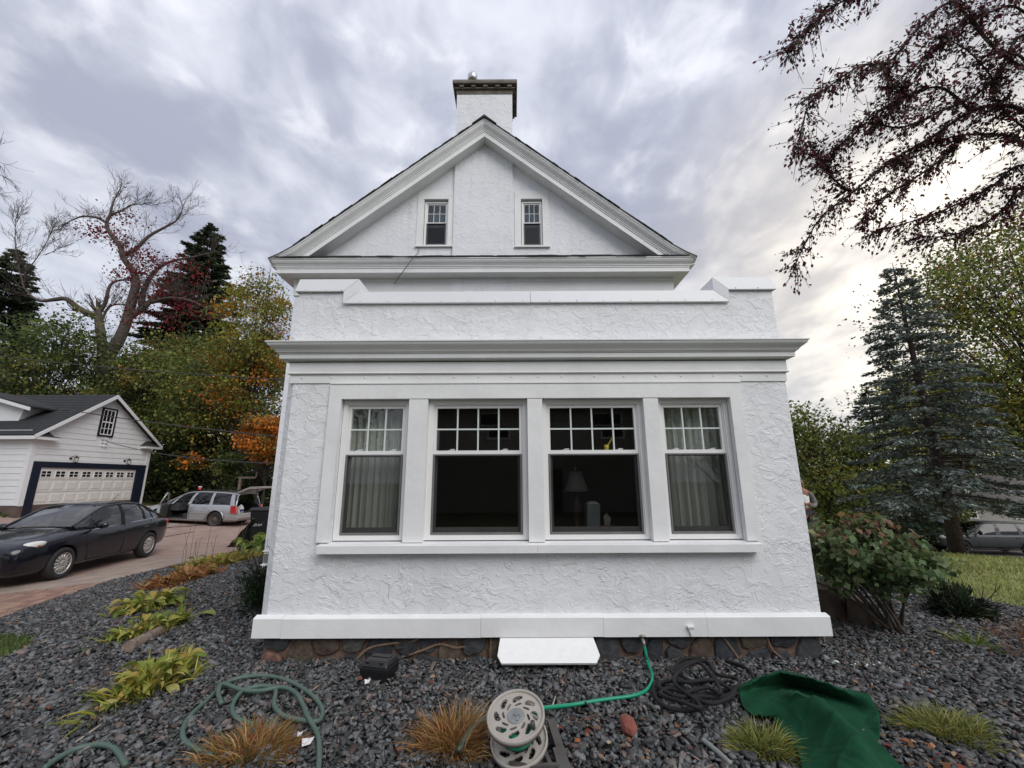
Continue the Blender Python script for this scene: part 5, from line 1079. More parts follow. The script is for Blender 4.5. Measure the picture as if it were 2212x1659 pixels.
# ---- left: trees behind the garage and driveway
def at_base(px, y, z=None):
    d = ray(px, 1040); t = y / d.y; x = d.x * t; return (x, y, Z(x, y) if z is None else z)
tree('maple_tree', 'big dark green maple shading the driveway behind the silver wagon', at_base(470, 27), 13.0, (4.2, 3.0, 5.6, 6.9), 24000, .21, [DG, MG, OL, YG, OR_], [4, 4, 2, .5, .12], 21, .22, 'broadleaf trees behind the driveway', clumps=150, cb=.1)
tree('maple_tree', 'green maple left of the big one, its crown behind the garage roof', at_base(345, 31), 13.4, (3.8, 3.0, 4.8, 8.0), 15000, .22, [MG, DG, OL, YG, RD], [4, 3, 2, .5, .2], 22, .22, 'broadleaf trees behind the driveway', clumps=110, cb=.2)
bs, hh = top_at(572, 552, 24)
tree('maple_tree', 'tall thin crowned maple turning orange beside the house eave', bs, hh, (1.9, 1.7, hh * .36, hh * .62), 13000, .17, [MG, OL, YG, OR_, (.26, .12, .03)], [3, 3, 2, 1.0, .8], 23, .13, 'broadleaf trees behind the driveway', clumps=90, cb=.3)
tree('maple_tree', 'bright orange young maple low beside the porch corner', at_base(566, 21.5), 5.6, (1.35, 1.2, 1.25, 4.1), 5200, .15, [OR_, (.50, .20, .03), (.30, .12, .02), OL], [3, 2, 2, .7], 24, .07, 'broadleaf trees behind the driveway', clumps=46)
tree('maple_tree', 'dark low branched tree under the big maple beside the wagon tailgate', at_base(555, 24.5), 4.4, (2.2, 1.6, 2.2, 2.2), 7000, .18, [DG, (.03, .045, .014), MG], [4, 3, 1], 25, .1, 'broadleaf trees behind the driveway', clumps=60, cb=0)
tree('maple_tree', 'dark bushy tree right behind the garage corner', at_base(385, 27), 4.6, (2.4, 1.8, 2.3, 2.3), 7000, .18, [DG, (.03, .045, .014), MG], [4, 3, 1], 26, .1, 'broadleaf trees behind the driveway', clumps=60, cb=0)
tree('elm_tree', 'dark green tree at the left edge behind the garage ridge', at_base(45, 27), 12.4, (4.2, 3.0, 4.6, 7.8), 15000, .21, [DG, MG, (.03, .05, .018), OL], [5, 2, 2, .6], 27, .2, 'broadleaf trees behind the driveway', clumps=100)
tree('elm_tree', 'brownish thinning tree between the bare tree and the left spruce', at_base(150, 33), 13.0, (3.4, 3.0, 4.4, 8.0), 9000, .18, [(.05, .045, .02), DG, (.07, .05, .03), OL], [3, 2, 2, 1], 28, .2, 'broadleaf trees behind the driveway', clumps=90)
tree('elm_tree', 'low olive green tree behind the garage gable peak', at_base(275, 28), 10.2, (2.8, 2.4, 3.4, 7.2), 11000, .19, [OL, MG, DG, (.10, .06, .02), OR_], [3, 3, 3, 1, .15], 29, .14, 'broadleaf trees behind the driveway', clumps=80)
SPC = [(.07, .095, .06), (.105, .13, .075), (.14, .145, .095)]
bs, hh = top_at(38, 543, 33)
conifer('spruce_tree', 'dark spruce at the left edge behind the garage', bs, hh, 5.6, 31, SPC, [3, 3, 1], 32, 13, .55, 40, 'dark spruces behind the garage', trunk_r=.3, first=.2, taper=.62)
bs, hh = top_at(457, 486, 37)
conifer('spruce_tree', 'dark spruce rising behind the orange maple beside the bare tree', bs, hh, 6.6, 32, SPC, [3, 3, 1.5], 34, 13, .6, 38, 'dark spruces behind the garage', trunk_r=.3, first=.25, taper=.66)
# the big bare tree with red creeper
def limbpx(sk, pts, r0, r1, y=30., dy=0., n=8):
    k = len(pts); P = [aty(.2976 * a, 384 + .2976 * b, y + dy * i / (k - 1)) for i, (a, b) in enumerate(pts)]; return sk.limb(P, r0, r1, n, 6)
bz = aty(215, 812, 30.); bb = Vector((bz.x - .15, 30., Z(bz.x, 30.))); t = thing('bare_tree', 'large leafless tree with red creeper climbing its forked trunk', 'tree', bb)
sk = Skel(41); ends = []
sk.limb([bb, aty(216, 870, 30), aty(219, 812, 30)], .62, .52, 10)
LB = [([(735, 1440), (748, 1290), (727, 1100), (712, 985)], .38, .24, 0), ([(760, 1440), (795, 1290), (862, 1180), (920, 1040), (955, 900), (985, 780), (972, 690), (900, 590), (872, 500), (800, 405), (775, 330), (800, 265), (818, 190), (850, 120)], .42, .035, -.6),
      ([(712, 990), (645, 985), (560, 940), (480, 880), (390, 885), (300, 893), (230, 860), (170, 790)], .26, .05, -1.5), ([(712, 990), (765, 905), (795, 790), (850, 748), (945, 742)], .16, .05, 1.0),
      ([(885, 560), (980, 522), (1080, 425), (1210, 352), (1290, 300), (1330, 210)], .17, .03, 1.2), ([(1030, 930), (1032, 860), (1060, 780), (1120, 685), (1230, 612), (1400, 575), (1560, 540)], .24, .04, 1.5),
      ([(930, 1020), (1050, 935), (1100, 885), (1200, 790), (1300, 720)], .26, .05, .6), ([(1100, 905), (1240, 872), (1400, 900), (1500, 950)], .15, .04, -.5), ([(775, 330), (700, 290), (600, 280), (520, 310), (440, 350)], .10, .02, .5), ([(800, 270), (880, 240), (950, 200), (1050, 190)], .08, .02, .7),
      ([(980, 690), (1060, 700), (1130, 760), (1200, 800)], .10, .03, .4), ([(725, 1080), (780, 950), (850, 920), (930, 930)], .10, .03, -.4), ([(170, 790), (150, 700), (120, 560), (110, 420), (112, 300)], .06, .012, -.4), ([(160, 720), (240, 620), (320, 500), (380, 380)], .05, .012, .3), ([(330, 560), (420, 520)], .03, .01, .2)]
for pts, r0, r1, dy in LB:
    P = limbpx(sk, pts, r0, r1, 30., dy); m = len(P)
    if r0 > .55 or pts[0] == (735, 1440): P = P[m // 2:]; m = len(P)
    for i in range(2, m, 1 if r0 < .2 else 2):
        d = (P[min(i + 1, m - 1)] - P[i - 1]).normalized(); e = (i / m)
        if pts[0] == (712, 990) and sk.r.random() < .6: continue
        for _ in range(1 if i < m - 3 else 3):
            nd = (d + Vector((sk.r.gauss(0, .8), sk.r.gauss(0, .5), sk.r.gauss(.35, .6)))).normalized(); sk.grow(P[i], nd, sk.r.uniform(.6, 1.4), max(.016, r1 * .5), 2, .6, .22, .3, (2, 3), .68, .010)
o = sk.mb.build('trunk', M_BARKP, t, True); local(o, bb)
CR = [(690, 370), (760, 380), (800, 420), (860, 440), (900, 480), (930, 520), (850, 290), (930, 280), (640, 380), (960, 700), (980, 720), (1000, 690), (1060, 590), (1100, 610), (1000, 560), (1180, 610), (1320, 620), (1200, 710), (960, 860), (980, 980), (1010, 960), (1150, 840), (1200, 780), (1280, 900), (1380, 930), (1300, 970), (1420, 700), (960, 1030), (880, 700), (1480, 980), (1240, 1050)]
n = 3300; rng = np.random.default_rng(42); K = np.array([aty(.2976 * a, 384 + .2976 * b, 30 + rng.uniform(-1.2, .6)) for a, b in CR]); ci = rng.choice(len(K), n); C = K[ci] + rng.normal(0, 1, (n, 3)) * np.array([.55, .5, .42])
v, f, c = leaf_cards(C, rng.uniform(.10, .22, n), pal(n, [RD, (.20, .02, .025), (.06, .02, .015)], [3, 2, 2], .3, rng), .8, rng=rng); o = npmesh('red_creeper', v, f, M_LEAF, t, c); local(o, bb)
lb_ = Vector((aty(-330, 1040, 13).x, 13, 0)); lb_.z = Z(lb_.x, 13); t = thing('bare_tree', 'bare tree just outside the left edge, only twig ends reaching in', 'tree', lb_); sk = Skel(47); f_ = lb_ + Vector((.2, 0, 5.2)); sk.limb([lb_, lb_ + Vector((-.15, 0, 2.5)), f_], .2, .10, 8)
for (a, b) in ((-30, 330), (-25, 365), (-40, 400)): e = aty(a, b, 13.2); P = sk.limb([f_, f_.lerp(e, .5) + Vector((0, 0, .6)), e], .07, .018, 5); [sk.grow(e, Vector((sk.r.uniform(.5, 1), sk.r.gauss(0, .3), sk.r.uniform(-.6, .2))), .8, .012, 2, .5, -.05, .25, (2, 3), .7, .007) for _ in range(2)]
for i in range(9): a_ = i * .7; sk.grow(lb_.lerp(f_, .55 + .05 * i), Vector((math.cos(a_) - .35, math.sin(a_), .7)), 1.7, .05, 3, .55, .15, .25, (2, 3), .68, .008)
o = sk.mb.build('trunk', M_BARK, t, True); local(o, lb_)
# far wood closing the gaps behind
def farwood(name, label, x0, x1, y, hmin, hmax, n, size, cols, wts, seed):
    rng = np.random.default_rng(seed); x = rng.uniform(x0, x1, n); yy = y + rng.uniform(-3, 3, n); hh = hmin + (hmax - hmin) * (.5 + .5 * np.sin(x * .55 + seed) * np.sin(x * .23 + 1)); z = zg(x, yy) + hh * rng.uniform(0, 1, n) ** .9
    v, f, c = leaf_cards(np.stack([x, yy, z], -1), rng.uniform(.6, 1.3, n) * size, pal(n, cols, wts, .35, rng), .7, flat=.4, rng=rng); tag(npmesh(name, v, f, M_LEAF, None, c), label, 'trees', kind='stuff')
farwood('far_wood', 'dark wood closing the view behind the garage and driveway', -120, -3, 46, 3.0, 7.5, 32000, .55, [DG, MG, (.03, .045, .015), OL], [4, 2, 3, 1], 3)
farwood('far_wood', 'mixed wood beyond the road on the right', 6, 95, 66, 4, 10.0, 24000, .6, [DG, MG, (.03, .045, .015), OL, YG], [4, 3, 2, 1, .5], 5)
farwood('undergrowth', 'dark undergrowth behind the wagon and along the driveway', -24, -6, 28.5, 1.0, 2.2, 12000, .28, [DG, (.012, .02, .008), MG, (.06, .04, .02)], [4, 4, 1, .6], 7)

# ---- right: blue spruce, broadleaf trees, crabapple
sb = Vector((12.85, 12.85, Z(12.85, 12.85)))
conifer('blue_spruce', 'blue grey spruce with bare lower trunk on the far edge of the lawn', sb, 9.3, 2.7, 51, [(.20, .235, .215), (.13, .155, .135), (.30, .34, .315), (.075, .09, .065), (.11, .105, .065)], [4, 4, 2, 2, 1], 30, 9, .16, 62, None, mat('spruce_bark', (.075, .055, .045), .95, noise=(9, .6), bump=(22, .03)), first=.16, droop=.30, trunk_r=.20, bare=.06)
p = at_base(1912, 20); conifer('spruce_tree', 'darker spruce standing behind the blue spruce', p, 8.4, 2.4, 52, [(.022, .04, .026), (.035, .055, .035)], [1, 1], 22, 8, .24, 26, None, first=.2, trunk_r=.22)
RG = 'broadleaf trees beyond the lawn'
tree('maple_tree', 'tall green and rust maple at the right edge behind the blue spruce', at_base(2330, 21), 20.0, (6.4, 4.0, 7.4, 12.2), 30000, .20, [MG, DG, YG, (.22, .11, .03), (.14, .045, .02)], [4, 2, 2, .8, .4], 61, .28, RG, clumps=210, cb=.3)
tree('maple_tree', 'yellow green tree between the blue spruce and the right edge', at_base(2075, 42), 17.5, (7.4, 5, 5.6, 10.6), 17000, .34, [YG, MG, OL, DG], [3, 3, 1, 1], 62, .2, RG, clumps=120, cb=.05)
tree('apple_tree', 'green spreading tree with crooked trunk between porch and blue spruce', at_base(1802, 20), 6.9, (3.1, 2.4, 2.9, 4.1), 14500, .16, [MG, DG, OL, YG], [4, 3, 1, .7], 63, .20, RG, lean=(-1.2, 0), clumps=110)
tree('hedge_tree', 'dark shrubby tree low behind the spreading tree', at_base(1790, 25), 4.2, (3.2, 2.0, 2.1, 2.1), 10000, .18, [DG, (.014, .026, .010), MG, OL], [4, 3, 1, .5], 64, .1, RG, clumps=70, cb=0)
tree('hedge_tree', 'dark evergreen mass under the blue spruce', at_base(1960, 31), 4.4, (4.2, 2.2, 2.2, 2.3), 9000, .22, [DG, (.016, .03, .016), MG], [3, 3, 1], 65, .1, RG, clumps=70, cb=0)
# crabapple: trunk outside the frame, boughs reach over the lawn
cb_ = Vector((8.4, 4.4, Z(8.4, 4.4))); t = thing('crabapple_tree', 'crabapple tree reaching in at upper right with dark red leaves and fruit', 'tree', cb_)
sk = Skel(71); fork = Vector((8.1, 4.45, 3.4)); sk.limb([cb_, Vector((8.3, 4.3, 1.6)), fork], .19, .14, 9)
def crab(pts, y0, y1): k = len(pts); return [aty(1645.8 + .4299 * a, .4299 * b, y0 + (y1 - y0) * i / (k - 1)) for i, (a, b) in enumerate(pts)]
CB = [([(1317, 560), (1190, 530), (1050, 560), (850, 690), (650, 810), (450, 970), (290, 1100), (170, 1320)], 4.5, 5.0, .036), ([(1317, 720), (1220, 680), (1000, 680), (800, 740), (690, 810)], 4.5, 4.9, .030), ([(1317, 300), (1180, 250), (1000, 0)], 4.2, 4.1, .030), ([(1180, 250), (960, 20), (800, 130), (640, 310), (500, 330), (330, 440), (230, 540), (180, 760)], 4.2, 4.3, .022),
      ([(760, -160), (560, -60), (420, 0), (300, 70), (200, 170), (145, 250)], 4.0, 3.9, .014), ([(1317, 180), (1150, 420), (900, 560), (700, 640), (520, 620), (400, 720), (330, 800)], 4.3, 4.8, .024), ([(640, 310), (640, 420), (720, 460), (600, 600)], 4.3, 4.5, .018), ([(1317, 830), (1150, 940), (950, 1040), (760, 1110), (560, 1165)], 4.7, 5.3, .024), ([(1317, 940), (1170, 1090), (960, 1180), (800, 1190)], 4.8, 5.4, .02),
      ([(450, 970), (360, 900), (310, 820), (235, 735)], 4.9, 4.8, .014), ([(1317, 60), (1150, 60), (1000, 120), (850, 260), (720, 420)], 4.0, 4.4, .02), ([(1000, 680), (900, 800), (760, 900), (600, 1000), (520, 1090)], 4.7, 5.0, .018), ([(1190, 530), (1160, 400), (1040, 260), (900, 180)], 4.5, 4.2, .018), ([(1050, 560), (900, 440), (740, 480), (580, 560)], 4.5, 4.6, .02)]
rng = np.random.default_rng(72); LC = []; LD = []; FR = []
for pts, y0, y1, r in CB:
    P = crab(pts, y0, y1)
    if pts[0][0] >= 1180: P = [fork, fork.lerp(P[0], .3) + Vector(rng.normal(0, .14, 3)) + Vector((0, 0, .3)), fork.lerp(P[0], .68) + Vector(rng.normal(0, .12, 3)) + Vector((0, 0, .25))] + P
    Q = sk.limb(P, r, .006, 6, 8); k0 = 11 if pts[0][0] >= 1180 else 0
    for i in range(k0, len(Q)):
        tdir = (Q[min(i + 1, len(Q) - 1)] - Q[max(i - 1, 0)]).normalized()
        for _ in range(4 if i < len(Q) - 2 else 6):
            if rng.random() < .12: continue
            nd = (tdir * .7 + Vector(rng.normal(0, .6, 3)) + Vector((0, 0, -.12))).normalized(); ln = rng.uniform(.10, .42); e = Q[i] + nd * ln + Vector((0, 0, -.04)); sk.mb.tube([Q[i], Q[i].lerp(e, .5) + Vector(rng.normal(0, .012, 3)), e], [.0045, .0035, .002], 3, cap=False)
            m = rng.integers(4, 11)
            for _2 in range(m): p = Q[i].lerp(e, rng.uniform(.1, 1.05)); LC.append(np.array(p) + rng.normal(0, .022, 3)); LD.append(np.array(nd) * .6 + np.array([0, 0, -.5]))
            if rng.random() < .55:
                for _3 in range(rng.integers(1, 4)): FR.append(np.array(Q[i].lerp(e, rng.uniform(.3, 1))) + rng.normal(0, .018, 3) + np.array([0, 0, -.03]))
o = sk.mb.build('trunk', M_BARKD, t, True); local(o, cb_)
LC = np.array(LC); n = len(LC); v, f, c = leaf_cards(LC, rng.uniform(.034, .068, n), pal(n, [(.085, .016, .024), (.05, .035, .016), (.15, .022, .035), (.09, .065, .025)], [3, 2, 2, .8], .3, rng), .6, rng=rng, dirs=np.array(LD)); o = npmesh('crown', v, f, M_LEAF, t, c); local(o, cb_)
oc_ = np.array([(1, 0, 0), (-1, 0, 0), (0, 1, 0), (0, -1, 0), (0, 0, 1), (0, 0, -1)], float) * .0085; of = np.array([(0, 2, 4), (2, 1, 4), (1, 3, 4), (3, 0, 4), (2, 0, 5), (1, 2, 5), (3, 1, 5), (0, 3, 5)]); FR = np.array(FR); m = len(FR)
o = npmesh('crab_fruit', (FR[:, None] + oc_[None]).reshape(-1, 3), (np.arange(m)[:, None, None] * 6 + of[None]).reshape(-1, 3), mat('dark_red_fruit', (.07, .008, .012), .35), t, smooth=True); o['kind'] = 'stuff'; local(o, cb_)
# ================================================================== FOREGROUND PLANTS
def blades(name, n, c, rx, ry, L_, w, cols, wts, seed, parent, rot=0., spread=.8, up=1., m=None, bend=.5, base=None):
    """grass or strap leaves: 3-quad curved ribbons rising from an oval patch"""
    rng = np.random.default_rng(seed); a = rng.uniform(0, 6.283, n); q = np.sqrt(rng.random(n)) * (1 + .28 * np.sin(3 * a + seed) + .16 * np.sin(7 * a + 2 * seed)); px, py = q * rx * np.cos(a), q * ry * np.sin(a)
    cr, sr = math.cos(rot), math.sin(rot); X0 = c[0] + px * cr - py * sr; Y0 = c[1] + px * sr + py * cr; Z0 = zg(X0, Y0) + .0
    od = np.stack([X0 - c[0], Y0 - c[1], np.zeros(n)], -1) / max(rx, ry); d = unit(od * spread + rng.normal(0, .32, (n, 3)) * np.array([1, 1, .3]) * spread + np.array([0, 0, up])); ln = L_ * rng.uniform(.25, 1.3, n)
    fl = rng.random(n) < .22; d[fl, 2] *= .35; d = unit(d)          # some blades lie flattened
    h = d.copy(); h[:, 2] = 0; h = unit(h + 1e-6); P = [np.stack([X0, Y0, Z0], -1)]; dd = d.copy(); K = 4
    for k in range(K):
        P.append(P[-1] + dd * (ln / K)[:, None]); dd = unit(dd + (h * .25 - np.array([0, 0, 1.0]) * .45) * bend * (.5 + rng.random((n, 1))))
    s = unit(np.cross(d, rng.normal(0, 1, (n, 3)) + np.array([0, 0, .2]))); prof = [.5, 1., .85, .5, .05]; vs = []
    for k in range(K + 1): ww = s * (w * .5 * prof[k] * rng.uniform(.7, 1.2, n))[:, None]; vs += [P[k] - ww, P[k] + ww]
    v = np.stack(vs, 1); nv = 2 * (K + 1); f = np.concatenate([np.stack([np.arange(n) * nv + 2 * k, np.arange(n) * nv + 2 * k + 1, np.arange(n) * nv + 2 * k + 3, np.arange(n) * nv + 2 * k + 2], -1) for k in range(K)])
    col = np.repeat(pal(n, cols, wts, .3, rng), nv, 0); o = npmesh(name, v.reshape(-1, 3), f, m or M_BLADE, parent, col)
    if parent is not None: local(o, parent.location)
    return o
def hosta_mesh(seed, L_=.20, W_=.085, col=(.2, .2, .04), tipc=None):
    """one broad veined leaf on its stalk, arching from the origin along +x"""
    rr = np.random.default_rng(seed); n, m = 8, 5; v = []; c = []; arch = rr.uniform(.5, 1.0)
    for i in range(n):
        f = i / (n - 1); st = .35; x = f * L_; wf = 0.10 if f < st * .8 else math.sin(math.pi * min(1, (f - st * .6) / (1 - st * .6)) ** .8) ** .9
        for j in range(m):
            s = (j / (m - 1) - .5) * 2; z = L_ * (.75 * math.sin(f * 2.1) * arch - .25 * f * f) + abs(s) * W_ * .18 * wf + .004 * math.cos(j * 3.1)
            v.append((x, s * W_ * .5 * max(wf, .06), z)); k = 1 - .18 * (j % 2); cc = np.array(col) * k
            if tipc is not None and f > .7: cc = cc * (1 - (f - .7) / .3) + np.array(tipc) * (f - .7) / .3
            c.append(cc)
    f = np.array([(i * m + j, i * m + j + 1, (i + 1) * m + j + 1, (i + 1) * m + j) for i in range(n - 1) for j in range(m - 1)]); o = npmesh('leaf', np.array(v), f, M_BLADE, None, np.array(c), True); me = o.data; bpy.data.objects.remove(o); return me
def hosta(label, c, nleaf, meshes, rx, ry, scale=1., rot=0., seed=1, cat='plant', group='hosta clumps along the gravel bed', up=(0, .5)):
    rr = random.Random(seed); t = thing('hosta', label, cat, (c[0], c[1], Z(c[0], c[1])), rot, group)
    for i in range(nleaf):
        a = rr.uniform(0, 6.283); q = math.sqrt(rr.random()); o = link('leaf', rr.choice(meshes), t); o.location = (q * rx * .8 * math.cos(a), q * ry * .8 * math.sin(a), .02 + rr.random() * .05)
        o.rotation_euler = (rr.gauss(0, .35), rr.uniform(-.9, .35) + .3 * q, a + rr.gauss(0, .6)); s = scale * rr.uniform(.6, 1.2); o.scale = (s, s, s)
    return t
YGC = [(.38, .36, .055), (.22, .26, .04), (.46, .41, .09), (.13, .17, .03), (.38, .24, .06)]
HM_Y = [hosta_mesh(i, .20, .085, c) for i, c in enumerate(((.33, .33, .07), (.22, .27, .045), (.42, .38, .12), (.13, .18, .03), (.40, .30, .07)))]
HM_G = [hosta_mesh(i + 9, .26, .15, c, tp) for i, (c, tp) in enumerate((((.20, .29, .05), None), ((.27, .33, .07), (.35, .35, .1)), ((.15, .23, .04), None), ((.34, .36, .12), None)))]
HM_B = [hosta_mesh(i + 20, .20, .07, c) for i, c in enumerate(((.33, .15, .06), (.26, .10, .045), (.42, .22, .10), (.30, .20, .05)))]
def clump(label, pa, pb, ry, n, L_, w, seed, nl, cols=YGC, wts=(3, 3, 2, 2, 1), hm=None, hs=1., spread=.75):
    a, b = gnd(*pa), gnd(*pb); c = (a + b) / 2; rx = (b - a).length / 2; rot = math.atan2(b.y - a.y, b.x - a.x)
    t = hosta(label, c, nl, hm or HM_Y, rx, ry, hs, rot, seed); o = blades('foliage', n, (c.x, c.y), rx, ry, L_, w, cols, wts, seed, None, rot, spread)
    o.parent = t; o.matrix_parent_inverse = Matrix.Rotation(-rot, 4, 'Z') @ Matrix.Translation(-c); return t
clump('yellow green hosta clump nearest the coiled hose, mixed with tall grass', (215, 1553), (410, 1440), .17, 560, .22, .012, 81, 95, hs=.80)
clump('yellow green hosta clump lying behind the weathered log', (240, 1398), (402, 1342), .16, 420, .18, .012, 82, 75, hs=.78)
clump('yellow green hosta clump second from the log, towards the driveway', (255, 1338), (382, 1300), .24, 300, .18, .013, 83, 95, hs=.95)
clump('rust brown withered hosta patch between the green clumps', (318, 1280), (455, 1240), .28, 1100, .20, .018, 84, 90, [(.36, .15, .055), (.28, .10, .04), (.42, .22, .10), (.28, .19, .05)], (3, 3, 2, 1), HM_B, 1.0)
clump('yellowing low hosta patch beside the concrete strip', (395, 1243), (530, 1206), .40, 1200, .27, .022, 85, 80, [(.36, .30, .06), (.38, .22, .05), (.19, .20, .035), (.40, .34, .10)], (3, 2, 2, 2), None, 1.0)
c_ = gnd(553, 1196); hosta('broad leaved bright green hosta at the porch corner by the wheeled bin', (c_.x + .1, c_.y), 60, HM_G, .50, .42, 1.35, 0, 86)
# single broad leaves straying from the clumps
for i, (px, lb) in enumerate((((405, 1432), 'single large pale leaf lying right of the nearest yellow clump'), ((437, 1338), 'single green leaf on a long stalk right of the log'))):
    p = gnd(*px); t = link('stray_leaf', HM_G[i], None); t.location = (p.x - .12, p.y, p.z + .03); t.rotation_euler = (0, .25, R(15)); t.scale = (1.0, 1.0, .45); tag(t, lb, 'leaf')
# thin dead stems at the bed edge
t = thing('dead_flower_plant', 'thin upright dead flower stems at the edge of the gravel', 'plant', gnd(440, 1215)); mb = MB(); rr = random.Random(8)
for i in range(12):
    p = gnd(rr.uniform(385, 520), rr.uniform(1205, 1240)); mb = MB(); mb.tube([p, p + Vector((rr.gauss(0, .03), 0, rr.uniform(.25, .5))), p + Vector((rr.gauss(0, .05), 0, rr.uniform(.5, .95)))], [.005, .004, .003], 4); o = mb.build('stem', mat('dry_stem', (.13, .10, .07), .9) if i == 0 else o.data.materials[0], t); local(o, t.location)
DRY = [(.36, .17, .06), (.26, .11, .04), (.42, .26, .11), (.19, .16, .04), (.52, .40, .22)]
def drygrass(label, px, rx, ry, n, L_, seed, cols=DRY, wts=(3, 4, 1.2, 2, .5), cat='grass clump', w=.007, rot=0., group=None, spread=.8):
    c = gnd(*px); t = thing('grass_clump', label, cat, c, 0, group); blades('foliage', n, (c.x, c.y), rx, ry, L_, w, cols, wts, seed, t, rot, spread, 1.0, bend=.58)
    n2 = n // 3; blades('dead_leaves', n2, (c.x, c.y), rx * 1.05, ry * 1.05, L_ * .5, w * 3.2, cols, wts, seed + 5, t, rot, 1.1, .6, bend=.9); return t
drygrass('rust and straw coloured grass clump in front of the coiled hose', (540, 1632), .23, .15, 1300, .155, 91, wts=(3, 3, 1.2, 3, .5), spread=.6, w=.006)
drygrass('tallest dry russet grass clump left of the hose reel', (978, 1612), .17, .15, 1500, .20, 92, spread=.5, w=.0055)
GT = [(.20, .22, .05), (.12, .15, .032), (.34, .29, .10), (.26, .25, .06)]
drygrass('green tufted grass clump left of the green cloth', (1650, 1625), .14, .12, 900, .145, 93, GT, (3, 3, 1, 2), w=.007, spread=.6)
drygrass('green tufted grass clump right of the green cloth', (2050, 1588), .21, .15, 1200, .15, 94, GT, (3, 3, 1.5, 2), w=.007, spread=.7)
drygrass('small light green weed at the lawn edge right of the shrub', (2110, 1398), .10, .10, 60, .22, 95, [(.13, .20, .03), (.2, .24, .05)], (1, 1), 'plant', .014)
# yew by the left porch corner, juniper at the lawn, dead twiggy plant
def bush(name, label, c, rx, ry, rz, n, size, cols, wts, seed, m=None, stems=8, needle=False):
    rng = np.random.default_rng(seed); c = Vector(c); t = thing(name, label, 'shrub', c); sk = Skel(seed)
    for i in range(stems): e = c + Vector((rng.normal(0, rx * .6), rng.normal(0, ry * .6), rz * rng.uniform(.7, 1.6))); sk.grow(c + Vector((rng.normal(0, .05), rng.normal(0, .05), 0)), (e - c), (e - c).length * .6, .012, 2, .6, .2, .2, (2, 3), .6, .004)
    o = sk.mb.build('stem', M_BARKD, t); local(o, c); k = 60; u = unit(rng.normal(0, 1, (k, 3))); u[:, 2] = np.abs(u[:, 2]) * 1.0; K = np.array(c) + u * rng.uniform(.5, 1.05, (k, 1)) * np.array([rx, ry, rz * 1.6])
    ci = rng.choice(k, n); C = K[ci] + rng.normal(0, 1, (n, 3)) * np.array([rx, ry, rz]) * .16; C[:, 2] = np.maximum(C[:, 2], c.z + .02); cl = pal(k, cols, wts, .3, rng)[ci] * rng.uniform(.6, 1.3, (n, 1))
    D = u[ci] + np.array([0, 0, .3]); v, f, cc = leaf_cards(C, size * rng.uniform(.6, 1.3, n), cl, .22 if needle else .6, flat=.5, rng=rng, dirs=D if needle else None); o = npmesh('foliage', v, f, m or M_LEAF, t, cc); local(o, c); return t
c_ = gnd(518, 1300); bush('yew_bush', 'dark green yew bush against the left porch wall', (-2.95, 5.9, 0), .52, .5, .42, 15000, .055, [(.012, .028, .012), (.022, .042, .016), (.035, .06, .02)], (3, 3, 1), 101, M_NEEDLE, 10, True)
bush('juniper', 'small dark juniper at the edge of gravel and lawn', (5.25, 5.42, 0), .30, .26, .22, 3600, .07, [(.028, .045, .022), (.06, .075, .03), (.02, .03, .016)], (3, 2, 2), 102, M_NEEDLE, 7, True)
t = thing('dead_plant', 'brown twiggy dead plant at the right edge of the gravel', 'plant', (4.62, 4.15, 0)); sk = Skel(103)
for i in range(16): sk.grow(Vector((4.62 + sk.r.gauss(0, .10), 4.15 + sk.r.gauss(0, .10), 0)), Vector((sk.r.gauss(0, .4), sk.r.gauss(0, .4), 1)), .16, .004, 2, .6, .15, .25, (2, 3), .7, .0022)
o = sk.mb.build('twig', mat('brown_twig', (.14, .075, .05), .9), t); local(o, t.location); rng = np.random.default_rng(104); TP = np.array([np.array(p) for p, d in sk.tips]); v, f, c = leaf_cards(TP + rng.normal(0, .01, TP.shape), rng.uniform(.015, .035, len(TP)), pal(len(TP), DRY, (2, 3, 1, 1, .5), .3, rng), .6, rng=rng); o = npmesh('dry_leaves', v, f, M_BLADE, t, c); local(o, t.location)
# the broad leaved shrub right of the porch
sc = gnd(1932, 1368); t = thing('viburnum_shrub', 'multi stemmed shrub with drooping green and bronze leaves beside the porch', 'shrub', sc); sk = Skel(111); rr = sk.r
for i in range(17):
    a = rr.uniform(0, 6.283); q = rr.uniform(.25, 1.0); e = sc + Vector((math.cos(a) * .95 * q - .28, math.sin(a) * .75 * q + .1, rr.uniform(.75, 1.12) - .30 * q)); b = sc + Vector((rr.gauss(0, .04), rr.gauss(0, .04), 0)); P = sk.limb([b, b.lerp(e, .45) + Vector((0, 0, .10)), e], .017, .006, 5)
    for _ in range(7): j = rr.randrange(int(len(P) * .45), len(P)); sk.grow(P[j], (P[j] - b).normalized() * .6 + Vector((rr.gauss(0, .6), rr.gauss(0, .6), rr.gauss(.1, .3))), rr.uniform(.12, .26), .005, 1, .6, .05, .2, (2, 3), .7, .003)
o = sk.mb.build('stem', M_BARK, t, True); local(o, sc)
rng = np.random.default_rng(112); K = np.array([np.array(p) for p, d in sk.tips] + [np.array(p) for p in sk.mid]); K = K[K[:, 2] > .44]; n = 4300; ci = rng.choice(len(K), n); C = K[ci] + rng.normal(0, .045, (n, 3)); hz = (C[:, 2] - .35) / .9 + rng.normal(0, .18, n) + .25 * (C[:, 0] > sc.x + .35)
co = pal(n, [(.115, .18, .07), (.16, .22, .10), (.075, .12, .048), (.22, .25, .11)], (3, 3, 2, 1), .3, rng); k = hz > .80; co[k] = pal(k.sum(), [(.22, .11, .075), (.26, .15, .07), (.15, .16, .06), (.30, .22, .15)], (2, 2, 3, 1), .3, rng)
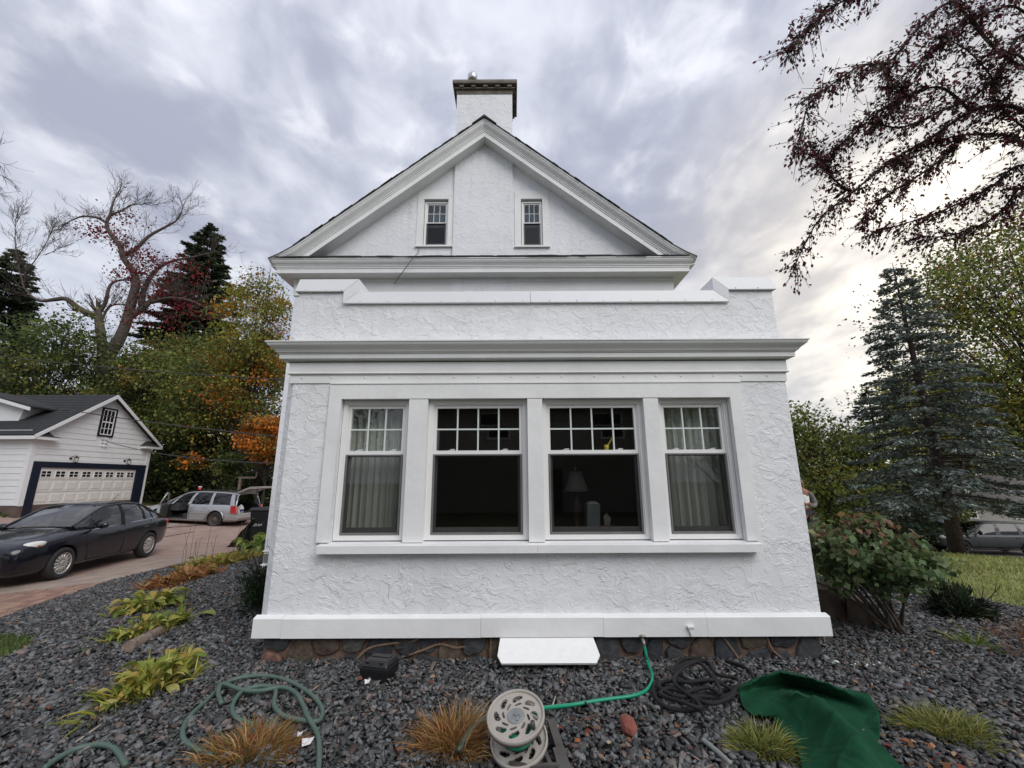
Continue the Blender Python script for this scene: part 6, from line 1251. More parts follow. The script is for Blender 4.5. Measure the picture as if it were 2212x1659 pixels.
D = C - np.array(sc + Vector((-.2, 0, .6))); D[:, 2] = -.55 * np.linalg.norm(D, axis=1); v, f, c = leaf_cards(C, rng.uniform(.05, .105, n), co, .72, flat=1.2, rng=rng, dirs=D); o = npmesh('foliage', v, f, M_LEAF, t, c); local(o, sc)
# stumps behind the shrub
M_STUMP = mat('weathered_stump', (.14, .105, .08), .95, noise=(7, .7), alt=(.045, .032, .024), bump=(16, .02)); M_STUMPTOP = mat('stump_top', (.22, .17, .13), .9, noise=(14, .5), bump=(40, .004))
def stump(label, c, r, h, seed, lean=0.):
    rr = random.Random(seed); t = thing('tree_stump', label, 'stump', (c[0], c[1], Z(c[0], c[1]) - .02), rr.uniform(0, 6), 'old stumps beside the porch'); n = 22; vs = []; lv = [(1.25, 0), (1.08, .25), (1.0, .6), (.97, 1.0)]; w = [1 + .10 * math.sin(j * 1.7 + seed) + .07 * math.sin(j * 3.1) + rr.uniform(-.04, .04) for j in range(n)]
    for k, hh in lv:
        for j in range(n): a = 6.283 * j / n; vs.append((r * k * w[j] * math.cos(a), r * k * w[j] * math.sin(a), h * hh * (1 + .06 * math.sin(a + seed))))
    mb = MB(); mb.add(vs, [(i * n + j, i * n + (j + 1) % n, (i + 1) * n + (j + 1) % n, (i + 1) * n + j) for i in range(3) for j in range(n)]); mb.build('bark', M_STUMP, t, True)
    mb = MB(); mb.add([(v[0] * .985, v[1] * .985, v[2] + .004) for v in vs[3 * n:]] + [(0, 0, h * 1.01)], [(j, (j + 1) % n, n) for j in range(n)]); mb.build('cut_top', M_STUMPTOP, t)
stump('widest weathered stump touching the right porch wall', (3.32, 5.55), .27, .36, 3); stump('tall weathered stump in the middle of the three', (3.72, 5.42), .17, .36, 5); stump('shortest dark stump under the shrub', (3.95, 5.18), .15, .26, 7)
# weathered log on the gravel
a, b = gnd(262, 1416) + Vector((.03, .02, .055)), gnd(352, 1368) + Vector((0, 0, .05)); t = thing('log', 'weathered grey log lying on the gravel before the hostas', 'log', (a.x, a.y, 0)); mb = MB(); P = [a.lerp(b, i / 7) + Vector((random.uniform(-.006, .006), 0, random.uniform(-.006, .006))) for i in range(8)]; mb.tube(P, [.058, .060, .055, .056, .052, .050, .050, .046], 14)
o = mb.build('wood', mat('weathered_wood', (.27, .205, .165), .9, noise=(9, .8), alt=(.09, .06, .05), bump=(24, .02)), t, True); o.data.set_sharp_from_angle(angle=R(40)); local(o, t.location)
mb = MB(); q = a.lerp(b, .45); mb.tube([q + Vector((0, -.01, .03)), q + Vector((.01, -.03, .07))], [.016, .012], 7); o = mb.build('knot', M_BARK, t, True); local(o, t.location)
# grass: right lawn, left tongue, and by the garage
def grass(name, label, poly, n, hmin, hmax, cols, wts, seed, w=.006, falloff=0.):
    rng = np.random.default_rng(seed); x0, x1 = min(p[0] for p in poly), max(p[0] for p in poly); y0, y1 = min(p[1] for p in poly), max(p[1] for p in poly); x = rng.uniform(x0, x1, n * 3); y = rng.uniform(y0, y1, n * 3)
    k = inpoly(x, y, poly)
    if falloff: k &= rng.random(n * 3) < np.clip((falloff / np.hypot(x, y)) ** 2, 0, 1)
    x, y = x[k][:n], y[k][:n]; m = len(x); h = rng.uniform(hmin, hmax, m) * (1 + (np.hypot(x, y) > 9) * .3); a = rng.uniform(0, 6.283, m); ww = w * (1 + np.hypot(x, y) / 9) * rng.uniform(.7, 1.3, m); B = np.stack([x, y, zg(x, y) + .005], -1); s = np.stack([np.cos(a), np.sin(a), 0 * a], -1) * ww[:, None]; tip = B + np.stack([rng.normal(0, .45, m) * h, rng.normal(0, .45, m) * h, h], -1)
    v = np.stack([B - s, B + s, tip], 1).reshape(-1, 3); col = pal(m, cols, wts, .35, rng); pt = np.sin(x * 1.9 + np.sin(y * 1.3)) * np.sin(y * 1.6 + x * .5); col *= (1 + .28 * pt)[:, None]; o = npmesh(name, v, np.arange(m * 3).reshape(m, 3), M_BLADE, None, np.repeat(col, 3, 0)); tag(o, label, 'grass', kind='stuff')
grass('lawn_grass', 'sloping yellow green lawn right of the house', [(4.4, 9.4)] + GBORD_R[1:] + [(16, 1.2), (26, 6), (19, 24), (5, 27)], 150000, .025, .065, [(.31, .32, .105), (.22, .26, .075), (.40, .37, .15), (.16, .20, .055)], (3, 3, 1.3, 1.5), 121, .0045, 9.)
grass('side_grass', 'dark green tongue of grass beside the gravel at the left edge', GRASS_L, 16000, .03, .07, [(.11, .16, .045), (.075, .125, .032), (.17, .19, .06)], (3, 3, 1), 122, .004)
grass('garage_grass', 'green grass along the garage side wall', [(-34, 12.6), (-22, 13.3), (-20.9, 15.5), (-20.8, 18.0), (-34, 18.0)], 14000, .06, .14, [(.08, .12, .025), (.06, .095, .02)], (1, 1), 123, .012)
# fallen leaves and bits of bark in the gravel
rng = np.random.default_rng(131); n = 900; x, y = rng.uniform(-8.5, 6.3, n), rng.uniform(2.2, 9, n); k = inpoly(x, y, GRAVEL) & ~((x > -2.4) & (x < 2.9) & (y > 4.15)) & ((rng.random(n) < .72) | ((x > .4) & (rng.random(n) < .75))); x, y = x[k], y[k]
cl_ = rng.normal(0, 1, (46, 2)) * np.array([.16, .12]) + np.array([2.35, 2.85]); c2 = rng.normal(0, 1, (26, 2)) * np.array([.2, .12]) + np.array([.55, 3.05]); x = np.r_[x, cl_[:, 0], c2[:, 0]]; y = np.r_[y, cl_[:, 1], c2[:, 1]]; m = len(x); C = np.stack([x, y, zg(x, y) + rng.uniform(.035, .055, m)], -1)
v, f, c = leaf_cards(C, rng.uniform(.022, .054, m), pal(m, [(.30, .11, .045), (.20, .045, .03), (.36, .19, .09), (.25, .14, .075), (.42, .30, .18)], (3, 2, 2, 2, 1), .3, rng), .65, flat=3.2, rng=rng, dirs=rng.normal(0, 1, (m, 3)) * np.array([1, 1, .25])); tag(npmesh('leaf_litter', v, f, M_BLADE, None, c), 'brown and red fallen leaves scattered over the gravel', 'leaves', kind='stuff')
rng = np.random.default_rng(132); n = 40; P = np.concatenate([rng.normal(0, 1, (28, 2)) * np.array([.16, .05]) + np.array([2.95, 3.98]), rng.normal(0, 1, (12, 2)) * np.array([.07, .04]) + np.array([3.25, 3.75])])
o = stones('paint_chips', P[::2], .010, .026, lambda n: np.full((n, 3), .7), M_STONE, .035, .5); tag(o, 'white paint flakes on the gravel near the right porch corner', 'paint flakes', kind='stuff')
# ================================================================== THINGS ON THE GRAVEL
GZ0 = .032      # top of the stones
M_HOSED = mat('faded_dark_green_hose', (.055, .105, .080), .5, noise=(6, .45), alt=(.13, .16, .14)); M_HOSEG = mat('bright_green_hose', (.005, .26, .145), .38)
def hose(name, label, pts, r, m, cat='hose', zs=None, n=8, group=None):
    P = [Vector((p[0], p[1], (p[2] if len(p) > 2 else 0) + Z(p[0], p[1]) + GZ0 + r * .6)) for p in pts]; mb = MB(); mb.tube(catmull(P, n), r, 10); return tag(mb.build(name, m, None, True), label, cat, group)
def gp(*pp): return [(*(gnd(p[0], p[1])[:2]), (p[2] if len(p) > 2 else 0)) for p in pp]
hose('garden_hose', 'faded dark green hose lying in loose coils beside the rust grass', gp((455, 1650), (400, 1622), (393, 1590), (412, 1558), (440, 1532), (468, 1505), (500, 1482), (560, 1472), (618, 1482), (668, 1512), (694, 1545), (688, 1572), (655, 1580, .02), (612, 1570, .02), (590, 1545, .02), (592, 1510, .02), (560, 1502, .02), (520, 1515, .02), (500, 1540, .0), (508, 1565), (545, 1582)) , .0155, M_HOSED)
hose('garden_hose', 'second loop of faded hose crossing over the coils to the bottom edge', gp((475, 1545, .03), (468, 1520, .03), (478, 1502, .035), (520, 1514, .03), (560, 1516, .03), (605, 1508, .03), (635, 1520, .03), (652, 1548, .03), (660, 1575, .04), (683, 1605, .01), (688, 1640), (686, 1690)), .0155, M_HOSED)
hose('garden_hose', 'short arc of faded green hose at the bottom left edge', gp((90, 1680), (122, 1656), (160, 1636), (205, 1626), (235, 1630), (252, 1644), (268, 1672)), .0155, M_HOSED)
hose('garden_hose', 'end of faded green hose poking from the grass left of the reel', gp((990, 1650, .02), (1010, 1620, .05), (1030, 1600, .05), (1050, 1575, .03)), .0155, M_HOSED)
hose('garden_hose', 'pale hose end poking out left of the green cloth', gp((1520, 1615), (1550, 1640), (1580, 1668)), .014, mat('pale_hose', (.22, .24, .22), .5))
P = [Vector((SPX.x, YF - .11, .165)), Vector((SPX.x + .005, YF - .125, .10))] + [Vector((*(gnd(*p)[:2]), GZ0 + .014)) for p in ((1400, 1445), (1410, 1475), (1400, 1503), (1370, 1518), (1300, 1528), (1235, 1539))] + [Vector((.20, 3.22, .10)), Vector((.14, 3.02, .17))]
mb = MB(); mb.tube(catmull(P, 8), .0125, 10); tag(mb.build('leader_hose', M_HOSEG, None, True), 'bright green leader hose from the wall spigot to the reel', 'hose')
# heap of black soaker hose
rr = random.Random(12); pts = []; c_ = gnd(1500, 1500)
KP = [(1600, 1500), (1560, 1512), (1500, 1520), (1450, 1505), (1420, 1490), (1415, 1520), (1440, 1548), (1490, 1556), (1520, 1545), (1500, 1525), (1470, 1500), (1460, 1465), (1478, 1442), (1520, 1445), (1545, 1470), (1530, 1495), (1490, 1490), (1465, 1470), (1490, 1452), (1530, 1455), (1550, 1480), (1590, 1490), (1600, 1510), (1570, 1530), (1520, 1530), (1460, 1535), (1425, 1510), (1440, 1498), (1490, 1510), (1540, 1505), (1585, 1520), (1580, 1540), (1540, 1550), (1500, 1538), (1450, 1520), (1430, 1530), (1480, 1560), (1515, 1562), (1505, 1545), (1460, 1515), (1475, 1478), (1510, 1462), (1545, 1500), (1560, 1535), (1530, 1520), (1480, 1530)]
hose('soaker_hose', 'tangled heap of black soaker hose left of the green cloth', [(*(gnd(a, b)[:2]), .018 + .018 * (i // 9) * rr.uniform(.4, 1)) for i, (a, b) in enumerate(KP)], .0135, mat('black_soaker_rubber', (.008, .008, .009), .85, bump=(150, .002)), n=6)
hose('soaker_hose', 'loose end of black hose behind the green cloth', gp((1568, 1438), (1600, 1448), (1622, 1462), (1630, 1478)), .0135, mat('black_soaker_rubber_end', (.008, .008, .009), .85))
# hose reel lying on its side
M_TAUPE = mat('taupe_plastic', (.40, .365, .325), .55, noise=(7, .35), alt=(.22, .19, .16), bump=(60, .001)); M_TAUPED = mat('dark_taupe_plastic', (.085, .078, .072), .5, noise=(9, .3)); M_HUB = mat('grey_hub', (.24, .25, .25), .5, noise=(20, .3))
nrm = Vector((-.12, -.36, .93)).normalized(); low = aty(1122, 1612, 2.83); low = Vector((low.x, 2.83, .115))
t = thing('hose_reel', 'taupe plastic hose reel tipped on its side in the dry grass', 'hose reel', (low.x, low.y, 0))
def disc(h, nm):
    A = Matrix.Translation(low + nrm * h) @ nrm.to_track_quat('Z', 'Y').to_matrix().to_4x4(); R0 = .163; bm = bmesh.new(); seg = 128; rings = 30
    def hole(r, a):
        q = (a * 8 / 6.28318) % 1.0                 # eight swirling openings, outer and inner rows
        f = (r - .088) / .044; sh = (q + f * .42) % 1.0
        if 0 < f < 1 and abs(sh - .5) < .33 * math.sqrt(max(0, 1 - (2 * f - 1) ** 2)) * (.75 + .25 * f): return True
        f = (r - .062) / .024; sh = (q + f * .5 + .1) % 1.0
        return 0 < f < 1 and abs(sh - .5) < .24 * math.sqrt(max(0, 1 - (2 * f - 1) ** 2))
    vs = {}
    def V(i, j, z):
        k = (i, j % seg, z)
        if k not in vs:
            r = .048 + (R0 - .048) * i / rings; a = 6.28318 * j / seg; zz = z + (.012 if i == rings else (.006 if i == rings - 1 else 0)) ; vs[k] = bm.verts.new(A @ Vector((r * math.cos(a), r * math.sin(a), zz)))
        return vs[k]
    solid = lambda i, j: not hole(.048 + (R0 - .048) * (i + .5) / rings, 6.28318 * ((j % seg) + .5) / seg) if 0 <= i < rings else False
    for i in range(rings):
        for j in range(seg):
            if not solid(i, j): continue
            bm.faces.new((V(i, j, .009), V(i + 1, j, .009), V(i + 1, j + 1, .009), V(i, j + 1, .009))); bm.faces.new((V(i, j + 1, 0), V(i + 1, j + 1, 0), V(i + 1, j, 0), V(i, j, 0)))
            for (di, dj, e) in ((1, 0, ((i + 1, j), (i + 1, j + 1))), (-1, 0, ((i, j + 1), (i, j))), (0, 1, ((i + 1, j + 1), (i, j + 1))), (0, -1, ((i, j), (i + 1, j)))):
                if not solid(i + di, j + dj):
                    try: bm.faces.new((V(*e[0], .009), V(*e[0], 0), V(*e[1], 0), V(*e[1], .009)))
                    except ValueError: pass
    me = bpy.data.meshes.new(nm); bm.to_mesh(me); bm.free(); me.materials.append(M_TAUPE); o = link(nm, me, t); local(o, t.location)
    mb = MB(); mb.lathe([(R0 + .004, -.010), (R0 + .004, .022), (R0 - .004, .024), (R0 - .010, .012), (R0 - .004, -.010)], 64, A, close=True); ro = mb.build('rim', M_TAUPE, o, True)
    mb = MB(); mb.lathe([(.050, -.006), (.050, .012), (.046, .016), (.01, .017)], 32, A); mb.box(-.012, .03, -.006, .006, .017, .022, M=A); mb.box(.012, .024, -.034, .006, .017, .022, M=A); mb.build('hub', M_HUB if h > .1 else M_TAUPED, o)
    return o, A
d0, A0 = disc(0, 'flange'); d1, A1 = disc(.160, 'flange')
mb = MB(); mb.lathe([(.075, .01), (.075, .158)], 32, A0); o = mb.build('drum', M_TAUPED, t, True); local(o, t.location)
mb = MB(); P = []
for i in range(110): a = i * .22; P.append(A0 @ Vector(((.086) * math.cos(a), (.086) * math.sin(a), (.03 + .10 * i / 110))))
mb.tube(P, .0115, 6); o = mb.build('wound_hose', M_HOSEG, t, True); local(o, t.location)
mb = MB(); mb.tube([A1 @ Vector((.118, -.052, .008)), A1 @ Vector((.118, -.052, .05))], .013, 10); o = mb.build('crank_knob', M_TAUPED, t, True); local(o, t.location)
def bar(pts, r, nm, m=M_TAUPED):
    mb = MB(); mb.tube(pts, r, 4); o = mb.build(nm, m, t); local(o, t.location)
q0, q1, q2, q3 = Vector((.225, 3.05, .06)), Vector((.285, 2.80, .20)), Vector((.32, 2.62, .05)), Vector((.03, 2.66, .035))
fa = aty(1205, 1557, 3.02); fb = aty(1216, 1600, 2.86); 
for pts, wd in (((aty(1190, 1560, 3.03), aty(1222, 1660, 2.74)), .024), ((aty(1206, 1620, 2.80), aty(1220, 1668, 2.68)), .034)):
    mb = MB(); a, b = pts; dr = (b - a).normalized(); sd = dr.cross(Vector((0, 0, 1))).normalized(); upv = sd.cross(dr); vs = []
    for p in (a, b):
        for x_, z_ in ((-wd, -.02), (wd, -.02), (wd, .02), (-wd, .02)): vs.append(p + sd * x_ + upv * z_)
    mb.add(vs, [(3, 2, 1, 0), (4, 5, 6, 7), (0, 1, 5, 4), (1, 2, 6, 5), (2, 3, 7, 6), (3, 0, 4, 7)]); o = mb.build('frame_bar', M_TAUPED, t); local(o, t.location)
bar([aty(1152, 1575, 3.0) , aty(1172, 1612, 2.86), aty(1188, 1652, 2.72)], .016, 'frame_strut'); bar([aty(1100, 1652, 2.70), aty(1145, 1658, 2.69), aty(1210, 1655, 2.70)], .018, 'frame_strut'); bar([aty(1155, 1580, 2.98), aty(1192, 1570, 3.0)], .014, 'frame_strut')
# bait station
a, b = gnd(776, 1478), gnd(846, 1481); ctr = Vector((-1.105, 3.89, 0)); t = thing('bait_box', 'black plastic rodent bait box against the stone foundation', 'bait box', (ctr.x, ctr.y, GZ0 - .012), R(-14))
def tray(z0, z1, w0, w1, d0, d1): return [(-w0, -d0, z0), (w0, -d0, z0), (w0, d0, z0), (-w0, d0, z0), (-w1, -d1, z1), (w1, -d1, z1), (w1, d1, z1), (-w1, d1, z1)]
BF = [(3, 2, 1, 0), (4, 5, 6, 7), (0, 1, 5, 4), (1, 2, 6, 5), (2, 3, 7, 6), (3, 0, 4, 7)]
def bev(o, w=.006, s=2): md = o.modifiers.new('b', 'BEVEL'); md.width = w; md.segments = s; md.limit_method = 'ANGLE'
mb = MB(); mb.add(tray(0, .085, .112, .122, .10, .108), BF); bev(mb.build('base', M_BLACKP, t)); mb = MB(); mb.add(tray(.087, .100, .128, .128, .113, .113), BF); bev(mb.build('lip', M_BLACKP, t), .004)
mb = MB(); mb.add(tray(.101, .145, .124, .100, .110, .080), BF); bev(mb.build('lid', M_BLACKP, t), .012, 3)
for x in (-.062, .062): mb = MB(); mb.box(x - .016, x + .016, -.095, -.05, .120, .142); bev(mb.build('latch', M_BLACKP, t), .004)
mb = MB(); mb.box(-.085, .085, -.005, .055, .1455, .150); bev(mb.build('lid_panel', M_BLACKP, t), .003)
# white board leaning over the cellar vent
t = thing('vent_cover_board', 'white board with clipped corners leaning against the stone foundation', 'board', (.30, 4.05, 0)); A = Vector((0, YF - .03, .205)); Bv = Vector((0, 3.955, .075)); d = (Bv - A)
mb = MB(); pl = [(-.115, 0), (.715, 0), (.742, .72), (.70, 1), (-.10, 1), (-.135, .72)]; nn = Vector((0, -d.z, d.y)).normalized(); nn = nn if nn.z > 0 else -nn
mb.prism(pl, lambda p, h: A + d * p[1] + Vector((p[0], 0, 0)) + nn * h, 0, .019); o = mb.build('board', mat('white_painted_board', (.82, .82, .80), .4, noise=(30, .06), bump=(60, .001)), t); local(o, t.location)
mb = MB(); mb.box(-.06, .66, 4.08, 4.19, -.02, .17); o = mb.build('gap_shade_block', M_DARK, t); local(o, t.location)  # solid near-black block, the shade of the gap under the board as colour
# red stone, white scraps, dry sticks
bm = bmesh.new(); bmesh.ops.create_icosphere(bm, subdivisions=2, radius=1); rr = random.Random(4)
for v in bm.verts: v.co = Vector((v.co.x * .055, v.co.y * .085, v.co.z * .045)) * rr.uniform(.86, 1.1)
me = bpy.data.meshes.new('red_stone'); bm.to_mesh(me); bm.free(); me.materials.append(mat('red_sandstone', (.24, .075, .05), .9, noise=(14, .4), bump=(30, .006))); o = link('red_stone', me); p = gnd(1358, 1590); o.location = (p.x, p.y, .06); o.rotation_euler = (.2, .3, .1); tag(o, 'egg shaped red stone lying on the gravel right of the reel', 'stone')
for i, (px, lb, s) in enumerate((((787, 1492), 'small white scrap on the gravel before the black box', .03), ((650, 1632), 'white crumpled paper scrap right of the coiled hose', .045), ((640, 1612), 'tiny white scrap just above the crumpled paper', .022))):
    p = gnd(*px); mb = MB(); rr = random.Random(i); mb.add([(0, 0, .0), (s, .2 * s, .01), (1.2 * s, s, .03), (.3 * s, 1.3 * s, .015), (-.3 * s, .6 * s, .03)], [(0, 1, 2, 3), (0, 3, 4)]); o = mb.build('paper_scrap', mat('white_paper', (.72, .70, .70), .8) if i == 0 else o.data.materials[0]); o.location = (p.x, p.y, GZ0 + .012); tag(o, lb, 'scrap')
for i, (a, b, lb) in enumerate((((160, 1620), (222, 1578), 'pale dry stick on the gravel above the bottom left hose'), ((1185, 1555), (1200, 1520), 'short straw stalk standing above the hose reel'))):
    P = [gnd(*a) + Vector((0, 0, GZ0 + .01)), gnd(*b) + Vector((0, 0, GZ0 + .015))]; mb = MB(); mb.tube([P[0], P[0].lerp(P[1], .5) + Vector((.01, 0, .006)), P[1]], [.004, .005, .003], 5); tag(mb.build('dry_stick', mat('pale_straw', (.42, .36, .28), .8)), lb, 'stick')
# green cloth thrown over something on the gravel
def cloth():
    G_ = [[(720, 548, .02), (850, 505, .02), (1000, 508, .02), (1200, 562, .02), (1385, 625, .02)], [(693, 552, .09), (800, 502, .14), (915, 470, .18), (1140, 528, .16), (1392, 604, .11)], [(694, 590, .05), (815, 560, .045), (985, 562, .03), (1190, 612, .03), (1436, 690, .075)],
          [(712, 650, .045), (865, 598, .10), (1030, 590, .19), (1235, 695, .03), (1440, 772, .07)], [(772, 706, .035), (930, 662, .095), (1105, 606, .22), (1265, 748, .03), (1432, 838, .035)], [(868, 722, .03), (1010, 722, .085), (1190, 672, .22), (1315, 800, .04), (1434, 858, .03)],
          [(930, 808, .03), (1080, 815, .075), (1295, 780, .20), (1385, 862, .05), (1476, 898, .03)], [(995, 888, .03), (1150, 900, .09), (1345, 884, .17), (1446, 925, .07), (1536, 962, .03)], [(1030, 1000, .03), (1180, 1000, .08), (1385, 1000, .125), (1505, 1010, .06), (1592, 1025, .03)], [(1050, 1130, .03), (1220, 1130, .07), (1425, 1130, .09), (1570, 1130, .05), (1655, 1130, .03)]]
    K = []
    for row in G_:
        r = []
        for cx, cy, z in row:
            d = ray((2400 + .7378 * cx) / 1.8228, (2300 + .7378 * cy) / 1.8228); zz = z + .012; q = (zz - EYE) / d.z; r.append((d.x * q, d.y * q, zz))
        K.append([tuple(p) for p in catmull(r, 18)])
    cols = [catmull([K[i][j] for i in range(len(K))], 14) for j in range(len(K[0]))]; A = np.array([[tuple(p) for p in c] for c in cols]).transpose(1, 0, 2); x, y, z = A[..., 0], A[..., 1], A[..., 2].copy()
    wr = .010 * np.sin(x * 31 + 5 * np.sin(y * 9)) * np.sin(y * 17 + x * 6) + .012 * (1 - np.abs(np.sin((x * 1.1 - y * .6) * 13 + 2.2 * np.sin(y * 6 + x * 3)))) ** 5 + .009 * (1 - np.abs(np.sin((x * .5 + y) * 17 + 2.5 * np.sin(x * 8)))) ** 6 + .004 * np.sin((x * .8 + y) * 60 + 4 * np.sin(x * 14)) * np.clip(np.sin(x * 9 + y * 4), 0, 1); z = np.maximum(z + wr * np.clip((z - .03) * 14, 0, 1), .058)
    o = gridmesh('green_cloth', x[::-1], y[::-1], z[::-1], mat('green_felt', (.012, .068, .032), .95, noise=(7, .35), bump=(240, .003), spec=.12)); md = o.modifiers.new('s', 'SOLIDIFY'); md.thickness = .008; return o
tag(cloth(), 'rumpled dark green felt cloth thrown over the gravel at lower right', 'cloth')
# black wheeled bin and folded sheet by the porch corner
bp_ = gnd(548, 1192); BX, BY = -7.02, 12.5; bz0 = Z(BX, BY) + .02
t = thing('wheeled_bin', 'black wheeled rubbish bin with white hand lettering behind the porch corner', 'bin', (BX, BY, bz0), R(-6))
mb = MB(); mb.add([(-.25, -.26, .06), (.25, -.26, .06), (.25, .26, .06), (-.25, .26, .06), (-.30, -.34, .96), (.30, -.34, .96), (.30, .34, .96), (-.30, .34, .96)], BF); bev(mb.build('body', M_BLACKP, t), .03, 3)
mb = MB(); mb.box(-.33, .33, -.38, .38, .962, 1.0); mb.prism([(-.37, 1.0), (.37, 1.0), (.30, 1.05), (-.30, 1.05)], lambda p, x: (x, p[0], p[1]), -.31, .31); bev(mb.build('lid', M_BLACKP, t), .012)
mb = MB(); mb.tube([(-.26, .37, .93), (-.26, .45, .95), (.26, .45, .95), (.26, .37, .93)], .018, 8); mb.build('handle', M_BLACKP, t)
for sx in (-.27, .27): mb = MB(); mb.lathe([(.10, -.03), (.10, .03)], 18, Matrix.Translation((sx, .26, .10)) @ Matrix.Rotation(R(90), 4, 'Y')); mb.build('wheel', M_RUBBER, t)
def text(body, size, loc, rot, name, parent, shear=0):
    cu = bpy.data.curves.new(name, 'FONT'); cu.body = body; cu.size = size; cu.extrude = .0015; cu.shear = shear; o = bpy.data.objects.new(name, cu); COL.objects.link(o); dg = bpy.context.evaluated_depsgraph_get(); me = bpy.data.meshes.new_from_object(o.evaluated_get(dg)); bpy.data.objects.remove(o)
    me.materials.clear(); me.materials.append(mat('white_marker', (.62, .62, .62), .7)); o = link(name, me, parent); o.location = loc; o.rotation_euler = rot; return o
text('Kuehl', .13, (-.22, -.325, .75), (R(85), 0, R(3)), 'lettering', t, .35); text("'s", .12, (.10, -.318, .66), (R(85), 0, R(8)), 'lettering', t, .35); text('728-64', .115, (-.24, -.315, .56), (R(85), 0, 0), 'lettering', t, .1)
t = thing('folded_sheet', 'crumpled black plastic sheet leaning against the wheeled bin', 'plastic sheet', (BX - .45, BY - .25, bz0)); mb = MB(); rr = random.Random(3); n = 12
for s in range(4):
    vs = []
    for i in range(n): f = i / (n - 1); vs += [(-.38 + .62 * f ** .9 + rr.uniform(-.02, .02) + s * .03, -.10 + s * .045 + rr.uniform(-.015, .015), .02 + .74 * f + rr.uniform(-.02, .02)), (-.34 + .66 * f ** .9 + .22 * (1 - f * .6) + s * .03, .02 + s * .05 + rr.uniform(-.02, .02), .0 + .70 * f)]
    mb.add(vs, [(2 * i, 2 * i + 1, 2 * i + 3, 2 * i + 2) for i in range(n - 1)])
o = mb.build('sheet', mat('black_sheet', (.012, .012, .013), .35), t); md = o.modifiers.new('s', 'SOLIDIFY'); md.thickness = .012
# white litter on the drive, ladder like wooden frame behind the wagon
p = gnd(375, 1134); mb = MB(); mb.box(-.14, .14, -.05, .05, 0, .012); o = mb.build('paper_scrap', M_VINYL); o.location = (p.x, p.y, p.z + .02); tag(o, 'white scrap lying on the driveway before the silver wagon', 'scrap')
wp = aty(516, 1060, 22.5); t = thing('wooden_post', 'weathered wooden post with a cross arm behind the wagon', 'post', (wp.x, 22.5, Z(wp.x, 22.5))); mb = MB(); h = 1.95; mb.box(-.05, .05, -.05, .05, 0, h); M_WOODP = mat('pale_post_wood', (.26, .20, .15), .9, noise=(10, .4)); mb.build('post', M_WOODP, t); mb = MB(); mb.box(-.08, .85, -.06, -.052, h - .02, h + .08); mb.build('arm', M_WOODP, t); mb = MB(); mb.box(.80, .86, -.05, .0, h + .08, h + .32); mb.build('upright', M_WOODP, t)

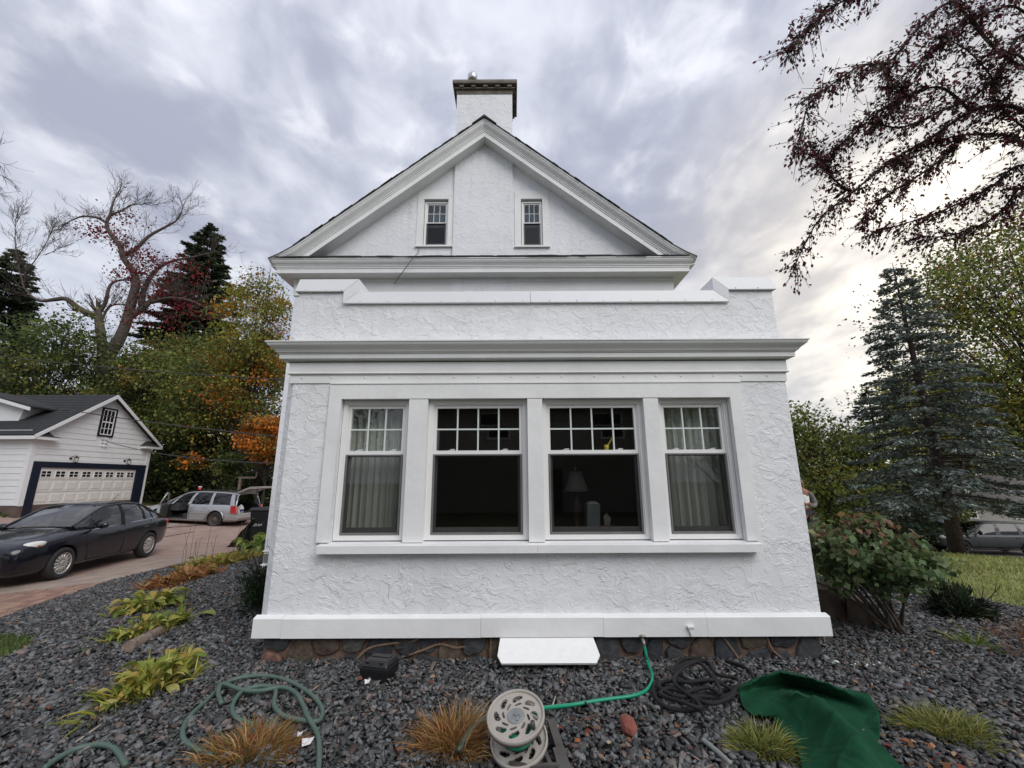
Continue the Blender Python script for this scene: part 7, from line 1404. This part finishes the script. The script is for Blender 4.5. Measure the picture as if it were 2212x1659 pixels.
# ================================================================== PERSON beyond the shrub
def person():
    base = Vector((7.36, 11.0, Z(7.36, 11.0))); t = thing('person', 'person with dark hair in white vest and grey sleeves, arms folded, beyond the shrub', 'person', base, R(-12))
    def skin(name, verts, edges, rad, m, root=0, sub=2):
        me = bpy.data.meshes.new(name); me.from_pydata(verts, edges, []); me.materials.append(m); o = link(name, me, t); md = o.modifiers.new('k', 'SKIN'); md.use_smooth_shade = True
        for i, r in enumerate(rad): me.skin_vertices[0].data[i].radius = (r, r * .92) if not hasattr(r, '__len__') else r
        me.skin_vertices[0].data[root].use_root = True; s = o.modifiers.new('s', 'SUBSURF'); s.levels = sub; s.render_levels = sub; return o
    SK = mat('skin', (.26, .11, .075), .55); W_ = mat('white_vest', (.72, .72, .72), .85); Gy = mat('grey_knit', (.17, .17, .175), .9, noise=(60, .4)); Tr = mat('dark_trousers', (.035, .037, .045), .9)
    skin('body', [(0, 0, .95), (0, 0, 1.12), (0, 0, 1.32), (0, .0, 1.44), (0, -.01, 1.53), (0, -.02, 1.60), (0, -.025, 1.68), (.0, -.02, 1.74), (.17, 0, 1.41), (-.17, 0, 1.41), (.10, 0, .9), (-.10, 0, .9), (.11, -.01, .50), (-.11, -.01, .50), (.11, .02, .08), (-.11, .02, .08), (.12, -.10, .04), (-.12, -.10, .04)],
         [(0, 1), (1, 2), (2, 3), (3, 4), (4, 5), (5, 6), (6, 7), (3, 8), (3, 9), (0, 10), (0, 11), (10, 12), (11, 13), (12, 14), (13, 15), (14, 16), (15, 17)], [(.15, .11), (.14, .10), (.16, .115), (.12, .09), (.055, .055), (.075, .09), (.085, .10), (.05, .06), .065, .065, .085, .085, .058, .058, .045, .045, .04, .04], SK)
    skin('trousers', [(0, 0, .98), (.10, 0, .9), (-.10, 0, .9), (.11, -.01, .50), (-.11, -.01, .50), (.11, .02, .1), (-.11, .02, .1)], [(0, 1), (0, 2), (1, 3), (2, 4), (3, 5), (4, 6)], [(.165, .125), .10, .10, .075, .075, .065, .065], Tr)
    skin('vest', [(0, 0, .97), (0, 0, 1.12), (0, 0, 1.32), (0, 0, 1.44)], [(0, 1), (1, 2), (2, 3)], [(.165, .125), (.155, .115), (.175, .13), (.125, .095)], W_)
    for s in (1, -1):
        skin('sleeve', [(s * .17, 0, 1.42), (s * .25, .01, 1.26), (s * .27, -.02, 1.12), (s * .16, -.17, 1.08), (s * .02, -.19, 1.12)], [(0, 1), (1, 2), (2, 3), (3, 4)], [.075, .066, .058, .05, .042], Gy)
        v = [(s * .02, -.19, 1.12), (-s * .04, -.20, 1.13), (-s * .075, -.20, 1.135)]; e = [(0, 1), (1, 2)]; r = [.034, .036, .028]
        for k in range(4): a = len(v); v += [(-s * .10, -.205 + .008 * k, 1.155 - .018 * k), (-s * .135, -.20 + .012 * k, 1.155 - .019 * k), (-s * .155, -.185 + .012 * k, 1.152 - .019 * k)]; e += [(2, a), (a, a + 1), (a + 1, a + 2)]; r += [.0095, .009, .0075]
        a = len(v); v += [(-s * .05, -.215, 1.165), (-s * .075, -.22, 1.185)]; e += [(1, a), (a, a + 1)]; r += [.011, .009]; skin('hand', v, e, r, SK, sub=1)
        mb = MB(); mb.ball((s * .033, -.115, 1.675), (.012, .006, .008), 8, 5); mb.build('eye', M_SEAM, t); mb = MB(); mb.ball((s * .082, -.01, 1.66), (.012, .022, .032), 8, 5); mb.build('ear', SK, t, True)
        mb = MB(); mb.ball((s * .115, -.06, .035), (.05, .13, .04), 10, 6); mb.build('shoe', M_SEAM, t, True)
    mb = MB(); mb.ball((0, -.125, 1.645), (.014, .022, .026), 8, 5); mb.build('nose', SK, t, True); mb = MB(); mb.ball((0, -.112, 1.60), (.026, .008, .007), 8, 5); mb.build('mouth', mat('lips', (.25, .08, .07), .5), t, True)
    mb = MB(); mb.ball((0, .015, 1.70), (.096, .112, .088), 14, 8); mb.build('hair', mat('dark_hair', (.03, .022, .018), .7, bump=(90, .004)), t, True); return t
person()
# ================================================================== HOUSES ACROSS THE ROAD AND BEHIND THE CAMERA
def simple_house(name, label, c, rz, w, d, h, rh, wins, wall, roofm, door=None):
    t = thing(name, label, 'house', c, rz); mb = MB(); mb.prism([(-d / 2, -.5), (d / 2, -.5), (d / 2, h), (0, h + rh), (-d / 2, h)], lambda p, x: (x, p[0], p[1]), -w / 2, w / 2); mb.build('wall', wall, t)
    for s in (-1, 1): mb = MB(); mb.prism([(s * (d / 2 + .45), h - .28), (0, h + rh + .06), (0, h + rh + .22), (s * (d / 2 + .45), h - .12)], lambda p, x: (x, p[0], p[1]), -w / 2 - .35, w / 2 + .35); mb.build('roof', roofm, t)
    for (x, z, ww, wh) in wins:
        mb = MB(); frame(mb, x - ww / 2, x + ww / 2, z, z + wh, .09, -d / 2 - .06, -d / 2 + .02); mb.box(x - ww / 2 + .09, x + ww / 2 - .09, -d / 2 - .05, -d / 2 - .01, z + wh / 2 - .03, z + wh / 2 + .03); wo = mb.build('window', M_VINYL, t); mb = MB(); mb.box(x - ww / 2 + .09, x + ww / 2 - .09, -d / 2 - .03, -d / 2 - .02, z + .09, z + wh - .09); mb.build('pane', M_GGLASS, wo)
    if door: x, z, ww, wh = door; mb = MB(); mb.box(x - ww / 2, x + ww / 2, -d / 2 - .05, -d / 2 + .01, z, z + wh); mb.build('door', mat('brown_door', (.10, .045, .03), .5), t)
    return t
M_BEIGE = mat('beige_siding', (.42, .38, .34), .7, noise=(1, .1)); M_BROOF = mat('grey_roof', (.16, .145, .14), .9, noise=(3, .4))
hp = aty(1985, 1150, 44); t = simple_house('bungalow', 'low beige bungalow half hidden behind the blue spruce across the road', (hp.x + 2, 46, Z(hp.x, 44) - .1), R(-20), 17, 8, 2.5, 2.2, [(-5, .9, 1.5, 1.1), (2, .9, 1.8, 1.1), (6, .9, 1.2, 1.1)], M_BEIGE, M_BROOF, (-1.2, 0, 1, 2.1))
mb = MB(); mb.tube([(-3.2, -4.1, 2.3), (-3.2, -4.15, .35), (-3.4, -4.4, .25), (-5.6, -4.4, .2)], .09, 8); mb.build('downpipe', M_VINYL, t)
t = simple_house('neighbour_house', 'white sided neighbour house standing opposite the porch', (2.0, -17, 0), R(180), 12, 8, 5.4, 2.6, [(-3, 3.6, 1.1, 1.4), (3.0, 3.6, 1.1, 1.4)], mat('weathered_white_siding', (.36, .34, .31), .8, noise=(.8, .2)), M_BROOF, (0, 0, 1, 2.1))
for i, (x, y, h_) in enumerate(((-9, -11, 9.5), (9.5, -10.5, 9), (-15, -15, 11), (15.5, -14, 10))):
    tree('maple_tree', ('dark leafy tree opposite the left end of the porch', 'dark leafy tree opposite the right end of the porch', 'tall dark tree far to the left behind the viewpoint', 'tall dark tree far to the right behind the viewpoint')[i], (x, y, 0), h_, (3.2, 2.8, 3.4, h_ * .6), 7000, .22, [DG, MG, OL], [3, 2, 1], 140 + i, .2, 'trees opposite the porch', clumps=70)
